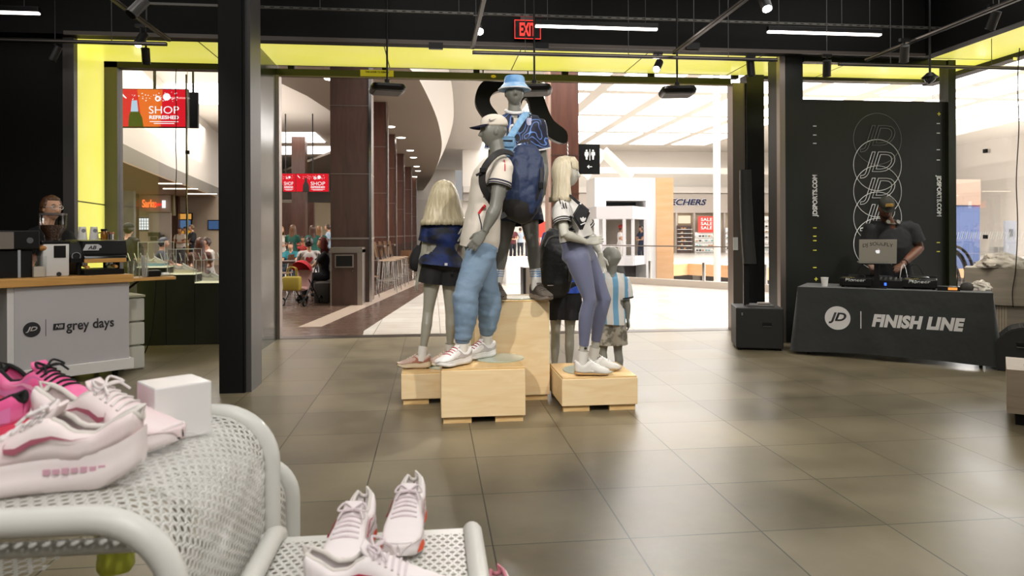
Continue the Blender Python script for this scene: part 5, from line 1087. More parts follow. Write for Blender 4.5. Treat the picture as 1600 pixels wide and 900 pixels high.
def legs_wear(J, parent, m, sex='m', g=1., grow=.02, end=1.9, vox=.011, fold=None, name='trousers', waist=.25, widen=0., cuff=0., bands=(), legs='ab', hemr=None):
    """end: 0..1 on the thigh, 1..2 on the shin"""
    bm = BM(); st = [(t, a, b, o) for t, a, b, o in TOR[sex] if t <= waist]; l = st[-1]; st.append((waist+.05, l[1], l[2], l[3])); torso_rings(bm, J, st, g, 26, grow*.6); cuts = []
    for k in legs:
        h, kn, an = J['h'+k], J['k'+k], J['a'+k]; fk = J.get('fk'+k, J['F']); P = lambda t: mix(h, kn, t) if t <= 1 else mix(kn, an, t-1)
        tab = [(t, a, b, o) for t, a, b, o in LEG[sex]]+[(1+t, a, b, o) for t, a, b, o in CALF[sex]]; pts = []; rad = []
        for t, a, b, o in [r for r in tab if r[0] < end-.02]+[(end, 0, 0, 0), (end+.08, 0, 0, 0)]:
            if a == 0: a = lerp([(r[0], r[1]) for r in tab], end); b = lerp([(r[0], r[2]) for r in tab], end); o = lerp([(r[0], r[3]) for r in tab], end)
            w = widen*min(1, max(0, t/max(.5, min(1, end)))); w = w*(1-.75*max(0, min(1, (t-1.45)/.4))) if cuff else w
            pts.append(P(t)+fk*(o*g)); rad.append((a*g+grow+w, b*g+grow+w))
        limb(bm, pts, rad, fk, 20); cuts.append((P(end), P(end+.02)-P(end-.05), .2*g if end < 1 else .11*g))
    return remesh(name, bm, m, parent, vox, 3, fold, cuts, bands)
from mathutils.bvhtree import BVHTree
def surf(o, base, pts, e=.003):
    """points of a garment met by the sight lines through image points, lifted off the cloth"""
    t = BVHTree.FromPolygons([v.co+V(base) for v in o.data.vertices], [p.vertices[:] for p in o.data.polygons]); out = []; C0 = V((0, 0, CAMH))
    for x, y in pts:
        r = ray(x, y).normalized(); h = t.ray_cast(C0, r)
        out.append((h[0]-r*e if h[0] is not None else (out[-1] if out else C0+r*5))-V(base) if h[0] is not None else (out[-1] if out else C0+r*5-V(base)))
    return out
def stripe(name, o, base, pts, w, m, parent, th=.0025): ps = bez(surf(o, base, pts), 3); return obj(name, limb(BM(), ps, [(w/2, th)]*len(ps), (0, -1, 0), 8), m, parent, smooth=60)
def sleeve_ring(J, k, t, r, m, parent, name='cuff', w=.008):
    s, e = J['s'+k], J['e'+k]; P = mix(s, e, t); d = (e-s).normalized(); x = d.orthogonal().normalized(); y = d.cross(x)
    return obj(name, tube(BM(), [P+x*r*cos(a*pi/12)+y*r*sin(a*pi/12) for a in range(24)], w, 8, True), m, parent, smooth=180)
def long_hair(c, f, up, parent, m, s=1., length=.36, width=.13, fringe=True, vis=True, name='wig', dirdown=(0, 0, -1), seed=1):
    q = basis(f, up); bm = BM(); nu = 120; rows = []; dn = V(dirdown)
    hs = [(.135, .02), (.13, .05), (.11, .078), (.08, .096), (.04, .107), (0, .113), (-.06, .12), (-.12, .127), (-.2, .137), (-length*.85, .15), (-length, .155)]
    for j, (z, r) in enumerate(hs):
        row = []
        for i in range(nu):
            a = 2*pi*i/nu; y = cos(a); x = sin(a)      # y forward
            fr = .5*abs(sin(i*1.7+3*NZ.noise(V((i*.31, seed, z*3)))))+.5*abs(NZ.noise(V((i*.9, seed, z*2)))); rr = r*(1+.05*(fr-.5)*min(1, j/3))*s
            yy = y*rr*1.02-.012*s; xx = x*rr*.86*(1+(width/.13-1)*min(1, max(0, (.12-z)/.26))**.7)
            if z < .02 and y > .15: yy = min(yy, .15*rr+.02*s)   # open at the face
            if z < 0: yy = yy*.8-.005
            row.append(bm.verts.new(c+q @ V((xx, yy, max(z, -.12)*s))+(dn*(-(z+.12)*s) if z < -.12 else V((0, 0, 0)))+V((0, 0, .012*NZ.noise(V((i*.5, seed, 9))) if j == len(hs)-1 else 0))))
        rows.append(row)
    tip = bm.verts.new(c+q @ V((0, -.012*s, .142*s)))
    for i in range(nu):
        k = (i+1) % nu; bm.faces.new((tip, rows[0][i], rows[0][k]))
        for jj, (a, b) in enumerate(zip(rows, rows[1:])):
            ymid = cos(2*pi*(i+.5)/nu)
            if hs[jj+1][0] < .045 and ymid > .42: continue
            bm.faces.new((a[i], b[i], b[k], a[k]))
    o = obj(name, bm, m, parent, smooth=70)
    md = o.modifiers.new('thick', 'SOLIDIFY'); md.thickness = .012*s; md.offset = -1
    if fringe:
        b2 = BM()
        for i in range(26):
            a = R(-62+124*i/25); p0 = c+q @ (V((sin(a)*.05, cos(a)*.062, .125))*s); p1 = c+q @ (V((sin(a)*.076, cos(a)*.093-.004, .085))*s); p2 = c+q @ (V((sin(a)*.078, cos(a)*.1-.004, .03+.008*sin(i*2.1)))*s)
            tube(b2, [p0, p1, p2], [.007*s, .008*s, .004*s], 5)
        obj('fringe', b2, m, o, smooth=70)
    return o
def hair_mat(name, c1, c2):
    if name in MATS: return MATS[name]
    m = mat(name, c1, .38, var=(c2, (60, 60, 2.5), 2, .25), bump=((150, 150, 4), .6, .004)); return m
def short_hair(c, f, up, parent, m, s=1., name='hair', thick=.014, low=-.03, bumpy=.006, front=.055):
    q = basis(f, up); bm = BM()
    def fn(a, e):
        p = head_point(a, e); y = cos(a)*cos(e); n = p.normalized(); k = thick*(1+.35*NZ.noise(V((p.x*30, p.y*18, p.z*30)))+.25*NZ.noise(V((p.x*120, p.y*30, p.z*40))))
        lim = front if y > .25 else (low-.035 if y < -.3 else low)
        z0 = p.z
        if z0 < lim: k = -.012
        return c+q @ ((p+n*k)*s)
    polar(bm, fn, 72, 56); o = obj(name, bm, m, parent, smooth=180); return o
def eyes(c, f, up, parent, s=1., col='#4a3a2a'):
    q = basis(f, up)
    for k in (-1, 1):
        e = obj('eye', ball(BM(), c+q @ (V((.031*k, .0765, .013))*s), .0118*s, 14), mat('eye_white', '#d9d4cf', .2), parent, smooth=180); obj('iris', ball(BM(), c+q @ (V((.031*k, .0845, .013))*s), .0058*s, 10), mat('iris_'+col[1:], col, .15), e, smooth=180)
        obj('eyebrow', limb(BM(), [c+q @ (V((.016*k, .093, .036))*s), c+q @ (V((.032*k, .09, .04))*s), c+q @ (V((.049*k, .078, .035))*s)], [(.003*s, .003*s), (.004*s, .004*s), (.002*s, .002*s)], (0, 0, 1), 8), mat('brow_brown', '#3a2619', .7), parent, smooth=180)
# ------------------------------------------------------------------ shoes
SW = [(0, .0), (.01, .017), (.03, .026), (.08, .032), (.18, .0355), (.35, .033), (.5, .0375), (.68, .0475), (.8, .046), (.9, .036), (.96, .023), (.99, .011), (1, 0)]
SH = [(0, .098), (.03, .112), (.08, .104), (.2, .082), (.3, .085), (.38, .104), (.44, .112), (.55, .096), (.68, .074), (.8, .058), (.9, .047), (.97, .036), (1, .022)]
def shoe(parent, mu, ms, ma, ml, mi, L=.29, hi=1, sole_h=.034, swoosh=None, flat=False, seg=None, puff=1., collar=None, accents=True, sub=None, hb=.012):
    """heel at x = 0, toe along +x; parts are parented under `parent`"""
    s = L/.29; n = 44 if hi else 22; m = 9 if hi else 6; us = [(i/n) for i in range(n+1)]; us = [.5-.5*cos(pi*u) for u in us] if hi else us
    toe = lambda u: (.022*max(0, (u-.7)/.3)**2+hb*max(0, (.22-u)/.22)**1.5)*(.4 if flat else 1)
    top_ = lambda u: (sole_h*(1.12 if u < .25 else 1) - .010*max(0, (u-.45)/.5)+toe(u)*.8)*(.72 if flat else 1)
    bm = BM(); rs = []
    for u in us:
        w = sm(SW, u)*1.09*puff+.0008; x = u*.3-.006; z0, z1 = toe(u), max(toe(u)+.014, top_(u)); row = []
        for y, z in [(-.82, 0), (-1, .18), (-1.0, .5), (-.94, .62), (-.97, .8), (-.93, 1), (.93, 1), (.97, .8), (.94, .62), (1, .5), (1, .18), (.82, 0)]: row.append(bm.verts.new(V((x, y*w, z0+(z1-z0)*z))*s))
        rs.append(row)
    loft(bm, rs); so = obj('sole', bm, ms, parent, smooth=50)
    def prof(u, q, e=0.):    # q -1..1 around the upper
        w = sm(SW, u)*1.0*puff+e; h = sm(SH, u)*(1.0)+e*.7; b = top_(u)-.004
        op = 0 if u > .46 else min(w*.62, .021*min(1, (.46-u)/.06)); p = abs(q)
        if u > .46: op = 0
        a = p*pi/2; y = op+(w-op)*(sin(a)**.85); z = b+(h-b)*(cos(a)**(.62 if u < .5 else .72)); bulge = .003*sin(a*2)
        return V((u*.3*.985+.001+(.01*(1-(z-b)/(.09)) if 0 else 0)-(.006*((z-b)/.08)*max(0, 1-u*6)), math.copysign(y+bulge, q), z))*s
    bm = BM(); g = {}
    for sgn in (-1, 1):
        for i, u in enumerate(us):
            for j in range(m+1):
                g[sgn, i, j] = bm.verts.new(prof(u, sgn*max(1e-4, j/m)))
        for i in range(n):
            for j in range(m): bm.faces.new((g[sgn, i, j], g[sgn, i+1, j], g[sgn, i+1, j+1], g[sgn, i, j+1]))
    bmesh.ops.remove_doubles(bm, verts=bm.verts, dist=.0012*s); up = obj('upper', bm, mu, parent, smooth=60)
    sub = sub or up; md = up.modifiers.new('t', 'SOLIDIFY'); md.thickness = .003*s; md.offset = 0
    i0 = [u for u in us if u < .455]; rim = [prof(u, .001) for u in i0[::-1]]+[prof(u, -.001) for u in i0[1:]]
    if len(rim) > 4: obj('collar', tube(BM(), rim, .0052*s, 8), collar or mi, sub, smooth=60)
    bm = BM(); loft(bm, [ring(bm, V((x, 0, z))*s, V((0, w*s, 0)), V((0, 0, .004*s)), 10) for x, w, z in ((.012, .014, .056), (.05, .027, .05), (.1, .026, .046), (.15, .03, .044))]); obj('insole', bm, mi, parent, smooth=60)
    tg = limb(BM(), [V((x, 0, z))*s for x, z in ((.112, .128), (.118, .118), (.135, .104), (.16, .088), (.185, .076))], [(w*s, t*s) for w, t in ((.02, .003), (.023, .0055), (.022, .006), (.019, .006), (.014, .004))], (1, 0, 1), 14, 3); obj('tongue', tg, mu, parent, smooth=60)
    bm = BM(); k = 6 if hi else 4
    for i in range(k):
        u = .45+.21*i/(k-1); c = prof(u, .0001, .004); q0 = .36; a, b = prof(u, q0, .0035), prof(u+.012, -q0, .0035); c = (prof(u+.006, .05, .005)+prof(u+.006, -.05, .005))/2; tube(bm, bez([a, c+V((0, 0, .001)), b], 4), .0031*s, 6)
    if hi:
        c = prof(.45, .01, .008)
        for sg in (-1, 1): tube(bm, bez([c, c+V((-.008, sg*.022, .012))*s, c+V((.012, sg*.034, .002))*s, c+V((.014, sg*.014, .003))*s, c], 5), .0028*s, 6); tube(bm, bez([c, c+V((.012, sg*.018, .004))*s, c+V((.03, sg*.03, -.012))*s], 5), .0025*s, 6)
    obj('laces', bm, ml, parent, smooth=60)
    if accents:
        bm = BM()       # side overlay and heel tab
        for sg in (-1, 1):
            r0 = [(bm.verts.new(prof(u, sg*.97, .004)), bm.verts.new(prof(u, sg*(.62+.2*sin(u*9)), .0044))) for u in [.02+.5*i/16 for i in range(17)]]
            for a, b in zip(r0, r0[1:]): bm.faces.new((a[0], b[0], b[1], a[1]))
        obj('heel_overlay', bm, ma, sub, smooth=60)
        bm = BM()
        r0 = [[bm.verts.new(prof(.0+u, q, .0036)) for u in (.77+.06*abs(q), .85, .93, .985)] for q in [-.95+1.9*i/16 for i in range(17)]]
        for a, b in zip(r0, r0[1:]):
            for i in range(3): bm.faces.new((a[i], b[i], b[i+1], a[i+1]))
        obj('toe_cap', bm, ma if accents == 2 else mu, sub, smooth=60)
    if swoosh:
        for sg in (-1, 1):
            bm = BM(); r0 = []
            pts = [(.19, .46, .0), (.29, .58, .022), (.38, .70, .04), (.47, .79, .055), (.54, .82, .065), (.585, .75, .05), (.59, .65, .03), (.58, .56, .0)]
            for u, q, t in pts: r0.append((bm.verts.new(prof(u, sg*max(.03, q-t), .007)), bm.verts.new(prof(u, sg*min(.99, q+t*.75), .007))))
            for a, b in zip(r0, r0[1:]): bm.faces.new((a[0], b[0], b[1], a[1]))
            obj('side_mark', bm, swoosh, sub, smooth=60)
    pt = obj('pull_tab', tube(BM(), [prof(.002, .3, .002), prof(.0, .02, .008)+V((-.004, 0, .016))*s, prof(.03, .01, .0)], .004*s, 6), mi, sub, smooth=60) if hi else None
    return prof
# ------------------------------------------------------------------ the six mannequins
GREYM = mat('mannequin_grey', '#6f6e66', .38); GREYL = mat('mannequin_pale_grey', '#a3a093', .4); GREYP = mat('mannequin_pale', '#bfbcb0', .4); GREYC = mat('mannequin_mid_grey', '#85847c', .4)
BLONDE = hair_mat('blonde_wig', '#c9bda0', '#9a8d6e'); BLONDE2 = hair_mat('pale_blonde_wig', '#d6cab0', '#b3a688')
SOCK = mat('white_sock', '#e3dfd8', .9, bump=((300, 300, 60), .3, .002)); RUBW = mat('white_rubber', '#e4e1dc', .5); MESHW = mat('white_shoe_mesh', '#e6e2de', .7, bump=(500, .2, .001)); LACEW = mat('white_lace', '#e9e6e1', .8)
def pose(base, d0, pts):
    b = V(base); return {k: D(p[0], p[1], d0+(p[2] if len(p) > 2 else 0))-b for k, p in pts.items()}
def foot_shoe(parent, an, d, z, lab, L, kw, back=.07):
    d = V((d[0], d[1], 0)).normalized(); e = bpy.data.objects.new('shoe', None); COL.objects.link(e); e.parent = parent; e['label'] = lab
    e.location = V((an.x, an.y, z))-d*back*(L/.29); e.rotation_euler = (0, 0, math.atan2(d.y, d.x)); shoe(e, hi=0, L=L, sub=e, **kw); return e
def sock(parent, J, k, z0, z1, r, m=None, stripes=None):
    an, kn = J['a'+k], J['k'+k]; P = lambda z: an+(kn-an)*((z-an.z)/(kn.z-an.z)); n = 30
    zz = [z0+(z1-z0)*i/n for i in range(n+1)]; bm = BM(); limb(bm, [P(z) for z in zz], [(r*(1+.10*(z-z0)/(z1-z0)),)*2 for i, z in enumerate(zz)], J['F'], 20, caps=(1, 0))
    o = obj('sock', bm, [m or SOCK]+([stripes] if stripes else []), parent, smooth=180)
    if stripes:
        for p in o.data.polygons:
            q = (p.center.z-z0)/(z1-z0)
            if .62 < q < .97 and int(q*20) % 2: p.material_index = 1
    return o
def strap(name, pts, w, th, m, parent=None, up=(0, -1, 0), world=True): return obj(name, limb(BM(), bez(pts, 5), [(w/2, th/2)]*((len(pts)-1)*5+1), up, 8, 5), m, parent, smooth=50, world=world)
# A: cap, cream jersey, blue joggers
b = G(738, 569, .4); b.z = HB[0]+.01
tA = thing('mannequin', 'grey mannequin in cream jersey, blue joggers and cream cap standing in profile', 'mannequin', b)
J = pose(b, 5.25, dict(pel=(750, 368), chs=(766, 285), nek=(779, 243), hed=(771, 206), sa=(786, 263, -.17), sb=(766, 259, .17), ea=(774, 325, -.23), wa=(757, 362, -.26), eb=(746, 318, .23), wb=(736, 352, .12),
    ha=(755, 388, -.085), hb=(749, 386, .085), ka=(727, 462, -.15), kb=(764, 462, .1), aa=(722, 543, -.12), ab=(760, 528, .16))); J['F'] = V((-.93, -.32, 0)).normalized()
J['fka'] = J['fkb'] = J['F']; hfA = V((-.99, -.1, -.03))
hd = dict(d=V((-.12, 0, -.05))-V((.0, 0, .1)), pn=V((.3, .75, 0)), sd=V((-1, -.2, 0)), curl=.14, spread=.8); hd2 = dict(d=V((-.05, 0, -.1)), pn=V((0, -1, 0)), sd=V((-1, 0, 0)), curl=.3)
body(J, tA, GREYM, 'm', .97, .005, {'a': hd, 'b': hd2}, head=.98, hf=hfA)
CREAMJ = mat('cream_jersey', '#d3cabd', .8, bump=(220, .15, .002)); NAVYB = mat('navy_trim', '#22263a', .8)
oA = top(J, tA, [CREAMJ, NAVYB], 'm', .97, .02, hem=-.24, sl=.46, fold=folds((6, 6, 7), .010, 2), name='jersey', flare=.022, cuff=NAVYB, cuffw=((.003, .012), (.02, .032)), slw=1.6)
REDP = mat('red_piping', '#c02a31', .7); bA = b
stripe('side_piping', oA, bA, [(764, 313), (758, 321), (752, 328), (748, 334)], .02, REDP, tA); stripe('side_piping', oA, bA, [(748, 334), (750, 343), (752, 352), (752, 362)], .008, NAVYB, tA); stripe('shoulder_piping', oA, bA, [(788, 250), (789, 258), (789, 267)], .008, REDP, tA)
REDP = mat('red_piping', '#c02a31', .7)
kz = [(J['ka'], .13, .016), (J['kb'], .13, .014), (mix(J['ka'], J['aa'], .75), .1, .011), (mix(J['kb'], J['ab'], .75), .1, .011), (J['ha'], .14, .010)]
def jog(co, n):
    k = .004+sum(a*exp(-((co-c).length/r)**2) for c, r, a in kz); w = NZ.noise(V((co.x*9, co.y*9, co.z*6))); p = V((co.x*8+co.z*5, co.y*8, co.z*24)); return k*(.75*NZ.noise(p)+.45*abs(NZ.noise(p*1.9))+.4*w)
LDEN = mat('blue_jogger_fabric', '#6f869d', .85, var=('#7f95ab', (4, 4, 4)), bump=(14, .4, .01))
legs_wear(J, tA, LDEN, 'm', .97, .022, 1.83, fold=jog, name='joggers', waist=.2, widen=.012, cuff=1)
for k in 'ab':
    P = mix(J['k'+k], J['a'+k], .86); d_ = (J['a'+k]-J['k'+k]).normalized(); limb_ = limb(BM(), [P-d_*.045, P-d_*.04, P+d_*.01, P+d_*.016], [(.054, .058), (.058, .061), (.05, .053), (.046, .05)], J['F'], 20); obj('jogger_cuff', limb_, LDEN, tA, smooth=60)
    sock(tA, J, k, .06 if k == 'a' else .07, .17, .042)
AM = dict(mu=MESHW, ms=RUBW, ma=mat('pale_grey_overlay', '#bdb6b4', .7), ml=mat('red_lace', '#b6283a', .8), mi=mat('lining_white', '#d9d4cf', .9), sole_h=.044, puff=1.12)
for k, d_ in (('a', (-.78, -.62)), ('b', (-.85, -.52))):
    e = foot_shoe(tA, J['a'+k], d_, 0, 'white trainer with red laces', .315, AM)
    for sg in (-1, 1):
        for x in (.06, .2): obj('air_window', box(BM(), (x, sg*(.041 if x < .1 else .05), .022), (.045, .006, .012), bev=.002), mat('red_window', '#a8324a', .3), e)
# piping along the side seam
ps = [J['chs']+V((.03, -.19, -.02)), J['chs']+V((-.02, -.198, -.14)), mix(J['chs'], J['pel'], .62)+V((-.035, -.175, 0)), mix(J['chs'], J['pel'], .75)+V((-.05, -.172, 0)), mix(J['chs'], J['pel'], .95)+V((-.03, -.18, 0))]
q = basis(hfA); hc = J['hed']
CREAMC = mat('cream_cap', '#cfc6b8', .85); bm = BM()
capf = lambda a, e: hc+q @ (V((.084*sin(a)*cos(e), .108*cos(a)*cos(e)-.006, .052+(.083*sin(e)**.8 if e > 0 else .03*sin(e))))*.98)
polar(bm, capf, 48, 24); obj('cap', bm, CREAMC, tA, smooth=180)
bm = BM(); r0 = []
for i in range(15):
    a = R(-62+124*i/14); p0 = V((.083*sin(a), .102*cos(a)-.004, .05)); p1 = V((.088*sin(a), .098*cos(a)+.082*cos(a)**.8, .034-.012*abs(sin(a)))); r0.append([bm.verts.new(hc+q @ mix(p0, p1, t)) for t in (0, .5, 1)])
for a, c in zip(r0, r0[1:]):
    for i in range(2): bm.faces.new((a[i], c[i], c[i+1], a[i+1]))
bmesh.ops.solidify(bm, geom=bm.faces[:], thickness=.005); obj('cap_brim', bm, mat('navy_brim', '#23263f', .8), tA, smooth=60)
def swoosh_poly(s, flip=1): return [(x*s*flip, y*s) for x, y in ((-.5, -.02), (-.42, -.2), (-.28, -.24), (-.1, -.18), (.5, .12), (-.08, -.06), (-.25, -.08), (-.33, -.03), (-.32, .12))]
cp = hc+q @ V((-.083, .028, .075)); sgn = 1 if (q @ V((-1, 0, 0))).y < 0 else -1; cp = hc+q @ V((-.0855*sgn, .018, .078)); nrm = (q @ V((-sgn, .2, .12))).normalized(); exx = V((0, 0, 1)).cross(nrm).normalized()
shape('cap_mark', [swoosh_poly(.062)], cp+nrm*.003, exx, nrm.cross(exx), mat('mark_grey', '#6d675f', .6), tA, ext=.0015, world=False)
# navy backpack on A
NAVY = mat('navy_nylon', '#22304f', .55, bump=(26, .5, .012)); BPB = mat('backpack_base', '#1c1a1a', .6)
dd = 5.30
bk = [D(x, y, dd) for x, y in ((823, 226), (823, 231), (822, 246), (819, 275), (815, 305), (809, 324), (806, 328))]
t = thing('backpack', 'navy drawstring backpack worn by the mannequin in blue joggers', 'backpack', bk[-1]-V((0, 0, .03)))
bm = BM(); limb(bm, bk, [(.04, .03), (.09, .06), (.125, .09), (.15, .115), (.155, .12), (.14, .11), (.1, .09)], (0, -1, 0), 40, 3)
o = remesh('body', bm, NAVY, t, .008, 2, folds((13, 13, 7), .016, 4), world=True)
bb = [D(x, y, dd) for x, y in ((813, 314), (810, 322), (805, 338), (802, 345))]; obj('base_panel', limb(BM(), bb, [(.146, .118), (.147, .118), (.12, .1), (.07, .06)], (0, -1, 0), 32, 3), BPB, t, smooth=60, world=True)
LL = lambda l: [D(*p) for p in l]
strap('shoulder_strap', LL([(800, 240, 5.12), (786, 237, 5.02), (771, 244, 4.98), (757, 262, 4.99), (753, 280, 5.0), (757, 297, 5.02), (768, 315, 5.08), (775, 338, 5.16), (790, 335, 5.2)]), .05, .014, BPB, t, up=(-.2, -1, .3))
strap('haul_loop', LL([(815, 232, dd), (812, 222, dd), (826, 220, dd), (828, 230, dd)]), .02, .006, BPB, t)
strap('side_strap', LL([(846, 262, 5.2), (845, 288, 5.18), (838, 312, 5.2)]), .022, .008, BPB, t); obj('buckle', box(BM(), D(845, 290, 5.165), (.035, .02, .05), bev=.005), BLK, t, world=True)
obj('strap_clip', box(BM(), D(754, 266, 4.97), (.04, .02, .035), bev=.004), BLK, t, world=True); strap('chest_tab', LL([(752, 270, 4.97), (744, 274, 4.98)]), .018, .005, BPB, t)
# B: bucket hat, swirled navy jersey
b = V((.69, 5.78, HB[2]+.01))
tB = thing('mannequin', 'grey mannequin in bucket hat and swirled navy football shirt on the tall plywood box', 'mannequin', b)
J = pose(b, 5.75, dict(pel=(809, 318), chs=(807, 238), nek=(804, 177), hed=(804, 146), sa=(777, 197), sb=(838, 195), ea=(769, 258, .03), wa=(772, 308, -.05), eb=(849, 258, .06), wb=(847, 304, -.02),
    ha=(795, 328), hb=(825, 328), ka=(786, 388, -.05), kb=(833, 386, -.06), aa=(776, 444, -.02), ab=(838, 444, -.06))); J['F'] = V((.02, -1, 0)).normalized()
hd = dict(d=V((-.25, -.15, -1)), pn=V((-1, .2, 0)), sd=V((0, -1, 0)), curl=.38, spread=.5); hd2 = dict(d=V((.1, -.1, -1)), pn=V((1, 0, 0)), sd=V((0, -1, 0)), curl=.3)
body(J, tB, GREYM, 'm', .95, .005, {'b': hd, 'a': hd2}, head=.97, hf=(-.04, -1, .02))
def swirl_mat(name, c0, c1, c2, sc=5.5, lo=.0, w=.09):
    m = bpy.data.materials.new(name); m.use_nodes = True; nt = m.node_tree; b = nt.nodes['Principled BSDF']; N = nt.nodes.new; L = nt.links.new
    tc = N('ShaderNodeTexCoord'); wn = N('ShaderNodeTexNoise'); wn.inputs['Scale'].default_value = sc; wn.inputs['Detail'].default_value = 1; wn.inputs['Distortion'].default_value = .6; wm = N('ShaderNodeMath'); wm.operation = 'MULTIPLY'; wm.inputs[1].default_value = 75; wv = N('ShaderNodeMath'); wv.operation = 'SINE'; L(wn.outputs[0], wm.inputs[0]); L(wm.outputs[0], wv.inputs[0])
    n = N('ShaderNodeTexNoise'); n.inputs['Scale'].default_value = 7; L(tc.outputs['Object'], wn.inputs[0]); L(tc.outputs['Object'], n.inputs[0])
    r = N('ShaderNodeValToRGB'); e = r.color_ramp.elements; e[0].position = .25; e[0].color = hx(c0); e[1].position = .97; e[1].color = hx(c2); q = e.new(.84); q.color = hx(c1); L(wv.outputs[0], r.inputs[0])
    mx = N('ShaderNodeMix'); mx.data_type = 'RGBA'; mx.inputs[7].default_value = hx(c0); rp = N('ShaderNodeMapRange'); rp.inputs['From Min'].default_value = .5; rp.inputs['From Max'].default_value = .72; L(n.outputs[0], rp.inputs[0]); L(rp.outputs[0], mx.inputs[0]); L(r.outputs[0], mx.inputs[6]); L(mx.outputs[2], b.inputs['Base Color']); b.inputs['Roughness'].default_value = .6
    MATS[name] = m; return m
SWIRL = swirl_mat('navy_swirl_jersey', '#11162c', '#23418a', '#6d93c9'); JWH = mat('jersey_white', '#d8d6d4', .8)
oB = top(J, tB, [SWIRL, JWH], 'm', .95, .02, hem=-.12, sl=.62, fold=folds((6, 6, 6), .009, 3), name='football_shirt', flare=.014, cuff=JWH, cuffw=(.0, .012), slw=1.35)
q = J['nek']+V((0, .0, .02)); obj('collar', tube(BM(), [q+V((.07*cos(a*pi/14), .066*sin(a*pi/14), .0-.03*max(0, -sin(a*pi/14)))) for a in range(28)], .014, 8, True), JWH, tB, smooth=180)
fr = J['chs']+V((0, -.148, 0))
def fronted(px, py, e=0.): return surf(oB, b, [(px, py)], .006)[0]
c = fronted(826, 190, .01); shape('crest', [[(-.024, .03), (.024, .03), (.024, -.012), (.014, -.03), (-.014, -.03), (-.024, -.012)]], c, V((1, .35, 0)), EZ, mat('crest_pale', '#b9bad6', .6), tB, ext=.006, world=False)
for i in (-1, 0, 1): s_ = fronted(826+i*4, 182.5, .012); obj('crest_star', ball(BM(), s_, (.005, .004, .005), 8), JWH, tB)
c = fronted(806, 189, .012); shape('badge_print', [[(-.018, -.024), (.018, -.024), (.018, .024), (-.018, .024)]], c, EX, EZ, mat('badge_pale', '#c9bfae', .6), tB, ext=.005, world=False)
text('number_print', '10', fronted(797, 204, .014), V((1, .05, 0)), EZ, JWH, tB, width=.10, height=.105, bold=.03, ext=.006, world=False)
NAVS = mat('navy_shorts', '#161d36', .7, bump=(18, .4, .01)); legs_wear(J, tB, NAVS, 'm', .95, .028, .36, fold=folds((8, 8, 5), .008, 7), name='shorts', waist=.1, widen=.02)
SBLUE = mat('sock_blue', '#5c8fc4', .9); GSH = dict(mu=mat('grey_brown_mesh', '#5a5048', .8), ms=mat('taupe_rubber', '#7d7166', .6), ma=mat('dark_overlay', '#3b3430', .7), ml=mat('dark_lace', '#3d3835', .8), mi=mat('dark_lining', '#38322e', .9), sole_h=.04)
for k, d_ in (('a', (.1, -1)), ('b', (.35, -.95))): sock(tB, J, k, .06, .245, .042, stripes=SBLUE); foot_shoe(tB, J['a'+k], d_, 0, 'grey brown chunky trainer', .3, GSH)
hc = J['hed']; BH = mat('bucket_hat_blue', '#5788bb', .75, var=('#86add2', (7, 7, 7), 2, .1)); SKYB = mat('sky_blue_fabric', '#6c9cc6', .7, var=('#93b9d6', (25, 25, 25)))
obj('hat_brim', lathe(BM(), [(.128, -.005), (.132, .0), (.1, .036), (.092, .045), (.089, .047)], hc+V((0, -.004, .03)), 40), mat('hat_brim_pale', '#a9c3da', .75, var=('#7fa6cc', (9, 9, 9), 2, .08)), tB, smooth=50)
lathe_ = lathe(BM(), [(.0905, .046), (.088, .05), (.08, .098), (.072, .108), (.05, .112), (0, .113)], hc+V((0, -.004, .03)), 40); obj('bucket_hat', lathe_, BH, tB, smooth=50)
obj('hat_edge', tube(BM(), [hc+V((.131*cos(a*pi/18), .131*sin(a*pi/18)-.004, .028)) for a in range(36)], .005, 6, True), JWH, tB, smooth=180)
t = thing('crossbody_bag', 'pale blue crossbody bag with wide strap on the bucket hat mannequin', 'bag', D(789, 226, 5.52))
strap('strap', LL([(829, 184, 5.84), (826, 178, 5.76), (820, 180, 5.63), (810, 194, 5.56), (800, 210, 5.545), (790, 226, 5.53)]), .052, .008, SKYB, t, up=(.1, -1, .2))
bm = BM(); loft(bm, [ring(bm, D(789, 228, 5.50)+V((0, 0, z)), V((r, 0, 0)), V((0, .04, 0)), 20, 4) for z, r in ((-.085, .05), (-.075, .075), (0, .085), (.06, .08), (.07, .06))]); obj('pouch', bm, SKYB, t, smooth=50, world=True)
obj('flap', box(BM(), D(789, 222, 5.455), (.15, .012, .08), bev=.01), SKYB, t, world=True); strap('zip_edge', LL([(777, 220, 5.45), (801, 220, 5.45)]), .01, .008, BLK, t)
# C: blonde from behind, blue and black patterned jersey
b = V((.09, 5.78, HB[1]+.01))
tC = thing('mannequin', 'blonde mannequin in blue patterned shirt and black skirt with its back turned', 'mannequin', b)
J = pose(b, 5.75, dict(pel=(690, 410), chs=(694, 373), nek=(694, 338), hed=(693, 306), sa=(671, 350, -.02), sb=(719, 350, .03), ea=(663, 396, .0), wa=(655, 430, .05), eb=(727, 398, .05), wb=(722, 432, .1),
    ha=(678, 420), hb=(703, 420, .02), ka=(669, 488, .0), kb=(704, 490, .06), aa=(660, 553, -.05), ab=(703, 545, .1))); J['F'] = V((-.22, .97, 0)).normalized()
hd = dict(d=V((-.28, .1, -1)), pn=V((1, .2, 0)), sd=V((-.2, 1, 0)), curl=.22, spread=.7)
body(J, tC, GREYL, 'f', .93, .006, {'a': hd, 'b': dict(hd, pn=V((-1, 0, 0)))}, head=.93, ears=False)
PATB = mat('blue_black_jersey', '#090c16', .65, var=('#10275f', (8, 8, 12), 4, .12), bump=(18, .3, .01))
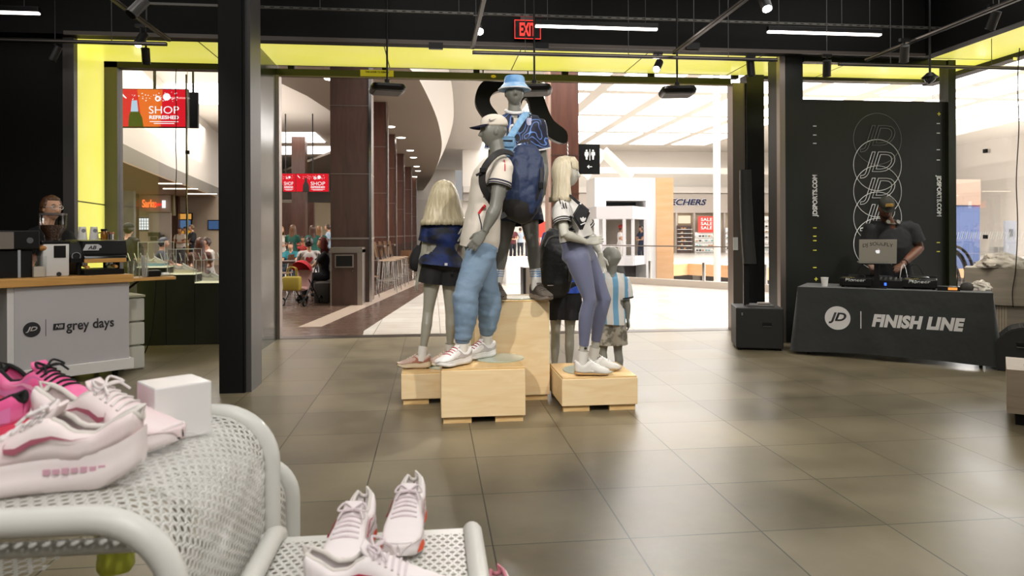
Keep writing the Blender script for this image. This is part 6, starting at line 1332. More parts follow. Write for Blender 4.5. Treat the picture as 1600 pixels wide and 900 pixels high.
top(J, tC, [PATB], 'f', .93, .022, hem=-.1, sl=.58, fold=folds((7, 7, 7), .009, 6), name='patterned_shirt', flare=.02, slw=1.8)
BSK = mat('black_shorts_fabric', '#171618', .75, bump=(16, .4, .01)); legs_wear(J, tC, BSK, 'f', .93, .024, .33, fold=folds((9, 9, 4), .008, 2), name='skirt_shorts', waist=.25, widen=.028)
obj('hem_tag', box(BM(), D(697, 413, 5.53)-b, (.022, .004, .02)), JWH, tC)
long_hair(J['hed'], J['F'], (0, 0, 1), tC, BLONDE, .95, .25, .2, True, seed=2)
PSH = dict(mu=mat('blush_mesh', '#c9ada0', .7), ms=mat('cream_rubber', '#d6c5a8', .6), ma=mat('coral_overlay', '#a8705f', .6), ml=mat('cream_lace', '#d6cfc2', .8), mi=MATS['lining_white'], sole_h=.042)
for k, d_ in (('a', (-.85, .1)), ('b', (-.75, -.3))): sock(tC, J, k, .05, .17, .036); foot_shoe(tC, J['a'+k], d_, 0, 'blush and coral trainer', .27, PSH)
t = thing('shoulder_bag', 'black shoulder bag hanging at the side of the blonde mannequin with its back turned', 'bag', D(653, 424, 5.8))
obj('body', limb(BM(), LL([(657, 384, 5.83), (655, 392, 5.83), (652, 405, 5.83), (652, 418, 5.83), (654, 423, 5.83)]), [(.03, .02), (.055, .05), (.07, .06), (.065, .06), (.03, .03)], (0, -1, 0), 20, 2.4), BSK, t, smooth=60, world=True); strap('strap', LL([(656, 386, 5.83), (664, 366, 5.78), (675, 345, 5.7), (686, 338, 5.68)]), .02, .006, BSK, t)
# D: blonde in profile, crop tee, leggings
b = V((1.21, 5.44, HB[3]+.01))
tD = thing('mannequin', 'pale mannequin with long blonde wig, white crop tee and slate leggings in profile', 'mannequin', b)
J = pose(b, 5.42, dict(pel=(905, 394), chs=(889, 336), nek=(884, 309), hed=(885, 270), sa=(877, 326, -.15), sb=(897, 325, .14), ea=(882, 366, -.27), wa=(917, 378, -.13), eb=(925, 372, .25), wb=(938, 398, .16),
    ha=(903, 405, -.08), hb=(914, 403, .08), ka=(921, 468, -.09), kb=(944, 468, .07), aa=(911, 553, -.05), ab=(929, 545, .12))); J['F'] = V((.97, -.12, 0)).normalized()
hd = dict(d=V((.85, .12, .12)), pn=V((.1, 1, -.3)), sd=V((0, 0, 1)), curl=.26, spread=1.1); hd2 = dict(d=V((.1, -.05, -1)), pn=V((0, -1, 0)), sd=V((1, 0, 0)), curl=.28)
body(J, tD, GREYP, 'f', .98, .005, {'a': hd, 'b': hd2}, head=.93, hf=(.98, -.1, -.02), ears=False)
WTEE = mat('white_tee', '#d4d0ca', .85, bump=(200, .15, .002)); BTR = mat('black_trim', '#1c1c1e', .8)
oD = top(J, tD, [WTEE, BTR], 'f', .98, .02, hem=.36, sl=.66, fold=folds((7, 7, 7), .008, 9), name='crop_tee', flare=.012, cuff=BTR, cuffw=((.004, .014), (.024, .034)), slw=1.9)
SLATE = mat('slate_leggings', '#666a83', .6, sheen=.2)
legs_wear(J, tD, SLATE, 'f', .98, .005, 1.84, fold=None, name='leggings', waist=.3, vox=.009)
for i in range(3): stripe('sleeve_stripe', oD, b, [(873.5+4*i, 310), (876+3.7*i, 318), (878.5+3.4*i, 326)], .010, BTR, tD)
long_hair(J['hed'], (.98, -.1, -.02), (0, 0, 1), tD, BLONDE2, .95, .235, .145, True, seed=5)
GUM = dict(mu=mat('white_leather', '#dcd8d2', .5), ms=mat('gum_rubber', '#b8915c', .6), ma=MATS['white_leather'], ml=LACEW, mi=MATS['lining_white'], sole_h=.024, flat=True)
for k, d_ in (('a', (1, -.12)), ('b', (.98, -.05))):
    sock(tD, J, k, .05, .18, .038); foot_shoe(tD, J['a'+k], d_, 0, 'white leather trainer with gum sole', .27, GUM)
p = mix(J['aa'], J['ka'], .12)+V((.004, -.046, 0)); obj('sock_emblem', ball(BM(), p+V((0, .004, 0)), (.012, .004, .009), 8), BTR, tD)
t = thing('crossbody_bag', 'black crossbody bag with white emblem on the blonde mannequin in leggings', 'bag', D(905, 343, 5.13))
cb = [D(x, y, 5.15) for x, y in ((893, 338), (906, 316), (922, 330), (908, 362))]
bc = sum(cb, V((0, 0, 0)))/4; bm = BM(); fA = [bm.verts.new(p+V((0, -.03, 0))) for p in cb]; fB = [bm.verts.new(p+V((.01, .05, 0))) for p in cb]; bm.faces.new(fA); bm.faces.new(fB[::-1])
for i in range(4): bm.faces.new((fA[i], fB[i], fB[(i+1) % 4], fA[(i+1) % 4]))
bmesh.ops.bevel(bm, geom=bm.edges[:], offset=.014, segments=3, affect='EDGES'); obj('pouch', bm, mat('black_bag_nylon', '#17171a', .45, bump=(20, .4, .01)), t, smooth=50, world=True)
for k in range(3): an = R(58+32*k); c = D(911, 347, 5.113); obj('emblem_leaf', ball(BM(), c+V((.02*cos(an), 0, .02*sin(an))), (.018, .003, .008), 12, M.Rotation(-an, 3, 'Y')), JWH, t, world=True)
obj('emblem_bars', box(BM(), D(911, 349.5, 5.113), (.04, .003, .008), rot=M.Rotation(-.4, 3, 'Y')), JWH, t, world=True)
strap('strap', LL([(905, 318, 5.17), (897, 311, 5.22), (890, 306, 5.3), (882, 309, 5.36)]), .024, .006, BTR, t); strap('strap', LL([(893, 338, 5.15), (884, 350, 5.2), (876, 352, 5.3), (872, 345, 5.42)]), .024, .006, BTR, t)
# E: child
b = G(953, 605)
tE = thing('mannequin', 'bald child mannequin in white and sky blue striped shirt and camouflage shorts', 'mannequin', b)
J = pose(b, 6.13, dict(pel=(954, 497), chs=(957, 456), nek=(956, 428), hed=(955, 404), sa=(938, 437), sb=(974, 437), ea=(934, 470), wa=(932, 498), eb=(979, 472), wb=(981, 498), ha=(946, 508), hb=(964, 508), ka=(942, 550), kb=(966, 550), aa=(941, 592), ab=(966, 592))); J['F'] = V((-.62, .78, 0)).normalized()
hd = dict(d=V((.1, -.1, -1)), pn=V((-1, 0, 0)), sd=V((0, 1, 0)), curl=.35, s=.66)
body(J, tE, GREYC, 'm', .66, .006, {'b': hd, 'a': dict(hd, pn=V((1, 0, 0)))}, head=.9, hf=(-.72, .66, -.05), nu=48)
m = bpy.data.materials.new('sky_stripe_jersey'); m.use_nodes = True; nt = m.node_tree; N = nt.nodes.new; tc = N('ShaderNodeTexCoord'); sx_ = N('ShaderNodeSeparateXYZ'); ma_ = N('ShaderNodeMath'); ma_.operation = 'MULTIPLY'; ma_.inputs[1].default_value = 2*pi/.105; mb_ = N('ShaderNodeMath'); mb_.operation = 'SINE'; mc_ = N('ShaderNodeMath'); mc_.operation = 'GREATER_THAN'; mc_.inputs[1].default_value = .15; mx = N('ShaderNodeMix'); mx.data_type = 'RGBA'; mx.inputs[6].default_value = hx('#dbd8d2'); mx.inputs[7].default_value = hx('#6fa3c4')
nt.links.new(tc.outputs['Object'], sx_.inputs[0]); nt.links.new(sx_.outputs[0], ma_.inputs[0]); nt.links.new(ma_.outputs[0], mb_.inputs[0]); nt.links.new(mb_.outputs[0], mc_.inputs[0]); nt.links.new(mc_.outputs[0], mx.inputs[0]); nt.links.new(mx.outputs[2], nt.nodes['Principled BSDF'].inputs['Base Color']); nt.nodes['Principled BSDF'].inputs['Roughness'].default_value = .8
top(J, tE, [m, BTR, JWH], 'm', .66, .02, hem=-.2, sl=.85, fold=folds((10, 10, 8), .006, 1), name='striped_shirt', flare=.025, cuff=BTR, cuffw=(.004, .016), slw=2.2, vox=.009, bands=[(2, lambda c, n, J=J: (c-J['sb']).length > 0 and abs((c-J['chs']).dot((J['sb']-J['sa']).normalized())) > .125)])
CAMO = mat('camo_shorts', '#6b675c', .85, var=('#a39d90', (16, 16, 16), 2, .06)); legs_wear(J, tE, CAMO, 'm', .66, .026, .72, fold=folds((10, 10, 6), .007, 3), name='shorts', waist=.1, widen=.02, vox=.01)
for k in 'ab': foot_shoe(tE, J['a'+k], (-.62, .78), 0, 'dark child trainer', .22, GSH)
# F: youth with black backpack
b = G(879, 590)
tF = thing('mannequin', 'mannequin in black shorts wearing a big black backpack, hidden behind the leggings mannequin', 'mannequin', b)
J = pose(b, 6.5, dict(pel=(880, 448), chs=(881, 392), nek=(882, 358), hed=(886, 334), sa=(859, 368), sb=(904, 368), ea=(852, 408), wa=(856, 440), eb=(909, 408), wb=(908, 440), ha=(869, 458), hb=(892, 458), ka=(868, 523), kb=(890, 523), aa=(866, 578), ab=(889, 578))); J['F'] = V((.1, 1, 0)).normalized()
hd = dict(d=V((0, 0, -1)), pn=V((1, 0, 0)), sd=V((0, 1, 0)), s=.8)
body(J, tF, GREYL, 'm', .82, .007, {'a': hd, 'b': dict(hd, pn=V((-1, 0, 0)))}, head=.8, nu=40)
PATC = mat('blue_teal_jersey', '#0d1a33', .6, var=('#2b56c8', (9, 9, 9), 2, .1)); top(J, tF, [PATC], 'm', .82, .02, hem=-.15, sl=.6, fold=folds((8, 8, 6), .008, 4), name='patterned_shirt', flare=.015, slw=1.8)
legs_wear(J, tF, BSK, 'm', .82, .03, .62, fold=folds((9, 9, 4), .01, 8), name='shorts', waist=.1, widen=.03)
for k in 'ab': foot_shoe(tF, J['a'+k], (.1, 1), 0, 'dark trainer', .26, GSH)
t = thing('backpack', 'big black backpack with grey strap on the mannequin in black shorts', 'backpack', D(868, 460, 6.3))
bk = LL([(872, 360, 6.27), (871, 366, 6.26), (869, 385, 6.24), (868, 415, 6.23), (867, 440, 6.23), (868, 455, 6.25), (868, 459, 6.26)]); bm = BM(); limb(bm, bk, [(.07, .05), (.11, .085), (.14, .115), (.145, .13), (.145, .13), (.12, .11), (.08, .08)], (0, -1, 0), 40, 3.2)
remesh('body', bm, mat('black_pack_nylon', '#18181a', .5, bump=(22, .5, .012)), t, .009, 2, folds((9, 9, 9), .008, 6), world=True)
strap('front_seam', LL([(851, 385, 6.11), (858, 372, 6.12), (872, 368, 6.13), (884, 376, 6.12), (889, 400, 6.11), (889, 440, 6.12)]), .012, .008, mat('pack_grey', '#55534f', .7), t); strap('shoulder_strap', LL([(886, 372, 6.2), (893, 392, 6.15), (893, 425, 6.14), (888, 448, 6.2)]), .035, .012, MATS['pack_grey'], t)
strap('carry_loop', LL([(864, 361, 6.25), (866, 352, 6.25), (876, 352, 6.25), (878, 361, 6.25)]), .02, .008, MATS['black_pack_nylon'], t); obj('small_letters', box(BM(), D(860, 446, 6.09), (.05, .004, .006)), JWH, t, world=True)
# ------------------------------------------------------------------ people
def skin(name, c): return mat(name, c, .5, bump=(60, .15, .002))
SK1, SK2, SK3 = skin('skin_light', '#d3a284'), skin('skin_dark', '#5c3825'), skin('skin_tan', '#b07f5e')
BTEE = mat('black_tee', '#131315', .85, bump=(15, .3, .01)); BDEN = mat('black_denim', '#1d1d22', .8)
# dj behind the table
b = G(1392, 543.5); b = D(1392, 366, 8.16); b.z = 0
tG = thing('person', 'person in black tee and cap bending over the decks behind the black printed table', 'person', b)
J = pose(b, 8.16, dict(pel=(1396, 428, .04), chs=(1393, 384, -.02), nek=(1389, 350, -.06), hed=(1384, 326, -.15), sa=(1363, 356, -.05), sb=(1423, 356, .0), ea=(1352, 393, -.02), wa=(1358, 412, -.27), eb=(1437, 388, -.03), wb=(1410, 413, -.27),
    ha=(1383, 436), hb=(1409, 436), ka=(1381, 488), kb=(1411, 488), aa=(1380, 545), ab=(1412, 545))); J['F'] = V((-.35, -.94, 0)).normalized()
ft = {'a': V((-.5, -.9, 0)), 'b': V((-.2, -1, 0))}
h1 = dict(d=V((.1, -.5, -.5)), pn=V((.1, .5, -.9)), sd=V((1, -.2, .1)), curl=.42, s=1.02); h2 = dict(d=V((-.75, -.5, -.35)), pn=V((0, .4, -1)), sd=V((-.5, .7, .2)), curl=.4, s=1.02)
hfG = V((-.3, -.95, -.5)); 
for k in 'ab': J['a'+k].z = .08
body(J, tG, SK2, 'm', 1.06, .006, {'a': h1, 'b': h2}, head=.97, hf=hfG, hup=(-.1, -.3, 1))
top(J, tG, [BTEE], 'm', 1.06, .026, hem=-.2, sl=.72, fold=folds((7, 7, 6), .012, 11), name='tee', flare=.014, slw=1.35)
legs_wear(J, tG, BDEN, 'm', 1.06, .022, 1.92, fold=folds((10, 10, 10), .008, 5), name='trousers', waist=.2, widen=.012)
GSH2 = dict(mu=BLK, ms=BLK, ma=BLK, ml=BLK, mi=BLK, sole_h=.03)
for k in 'ab': foot_shoe(tG, J['a'+k], ft[k], 0, 'black trainer', .29, GSH2)
q = basis(hfG, (-.1, -.3, 1)); hc = J['hed']; CAPG = mat('olive_black_cap', '#25241d', .85)
bm = BM(); polar(bm, lambda a, e: hc+q @ V((.082*sin(a)*cos(e), (.106*cos(a)*cos(e))-.004, .045+(.095*sin(e)**.75 if e > 0 else .03*sin(e)))), 40, 22); obj('cap', bm, CAPG, tG, smooth=180)
bm = BM(); r0 = []
for i in range(13):
    a = R(-60+120*i/12); r0.append([bm.verts.new(hc+q @ V(p)) for p in ((.082*sin(a), .1*cos(a)-.004, .042), (.085*sin(a), .1*cos(a)+.07*cos(a)**.8, .03-.01*abs(sin(a))))])
for a, c in zip(r0, r0[1:]): bm.faces.new((a[0], c[0], c[1], a[1]))
bmesh.ops.solidify(bm, geom=bm.faces[:], thickness=.005); obj('cap_brim', bm, CAPG, tG, smooth=60)
EMB = mat('gold_embroidery', '#c9a24a', .6)
for i, w in enumerate((.075, .085, .08)): bmx = box(BM(), hc+q @ V((0, .103-.004*i*0, .105-.014*i)), (w, .006, .006), rot=q); obj('embroidery', bmx, EMB, tG)
# headphones round the neck, beard
obj('headphones', tube(BM(), [J['nek']+V((.078*sin(a), -.02-.065*cos(a), .03-.03*cos(a))) for a in [R(-150+300*i/20) for i in range(21)]], .009, 8), mat('headphone_silver', '#77746f', .35, .5), tG, smooth=180)
for k in (-1, 1): obj('earcup', lathe(BM(), [(0, -.012), (.024, -.012), (.028, 0), (.024, .012), (0, .012)], J['nek']+V((.062*k-.01, -.085, .02)), 18, M.Rotation(R(70), 3, 'X').to_quaternion()), MATS['headphone_silver'], tG, smooth=50)
bm = BM(); polar(bm, lambda a, e: hc+q @ (head_point(a, e)*1.0+head_point(a, e).normalized()*(.003 if (head_point(a, e).z < -.068 and abs(head_point(a, e).x) < .062 and head_point(a, e).y > -.01) else -.01)), 60, 44); obj('beard', bm, mat('beard_black', '#0f0c0a', .9, bump=(300, .5, .002)), tG, smooth=180)
obj('wristband', tube(BM(), [mix(J['eb'], J['wb'], .88)+M.Rotation(a*pi/8, 3, (J['wb']-J['eb']).normalized()) @ ((J['wb']-J['eb']).orthogonal().normalized()*.034) for a in range(16)], .006, 6, True), mat('band_dark', '#2a1a14', .6), tG, smooth=180)
# barista behind the cart
b = D(82, 366, 7.35); b.z = 0
tH = thing('person', 'person with glasses and brown hair in black tee behind the coffee cart', 'person', b)
J = pose(b, 7.35, dict(pel=(78, 446), chs=(78, 397), nek=(73, 354), hed=(80, 326), sa=(49, 368, -.03), sb=(103, 369, .06), ea=(44, 410, -.1), wa=(52, 434, -.3), eb=(116, 408, -.02), wb=(108, 430, -.25), ha=(66, 452), hb=(90, 452), ka=(66, 520), kb=(92, 520), aa=(66, 576), ab=(92, 576))); J['F'] = V((.25, -.97, 0)).normalized()
h1 = dict(d=V((.3, -1, -.2)), pn=V((0, -.2, -1)), sd=V((1, .2, 0)), curl=.4); h2 = dict(d=V((-.3, -1, -.1)), pn=V((0, -.2, -1)), sd=V((-1, .2, 0)), curl=.4)
hfH = V((.86, -.5, -.03))
for k in 'ab': J['a'+k].z = .08
body(J, tH, SK1, 'm', 1.0, .006, {'a': h1, 'b': h2}, head=1.06, hf=hfH)
top(J, tH, [BTEE], 'm', 1.0, .022, hem=-.2, sl=.75, fold=folds((7, 7, 6), .010, 21), name='tee', flare=.02, slw=1.7)
legs_wear(J, tH, BDEN, 'm', 1.0, .02, 1.92, name='trousers', waist=.2)
for k in 'ab': foot_shoe(tH, J['a'+k], J['F'], 0, 'black trainer', .29, GSH2)
HBR = hair_mat('brown_hair', '#4a3020', '#6b4a30'); short_hair(J['hed'], hfH, (0, 0, 1), tH, HBR, 1.06, thick=.017, low=.005, front=.08)
eyes(J['hed'], hfH, (0, 0, 1), tH, 1.06)
q = basis(hfH); hc = J['hed']; GLM = mat('clear_glasses_frame', '#d9d6d0', .2)
gl = BM()
for k in (-1, 1):
    tube(gl, [hc+q @ (V((.034*k+.026*cos(a*pi/10), .098-.25*(abs(.034*k+.026*cos(a*pi/10))-.02)**2*20, .012+.02*sin(a*pi/10)))*1.06) for a in range(20)], .0028, 6, True); tube(gl, [hc+q @ (V(p)*1.06) for p in ((.06*k, .09, .018), (.078*k, .05, .016), (.079*k, -.02, .012))], .0028, 6)
tube(gl, [hc+q @ (V(p)*1.06) for p in ((-.01, .099, .015), (0, .104, .018), (.01, .099, .015))], .0028, 6); obj('glasses', gl, GLM, tH, smooth=60)
obj('mouth', limb(BM(), [hc+q @ (V((x, .099-.012*abs(x/.022)**2, -.062))*1.06) for x in (-.022, -.01, 0, .01, .022)], [(.002, .003)]*5, (0, 0, 1), 6), mat('lip_pink', '#a8665a', .5), tH)
# food court and concourse people
PAL = {}
def std(h, F, seat=False, arms=.35, lean=0.):
    k = h/1.75; F = V(F).normalized(); r = F.cross(EZ); z = EZ; o = V((0, 0, 0))
    if seat: zp, s = .5, 1
    else: zp, s = .93*k, 0
    J = dict(F=F, pel=z*zp); up = lambda d, f=0.: z*(zp+d*k)+F*(f+lean*d)
    J['chs'] = up(.32); J['nek'] = up(.53, .01); J['hed'] = up(.70, .045)
    for n, g in (('a', -1), ('b', 1)):
        J['s'+n] = up(.47)+r*(.17*k*g); J['e'+n] = up(.21, .05+.1*s+arms*.12)+r*(.23*k*g); J['w'+n] = up(.08+arms*.3, .28*s+arms*.2+.06)+r*((.2-.25*arms)*k*g)
        J['h'+n] = up(-.03)+r*(.09*k*g)
        if seat: J['k'+n] = z*.5+F*.44*k+r*(.11*g); J['a'+n] = z*.08+F*.42*k+r*(.11*g)
        else: J['k'+n] = z*(.5*k)+F*.02+r*(.1*g); J['a'+n] = z*.08+r*(.1*g)
        J['fk'+n] = (F*.2+z).normalized() if 0 else F
    return J
def person(label, px, d, h, F, shirt, trous, hair, sk=SK1, seat=False, long=0., sex='m', arms=.35, sl=.6, z0=0., cap=None):
    p = D(px, 366, d); t = thing('person', label, 'person', (p.x, p.y, z0)); J = std(h, F, seat, arms); k = h/1.75
    hd = lambda s: dict(d=(J['w'+s]-J['e'+s])*1.0+J['F']*.05, pn=V((0, 0, -1)) if seat else J['F'].cross(EZ)*(1 if s == 'a' else -1), sd=J['F'] if not seat else EZ.cross(J['F']), curl=.35, s=.9*k)
    body(J, t, sk, sex, .95*k, .011, {'a': hd('a'), 'b': hd('b')}, head=.98*min(1, k+.08), nu=36)
    top(J, t, [mat('cloth_'+shirt[1:], shirt, .85)], sex, .95*k, .02, hem=-.15, sl=sl, fold=folds((7, 7, 6), .008, px), name='top', flare=.015, vox=.014, slw=1.5)
    legs_wear(J, t, mat('cloth_'+trous[1:], trous, .85), sex, .95*k, .02, 1.9, name='trousers', waist=.2, vox=.014)
    for n in 'ab': obj('shoe', limb(BM(), [J['a'+n]-J['F']*.07-V((0, 0, .04)), J['a'+n]-V((0, 0, .03)), J['a'+n]+J['F']*.1-V((0, 0, .045)), J['a'+n]+J['F']*.17-V((0, 0, .055))], [(.03, .03), (.042, .04), (.045, .03), (.03, .018)], (0, 0, 1), 12), BLK, t, smooth=180)
    hm = hair_mat('hair_'+hair[1:], hair, hair)
    if long: long_hair(J['hed'], J['F'], (0, 0, 1), t, hm, .98*min(1, k+.08), long, .12, False, seed=px % 7, name='hair')
    else: short_hair(J['hed'], J['F'], (0, 0, 1), t, hm, .98*min(1, k+.08))
    if cap: hc = J['hed']; q = basis(J['F']); bm = BM(); polar(bm, lambda a, e: hc+q @ V((.086*sin(a)*cos(e), .11*cos(a)*cos(e), .045+(.09*sin(e) if e > 0 else .03*sin(e)))), 28, 16); obj('cap', bm, mat('cloth_'+cap[1:], cap, .85), t, smooth=180)
    return t, J
AW = (.1, 1, 0); TO = (-.1, -1, 0)
t, J = person('seated person in white sweatshirt with red heart, back turned, at the food court table', 483, 14.9, 1.68, (-.25, .95, 0), '#d8d0cb', '#2a2a30', '#1d1512', SK3, True, sex='f', sl=1.8)
c = J['chs']+V((.03, -.165, .02)); hp_l = [(.05*s*(16*sin(u)**3)/16, .05*s*(13*cos(u)-5*cos(2*u)-2*cos(3*u)-cos(4*u))/16) for s in (1.5,) for u in [i*pi/16 for i in range(32)]]
shape('heart_print', [hp_l], c, V((1, .25, 0)), EZ, mat('heart_red', '#c0303a', .7), t, ext=.006, world=False); obj('hair_bun', ball(BM(), J['hed']+V((.03, -.12, .02)), .05, 14), MATS['hair_1d1512'], t, smooth=180)
person('seated person with red hair in black top leaning to the stroller beside the waste bin', 507, 14.55, 1.66, (-1, -.1, 0), '#17171a', '#1b1b20', '#6a2a26', SK3, True, .12, 'f', .6)
person('seated child in teal shirt facing the shop at the food court table', 455, 17.6, 1.4, TO, '#2d7a84', '#333a44', '#3a2a20', SK1, True, arms=.5)
person('seated child in teal shirt cut off by the steel opening frame', 431, 18.6, 1.4, (.6, .8, 0), '#2f7c86', '#333a44', '#4a3524', SK1, True)
person('girl in green shirt with long brown hair, back turned, behind the teal shirt child', 457, 20.5, 1.62, (.2, 1, 0), '#2c5a4e', '#2b2f38', '#6b4a32', SK1, False, .34, 'f')
person('girl in green shirt with dark brown hair behind the white sweatshirt at the food court', 489, 20.2, 1.6, (-.5, .9, 0), '#2a5a50', '#23262e', '#4a2e22', SK1, False, .3, 'f')
person('girl in green shirt with light brown hair beside the dark brown column', 499, 21.6, 1.6, (-.3, 1, 0), '#305f54', '#23262e', '#8a6542', SK1, False, .34, 'f')
person('person with blond hair standing at the far edge of the food court opening', 439, 22, 1.6, (.4, -1, 0), '#d0c8bd', '#39414e', '#b08a58', SK1, False, .28, 'f')
person('distant person in pale shirt seated beyond the green shirt girls', 509, 27, 1.7, TO, '#c9c6c2', '#3a4150', '#5a4030', SK1, True)
person('distant person in light blue shirt next to the dark brown column', 514, 25, 1.72, (-1, 0, 0), '#9fb2c4', '#3a4150', '#4a3a30', SK1, False)
person('distant person in red top seated at the far food court table', 474, 27, 1.68, TO, '#a83a3a', '#2c2c30', '#2a1d16', SK3, True)
# beyond the bay window
person('person in black jacket and cap standing outside the bay window, back turned', 199, 13.0, 1.56, (.1, 1, 0), '#1c1c1f', '#24242a', '#2a2320', SK1, cap='#1c1c20', sl=1.85, arms=.1)
person('person in dark jacket and tan cap at the far food court counter', 301, 27, 1.75, (-.8, -.6, 0), '#1d1f24', '#2a2a30', '#6a5038', SK1, sl=1.85)
person('seated person in dark clothes behind the tall display pedestal', 252, 15, 1.7, (1, .2, 0), '#4a4f58', '#2c2c32', '#3a3f48', SK1, True)
person('seated person with long brown hair behind the lowest display pedestal', 312, 14.5, 1.66, (-.3, 1, 0), '#6a4a40', '#2c2c32', '#4a2a1c', SK1, True, .26, 'f')
person('seated person in pale jacket behind the glass near the steel column', 325, 16, 1.68, (-.7, -.7, 0), '#cfc6c0', '#3a3a42', '#3a2820', SK1, True)
person('person in amber apron standing at the far amber counter', 290, 29.6, 1.7, TO, '#d8d2c8', '#b07a2c', '#2a2018', SK3)
person('person in pale shirt standing at the far counter under the blue menu screen', 282, 28.8, 1.66, TO, '#bfb3a6', '#3a3a42', '#4a3a2c', SK3)
# concourse far people and lift passenger
person('distant person in white walking on the concourse between the mannequin legs', 826, 36, 1.72, TO, '#e2dedb', '#3a3f4a', '#3a2a20', SK1)
person('distant person in dark red walking on the concourse beyond the tall plywood box', 801, 34, 1.74, (.3, -1, 0), '#5a2a2e', '#23232a', '#2a1d16', SK1)
person('distant person in pale blue on the concourse beyond the tall plywood box', 813, 40, 1.72, AW, '#aab6c2', '#2c3038', '#3a2a20', SK1)
person('passenger in white shirt and red cap inside the glazed lift', 969, 20.9, 1.12, (.8, -.5, 0), '#dcd8d4', '#c9c4be', '#4a3a30', SK1, z0=D(960, 415, 20.3).z+.02, cap='#b0403a')
person('person in navy inside the lift behind the white mullion', 1003, 21.4, 1.12, (-.8, -.4, 0), '#3c4660', '#33394a', '#3a2a20', SK1, z0=D(960, 415, 20.3).z+.02)
# ================================================================== foreground: perforated metal display tiers and trainers
PERF = mat('pale_grey_powder_coat', '#d3d2cc', .38); TZ1 = .90; TR = .0225
yn, yf = G(150, 812, TZ1).y, G(350, 645, TZ1).y; xe = (D(258, 900, 1.09).x+D(425, 750, 1.72).x)/2
def perf(prof, L, y0, y1, px=.0215, py=.0186, hx_=.0061, hy=.0058, n=14, edge=.012):
    """sheet with staggered slots; prof(s) -> (x, z) along its length"""
    bm = BM(); rows = int((y1-y0-2*edge)/py); cols = int(L/px); ya = y0+edge
    def pt(s, y): x, z = prof(max(0, min(L, s))); return bm.verts.new((x, y, z))
    for j in range(rows):
        off = (j % 2)*.5*px
        for i in range(cols):
            s0 = i*px+off; cx0, cy0 = s0+px/2, ya+(j+.5)*py; a = []; b = []
            if s0+px > L: continue
            for k in range(n):
                t = 2*pi*k/n; c, s_ = cos(t), sin(t); m_ = max(abs(c), abs(s_)); a.append(pt(cx0+hx_*c, cy0+hy*s_)); b.append(pt(cx0+px/2*c/m_, cy0+py/2*s_/m_))
            for k in range(n): q = (k+1) % n; bm.faces.new((a[k], a[q], b[q], b[k]))
        if off:
            for (sa, sb) in ((0, off), (cols*px-px+off if 0 else L-(L-off) % px-0, L)):
                if sb-sa > 1e-4: bm.faces.new((pt(sa, ya+j*py), pt(sb, ya+j*py), pt(sb, ya+(j+1)*py), pt(sa, ya+(j+1)*py)))
    for e0, e1 in ((y0, ya), (ya+rows*py, y1)):
        m_ = 60
        for i in range(m_): bm.faces.new((pt(L*i/m_, e0), pt(L*(i+1)/m_, e0), pt(L*(i+1)/m_, e1), pt(L*i/m_, e1)))
    return bm
def wf(xe, z, r, drop, x0):      # waterfall profile: flat, then a bend, then straight down
    L1 = (xe-r)-x0; L2 = r*pi/2; L = L1+L2+drop
    def f(s):
        if s < L1: return x0+s, z
        if s < L1+L2: a = (s-L1)/r; return xe-r+r*sin(a), z-r+r*cos(a)
        return xe, z-r-(s-L1-L2)
    return f, L
def wf_tube(xe, z, r, x0, y, zend, n=10):
    return [V((x0, y, z)), V((xe-r-.02, y, z))]+[V((xe-r+r*sin(R(90*i/n)), y, z-r+r*cos(R(90*i/n)))) for i in range(n+1)]+[V((xe, y, zend))]
t = thing('display_tier', 'tall pale grey perforated metal display tier with bent tube frame', 'display', (xe-.5, (yn+yf)/2, 0)); TIER = t
f, L = wf(xe-.012, TZ1, .125, .34, -1.75); sh = obj('perforated_top', perf(f, L, yn+.015, yf-.015), PERF, t, world=True, smooth=40)
md = sh.modifiers.new('t', 'SOLIDIFY'); md.thickness = .0016; md.offset = 0
for y in (yn, yf):
    obj('frame_tube', tube(BM(), wf_tube(xe, TZ1, .13, -1.75, y, 0), TR, 16), PERF, t, world=True, smooth=60); obj('frame_tube', cyl(BM(), (-1.72, y, 0), (-1.72, y, TZ1), TR), PERF, t, world=True, smooth=60)
zb = D(100, 836, 1.22).z; obj('lower_rail', cyl(BM(), (-1.7, yn+.09, zb), (D(216, 836, 1.2).x, yn+.09, zb), .013), PERF, t, world=True, smooth=60)
obj('lower_rail', cyl(BM(), (-1.7, yf-.05, .6), (xe, yf-.05, .6), .013), PERF, t, world=True, smooth=60); obj('lower_rail', cyl(BM(), (-1.7, yn, .6), (xe, yn, .6), .013), PERF, t, world=True, smooth=60)
lo = obj('lower_shelf', perf(lambda s: (-1.7+s, .615), .86, yn+.02, yf-.04, .03, .026, .0095, .0095), PERF, t, world=True)
rr = wf_tube(xe+.0, .69, .1, xe-.32, yf+.26, 0); obj('rear_tube', tube(BM(), rr, TR, 14), PERF, t, world=True, smooth=60)
f3, L3 = wf(xe-.012, .685, .1, .3, xe-.3); obj('rear_perforated_panel', perf(f3, L3, yf+.03, yf+.245), PERF, t, world=True, smooth=40)
for x in (xe-.3,): obj('rear_tube', cyl(BM(), (x, yf+.26, 0), (x, yf+.26, .69), TR), PERF, t, world=True, smooth=60)
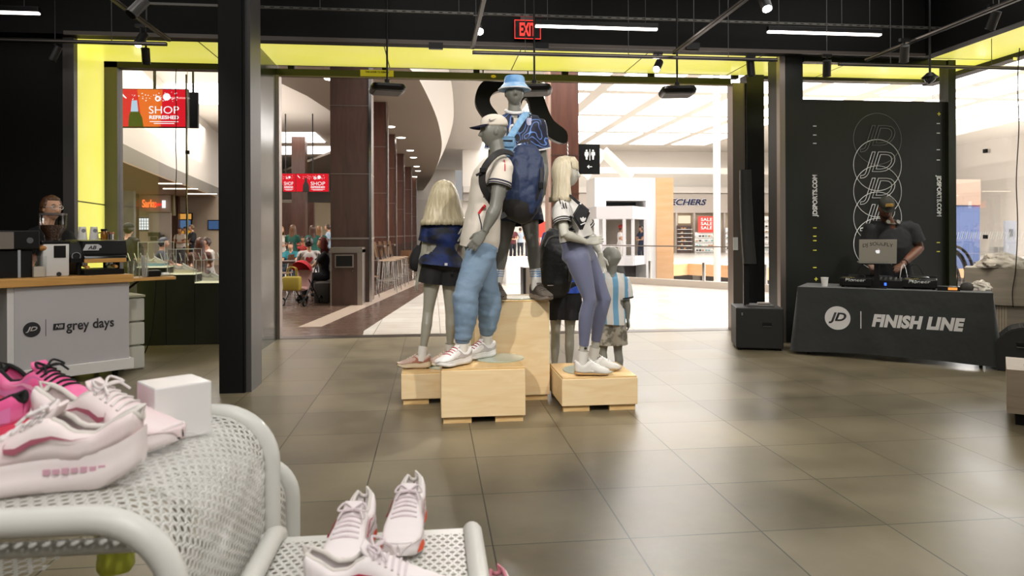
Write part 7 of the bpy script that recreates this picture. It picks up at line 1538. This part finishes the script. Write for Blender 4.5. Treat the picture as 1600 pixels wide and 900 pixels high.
# second, lower tier
Z2 = .6; xl, xr = D(432, 850, 1.70).x, D(738, 840, 1.75).x; y2n, y2f = .95, G(600, 832, Z2).y
t = thing('display_tier', 'lower pale grey perforated metal display tier carrying white and orange trainers', 'display', ((xl+xr)/2, (y2n+y2f)/2, 0))
sh = obj('perforated_top', perf(lambda s: (xl+s, Z2), xr-xl, y2n, y2f, .021, .0182, .0063, .0058), PERF, t, world=True); md = sh.modifiers.new('t', 'SOLIDIFY'); md.thickness = .0016; md.offset = 0
for x, zz in ((xl, .025), (xr, .012)):
    obj('side_tube', tube(BM(), [V((x, y2n-.05, 0)), V((x, y2n-.05, Z2-.06)), V((x, y2n-.02, Z2-.01)), V((x, y2n+.06, Z2+zz)), V((x, y2f-.05, Z2+zz)), V((x, y2f-.005, Z2+zz-.015)), V((x, y2f+.012, Z2+zz-.06)), V((x, y2f+.012, 0))], TR, 14), PERF, t, world=True, smooth=60)
obj('cross_rail', cyl(BM(), (xl, y2f-.02, Z2-.05), (xr, y2f-.02, Z2-.05), .013), PERF, t, world=True, smooth=60)
# shoe colours
WP = mat('white_pink_mesh', '#efe4e2', .75, var=('#ead4d5', (9, 9, 9), 2), bump=(420, .25, .001)); WPS = mat('white_pink_foam', '#efe4e3', .55); WPO = mat('pale_overlay', '#e8e0de', .5); PKM = mat('dusty_pink_mark', '#a5596a', .5)
LIN = mat('pale_lining', '#d9d2cb', .9); OLV = mat('olive_grey_inside', '#4a463e', .9)
def put(lab, heel, rz, L, kw, grp=None, tilt=0, roll=0):
    t = thing('running_shoe', lab, 'shoe', heel, rz, grp); pf = shoe(t, L=L, hi=1, **kw)
    return t, pf
# white and pink pair (heel to the right of the frame, partner toe forward behind it)
h = G(222, 752, TZ1); h.z = TZ1+.004
kw = dict(mu=WP, ms=WPS, ma=WPO, ml=mat('pink_white_lace', '#e3dbd9', .8), mi=LIN, sole_h=.052, puff=1.08, swoosh=PKM, hb=.034, accents=0)
t, pf = put('white and pale pink running shoe with dusty pink swoosh on the tall tier', h, R(186), .325, kw)
bm = BM(); s = .325/.29
for i in range(7): box(bm, V((.045+.0125*i, .0405+.0005*i, .034))*s, (.0095*s, .002, .007*s if i % 2 else .0085*s))
o = obj('midsole_lettering', bm, mat('faint_pink_print', '#d3a3b3', .5), t); bm = BM()
toe = D(277, 694, 1.43); d_ = V((.97, -.25, 0)).normalized(); p = V((toe.x, toe.y, TZ1+.004))-d_*.31
t, pf = put('white and pale pink running shoe lying toe forward behind its pair', p, math.atan2(d_.y, d_.x), .315, dict(kw, sole_h=.045))
obj('toe_bumper', box(BM(), (.318, 0, .034), (.008, .02, .018), bev=.003), mat('dark_bumper', '#2a2426', .5), t)
# hot pink and black shoes
HP = mat('hot_pink_mesh', '#ee5f9b', .6, var=('#f58cb6', (8, 8, 14), 3, .12), bump=(380, .25, .001)); HPS = mat('hot_pink_foam', '#e83a68', .5, var=('#f07a9a', (3, 3, 20)))
BKL = mat('black_lining', '#191a19', .85)
kp = dict(mu=HP, ms=HPS, ma=mat('pink_violet_overlay', '#e77db4', .5), ml=BKL, mi=BKL, sole_h=.045, swoosh=mat('pale_pink_mark', '#f3a9c6', .5))
toe = D(157, 632, 1.66); d_ = V((.93, -.36, 0)).normalized(); p = V((toe.x, toe.y, TZ1+.004))-d_*.3
t, pf = put('hot pink running shoe with black laces at the back of the tall tier', p, math.atan2(d_.y, d_.x), .30, kp)
h = D(36, 690, 1.43); h = V((h.x, h.y, TZ1+.004)); put('hot pink running shoe with red pink sole cut by the frame edge', h, R(172), .30, dict(kp, ms=mat('red_pink_foam', '#e5264f', .5, var=('#f0647c', (3, 3, 20)))))
# frosted acrylic cube
c = G(242, 694, TZ1+.004); t = thing('acrylic_riser', 'frosted white acrylic cube riser on the tall tier', 'riser', (c.x, c.y, TZ1+.004), R(38))
obj('cube', bx((0, 0, 0), (.118, .118, .115), .003), mat('frosted_acrylic', '#eeecea', .25, alpha=.86), t)
# clear crumpled film over the bend
FILM = mat('clear_film', '#f4f4f2', .13, alpha=.19); f, L = wf(xe-.012, TZ1, .125, .34, -1.75); bm = BM(); g = []
for i in range(46):
    row = []
    for j in range(40):
        u, v = i/45, j/39; s = L-.34-.31+.34*u+.04*NZ.noise(V((v*3, 1, 0))); y = yn+.13+(yf-yn-.26)*v+.03*NZ.noise(V((u*3, 4, 0))); x, z = f(s); x2, z2 = f(s+.01); n = V((-(z2-z), 0, x2-x)).normalized()
        k = .008+.026*abs(NZ.noise(V((u*5, v*5, 2))))+.018*abs(NZ.noise(V((u*11+v*7, v*12-u*5, 5)))); row.append(bm.verts.new(V((x, y, z))+n*k))
    g.append(row)
for a, b in zip(g, g[1:]):
    for j in range(39): bm.faces.new((a[j], a[j+1], b[j+1], b[j]))
tag(obj('plastic_film', bm, FILM, smooth=35), 'crumpled clear plastic film draped over the bend of the tall tier', 'film')
# neon shoe on the lower shelf
h = G(236, 893, .62); kn_ = dict(mu=mat('neon_yellow_mesh', '#b9c23a', .6), ms=mat('neon_foam', '#cfd64e', .5), ma=mat('grey_white_overlay', '#c6cccc', .5), ml=LACEW, mi=OLV, sole_h=.05)
h = G(196, 905, .62); put('neon yellow and grey running shoe on the lower shelf inside the tall tier', V((h.x-.02, h.y, .62)), R(112), .27, kn_)
# trainers on the lower tier
ORM = mat('orange_foam', '#ee5a30', .5); kw2 = dict(mu=mat('white_lilac_mesh', '#efe6e6', .75, bump=(420, .25, .001)), ms=mat('white_orange_foam', '#efe8e8', .5), ma=WPO, ml=mat('lilac_lace', '#dccfd2', .8), mi=LIN, sole_h=.046, accents=0, swoosh=mat('crimson_mark', '#b8304a', .5))
def orange(t, L):
    s = L/.29
    for sg in (-1, 1):
        for u0, u1 in ((.08, .34), (.72, .9)):
            bm = BM(); r0 = []
            for i in range(9): u = u0+(u1-u0)*i/8; w = sm(SW, u)*1.09+.0022; k = sin(pi*i/8); r0.append((bm.verts.new(V((u*.3-.006, sg*w, .012+.004*(1-k)))*s), bm.verts.new(V((u*.3-.006, sg*w, .014+.022*k))*s)))
            for a, b in zip(r0, r0[1:]): bm.faces.new((a[0], b[0], b[1], a[1]))
            obj('orange_panel', bm, ORM, t, smooth=60)
def toeat(px, py, z, d_, L): g_ = G(px, py, z); d_ = V((*d_, 0)).normalized(); return V((g_.x, g_.y, z))-d_*(L*1.02), math.atan2(d_.y, d_.x)
p, a = toeat(622, 884, Z2+.004, (-.10, -1), .275); t, pf = put('white trainer with orange sole panels, heel at the far edge of the lower tier', p, a, .275, kw2); orange(t, .275)
p, a = toeat(520, 925, Z2+.004, (-.14, -1), .275); t, pf = put('white trainer with orange heel and open collar beside its pair on the lower tier', p, a, .275, kw2); orange(t, .275)
p = G(478, 950, Z2+.004); t, pf = put('white trainer lying across the front of the lower tier, cut by the frame', V((p.x, p.y, Z2+.004)), R(-6), .29, kw2)
p = D(790, 892, 1.75); c = V((p.x, p.y, 0)); t = thing('display_block', 'low white display block below the lower tier', 'block', c); obj('block', bx((-.14, -.3, .03), (.14, .12, p.z-.118), .006), WHT, t); obj('plinth_base', bx((-.12, -.28, 0), (.12, .1, .03)), BLK, t)
put('pink and white trainer standing on the low white block', V((c.x-.02, c.y+.03, p.z-.116)), R(-88), .28, dict(kw2, mu=WP, mi=mat('rose_lining', '#c9808c', .8)))
# ------------------------------------------------------------------ lights and rails under the shop ceiling
LED = emis('led_tube', '#fff4ec', 7); LENS = emis('spot_lens', '#fffaf2', 40); HEADM = mat('spot_black', '#1f1e1c', .4)
def led(a, b, lab):
    c = (a+b)/2; L = (b-a).length; t = thing('linear_light', lab, 'light', c, 0)
    obj('housing', box(BM(), (0, 0, .03), (L, .06, .05), bev=.004), BLKM, t); obj('diffuser', box(BM(), (0, 0, -.004), (L-.01, .048, .02), bev=.004), LED, t)
    for s in (-1, 1): obj('suspension', cyl(BM(), (s*L*.4, 0, .05), (s*L*.4, 0, 4.6-c.z), .003, n=5), GREYF, t)
def lz(px, py, z): return G(px, py, z)
a = lz(836, 40, 3.5); b = lz(1027, 46, 3.5); b.y = a.y; led(a, b, 'glowing linear light hanging beside the exit sign')
a = lz(1199, 49, 3.5); b = lz(1377, 54, 3.5); b.y = a.y; led(a, b, 'glowing linear light hanging above the booth pier')
b = lz(62, 20.5, 3.5); a = b-V((1.4, 0, 0)); led(a, b, 'glowing linear light hanging over the coffee cart')
def track(a, b, lab, drops=2):
    a, b = V(a), V(b); d = (b-a); L = d.length; t = thing('lighting_track', lab, 'track', (a+b)/2, math.atan2(d.y, d.x))
    obj('rail', box(BM(), (0, 0, 0), (L, .036, .034), bev=.003), BLKM, t)
    for s in (-1, 1): obj('conductor', bx((-L/2, .0185*s-.0015, -.006), (L/2, .0185*s+.0015, .006)), STEEL, t)
    for i in range(drops): x = -L/2+L*(i+.5)/drops; obj('suspension', cyl(BM(), (x, 0, .02), (x, 0, 4.6-a.z), .004, n=5), GREYF, t)
    return t
ZT = 3.2
p1, p2 = lz(738, 82, ZT), lz(1212, 95, ZT); p2.y = p1.y; track(p1, p2, 'black lighting track running across before the lime soffit', 3)
q1 = V((p1.x+.0, p1.y-.03, ZT+.04)); track(q1+V((.02, -3.2, 0)), q1, 'black lighting track running back from the exit sign end', 3)
q2 = lz(1050, 91, ZT); q2 = V((q2.x, p1.y-.03, ZT+.04)); track(q2+V((.0, -3.4, 0)), q2, 'black lighting track running back over the floor in front of the skylights', 3)
q3 = lz(264, 69, ZT); track(q3+V((0, -3.2, .04)), q3+V((0, 0, .04)), 'black lighting track running back beside the steel column', 3)
q4 = V((-5.6, q3.y, ZT)); track(q4, q3+V((-.02, 0, 0)), 'black lighting track over the coffee cart by the lime jamb', 3)
q5 = lz(1240, 97, ZT); q6 = lz(1600, 104, ZT); track(V((4.45, 7.3, ZT)), V((6.9, 7.3, ZT)), 'black lighting track before the booth wall', 2)
q7 = lz(1350, 95, ZT+.04); track(V((q7.x, 3.6, ZT+.04)), V((q7.x, 7.25, ZT+.04)), 'black lighting track running back from the booth wall', 3)
a, b = lz(388, 11, 3.75), lz(1600, 44, 3.75); b.y = a.y
t = thing('threaded_rail', 'thin perforated grey strut running right across under the ceiling', 'rail', (a+b)/2)
obj('strut', bx((a.x-1, a.y-.015, 3.74), (b.x+.4, a.y+.015, 3.765)), mat('strut_grey', '#5f5d58', .4, .6), t, world=True); bm = BM()
for i in range(90): x = a.x+(b.x-a.x)*(i+.5)/90; box(bm, (x, a.y-.016, 3.752), (.04, .004, .008))
o = obj('slots', bm, BLK, t, world=True); o['kind'] = 'stuff'
for i in range(6): x = a.x+(b.x-a.x)*(i+.5)/6; obj('hanger', cyl(BM(), (x, a.y, 3.765), (x, a.y, 4.6), .004, n=5), GREYF, t, world=True)
def spot(px, py, d, aim, lab, lit=True, pw=60, ang=34, rod=False):
    p = D(px, py, d); aim = V(aim); f = (aim-p).normalized(); t = thing('track_spotlight', lab, 'spotlight', p)
    q = f.to_track_quat('-Z', 'Y'); m3 = q.to_matrix()
    cylm = lambda r0, r1, z0, z1: tube(BM(), [m3 @ V((0, 0, z0)), m3 @ V((0, 0, z1))], [r0, r1], 18)
    obj('barrel', cylm(.042, .042, -.08, .085), HEADM, t, smooth=40); obj('bezel', tube(BM(), [m3 @ V((.041*cos(a*pi/10), .041*sin(a*pi/10), -.08)) for a in range(20)], .004, 6, True), BLKM, t)
    obj('lens', cylm(.036, .036, -.083, -.079), LENS if lit else mat('lens_off', '#2a2a2c', .1), t)
    obj('yoke', tube(BM(), [V((0, 0, 0)), V((0, 0, .07)), V((0, 0, .13))], .011, 6), BLKM, t); obj('driver', box(BM(), (0, 0, .135), (.1, .034, .03)), BLKM, t)
    if rod: obj('suspension', cyl(BM(), (0, 0, .14), (0, 0, 4.6-p.z), .004, n=5), GREYF, t)
    if lit: lamp('SPOT', 'spot_lamp', p+f*.1, aim, pw, (1, .95, .88), spot_size=R(ang), spot_blend=.5, shadow_soft_size=.035)
spot(748, 43, 7.0, (.9, 3.6, 0), 'lit track spotlight next to the exit sign', pw=260, ang=50)
spot(1028, 103, 7.65, (.6, 4.6, .5), 'lit track spotlight hanging before the skylights', pw=110, ang=50)
spot(220, 62, 6.9, (-3.2, 5.0, .6), 'lit track spotlight beside the steel column', pw=150, ang=50)
spot(215, 12, 5.2, (-3.6, 4.0, .4), 'lit track spotlight at the top edge above the advert screen', False)
spot(228, 88, 7.5, (-3.3, 9, 1.0), 'dark track spotlight pointing down in front of the lime soffit', False, rod=True)
spot(86, 84, 7.5, (-5.2, 7.9, .5), 'dark track spotlight over the coffee cart wall', False, rod=True)
spot(1173, 107, 7.6, (3.8, 7.5, 0), 'dark track spotlight pointing straight down before the booth pier', False)
spot(1292, 107, 7.5, (4.7, 8.1, .5), 'dark track spotlight before the booth window strip', False, rod=True)
spot(1413, 84, 7.0, (5.5, 8.0, .5), 'dark track spotlight high before the booth wall', False)
spot(1195, 3, 5.6, (2.6, 3.4, 0), 'lit track spotlight at the top edge above the booth pier', pw=160, ang=55)
spot(1552, 32, 6.6, (5.2, 7.4, .9), 'lit track spotlight above the side window', pw=150, ang=50, rod=True)
# dome camera
p = D(1453, 121, 7.6); t = thing('dome_camera', 'black dome camera on a rod before the booth window strip', 'camera', p)
obj('rod', cyl(BM(), (0, 0, .02), (0, 0, 4.6-p.z), .012, n=8), BLKM, t); obj('housing', lathe(BM(), [(0, .05), (.03, .05), (.06, .02), (.085, 0), (.07, -.012), (0, -.012)]), BLKM, t, smooth=40); obj('dome', ball(BM(), (0, 0, -.012), (.055, .055, .05), 18), mat('dome_smoke', '#2a2a2c', .08), t, smooth=180)
# exit sign
c = W(824.5, 46, 7.93); t = thing('exit_sign', 'red lit exit sign on the black fascia', 'sign', c)
w, h = .30, .215; EXR = emis('exit_red', '#ff3a32', 2.2)
obj('plate', box(BM(), (0, .03, 0), (w, .05, h)), BLK2, t); obj('canopy', box(BM(), (0, .04, h/2+.03), (.16, .05, .06)), GREYF, t)
text('letters', 'EXIT', (0, -.002, 0), EX, EZ, EXR, t, width=.185, height=.15, bold=.03, ext=.004, world=False)
bm = BM()
for s in (-1, 1): box(bm, (0, .002, s*(h/2-.004)), (w, .006, .006)); box(bm, (s*(w/2-.003), .002, 0), (.006, .006, h))
obj('glow_edge', bm, EXR, t)
for px in (681, 846, 1082): c = W(px, 72, 7.97); tag(obj('fascia_box', box(BM(), c, (.16, .05, .07)), BLKM), {681: 'small black box fixed under the fascia before the dark aerials', 846: 'small black box fixed under the fascia below the exit sign', 1082: 'small black box fixed under the fascia before the skylights'}[px], 'box')
# stickers on the header
a, b = W(563, 119, 9.355), W(615, 110, 9.355); t = thing('door_sticker', 'yellow notice sticker on the green-lit header', 'sticker', ((a.x+b.x)/2, 9.35, (a.z+b.z)/2))
obj('sheet', bx((a.x, 9.352, a.z), (b.x, 9.358, b.z)), mat('sticker_yellow', '#d8cf4a', .5), t, world=True); text('lettering', 'THIS DOOR TO REMAIN', ((a.x+b.x)/2, 9.351, a.z*.32+b.z*.68), EX, EZ, BLK, t, width=.30, height=.024, bold=.02, ext=.001)
c = W(771, 119.5, 9.355); tag(obj('oval_sticker', ball(BM(), c, (.035, .004, .022), 16), mat('sticker_gold', '#e0c83a', .5), smooth=180), 'small oval yellow sticker on the green-lit header', 'sticker')
# recessed lights in the window headers
for px, py, lb in ((216, 92, 'bay window'), (1381, 117, 'booth window strip')): c = W(px, py, 9.38); tag(obj('header_downlight', lathe(BM(), [(0, 0), (.05, 0), (.055, .012), (0, .012)], V((c.x, 9.38, 3.348)), 16), DLT), 'small recessed light in the header over the %s' % lb, 'light')
c = WX(1537, 92, 7.15); tag(obj('header_downlight', lathe(BM(), [(0, 0), (.05, 0), (.055, .012), (0, .012)], V((7.13, c.y, 3.348)), 16), DLT), 'small recessed light in the header over the side window', 'light')
# display trainers: on the pedestals and the timber plinth
SH_L = [('white trainer with pale blue sole in the tallest acrylic case', '#8fb4cc'), ('white trainer with cream sole in the middle acrylic case', '#e8dcc0'), ('plain white trainer in the lowest acrylic case', '#e6e2dc')]
for (x, y, h, w), (lb, c) in zip(CASES, SH_L):
    t = thing('trainer', lb, 'shoe', (x-.13, y+.16, h+.002), 0, 'trainers in the window cases'); shoe(t, MESHW, mat('sole_'+c[1:], c, .5), MATS['pale_grey_overlay'], LACEW, MATS['lining_white'], L=.28, hi=0, sole_h=.04)
p = PLT.matrix_basis @ V((.22, .12, hp_)); t = thing('trainer', 'dark grey trainer standing on the pale timber plinth', 'shoe', p+V((.14, -.05, 0)), R(165)); shoe(t, GSH['mu'], GSH['ms'], GSH['ma'], GSH['ml'], GSH['mi'], L=.28, hi=0, sole_h=.035)
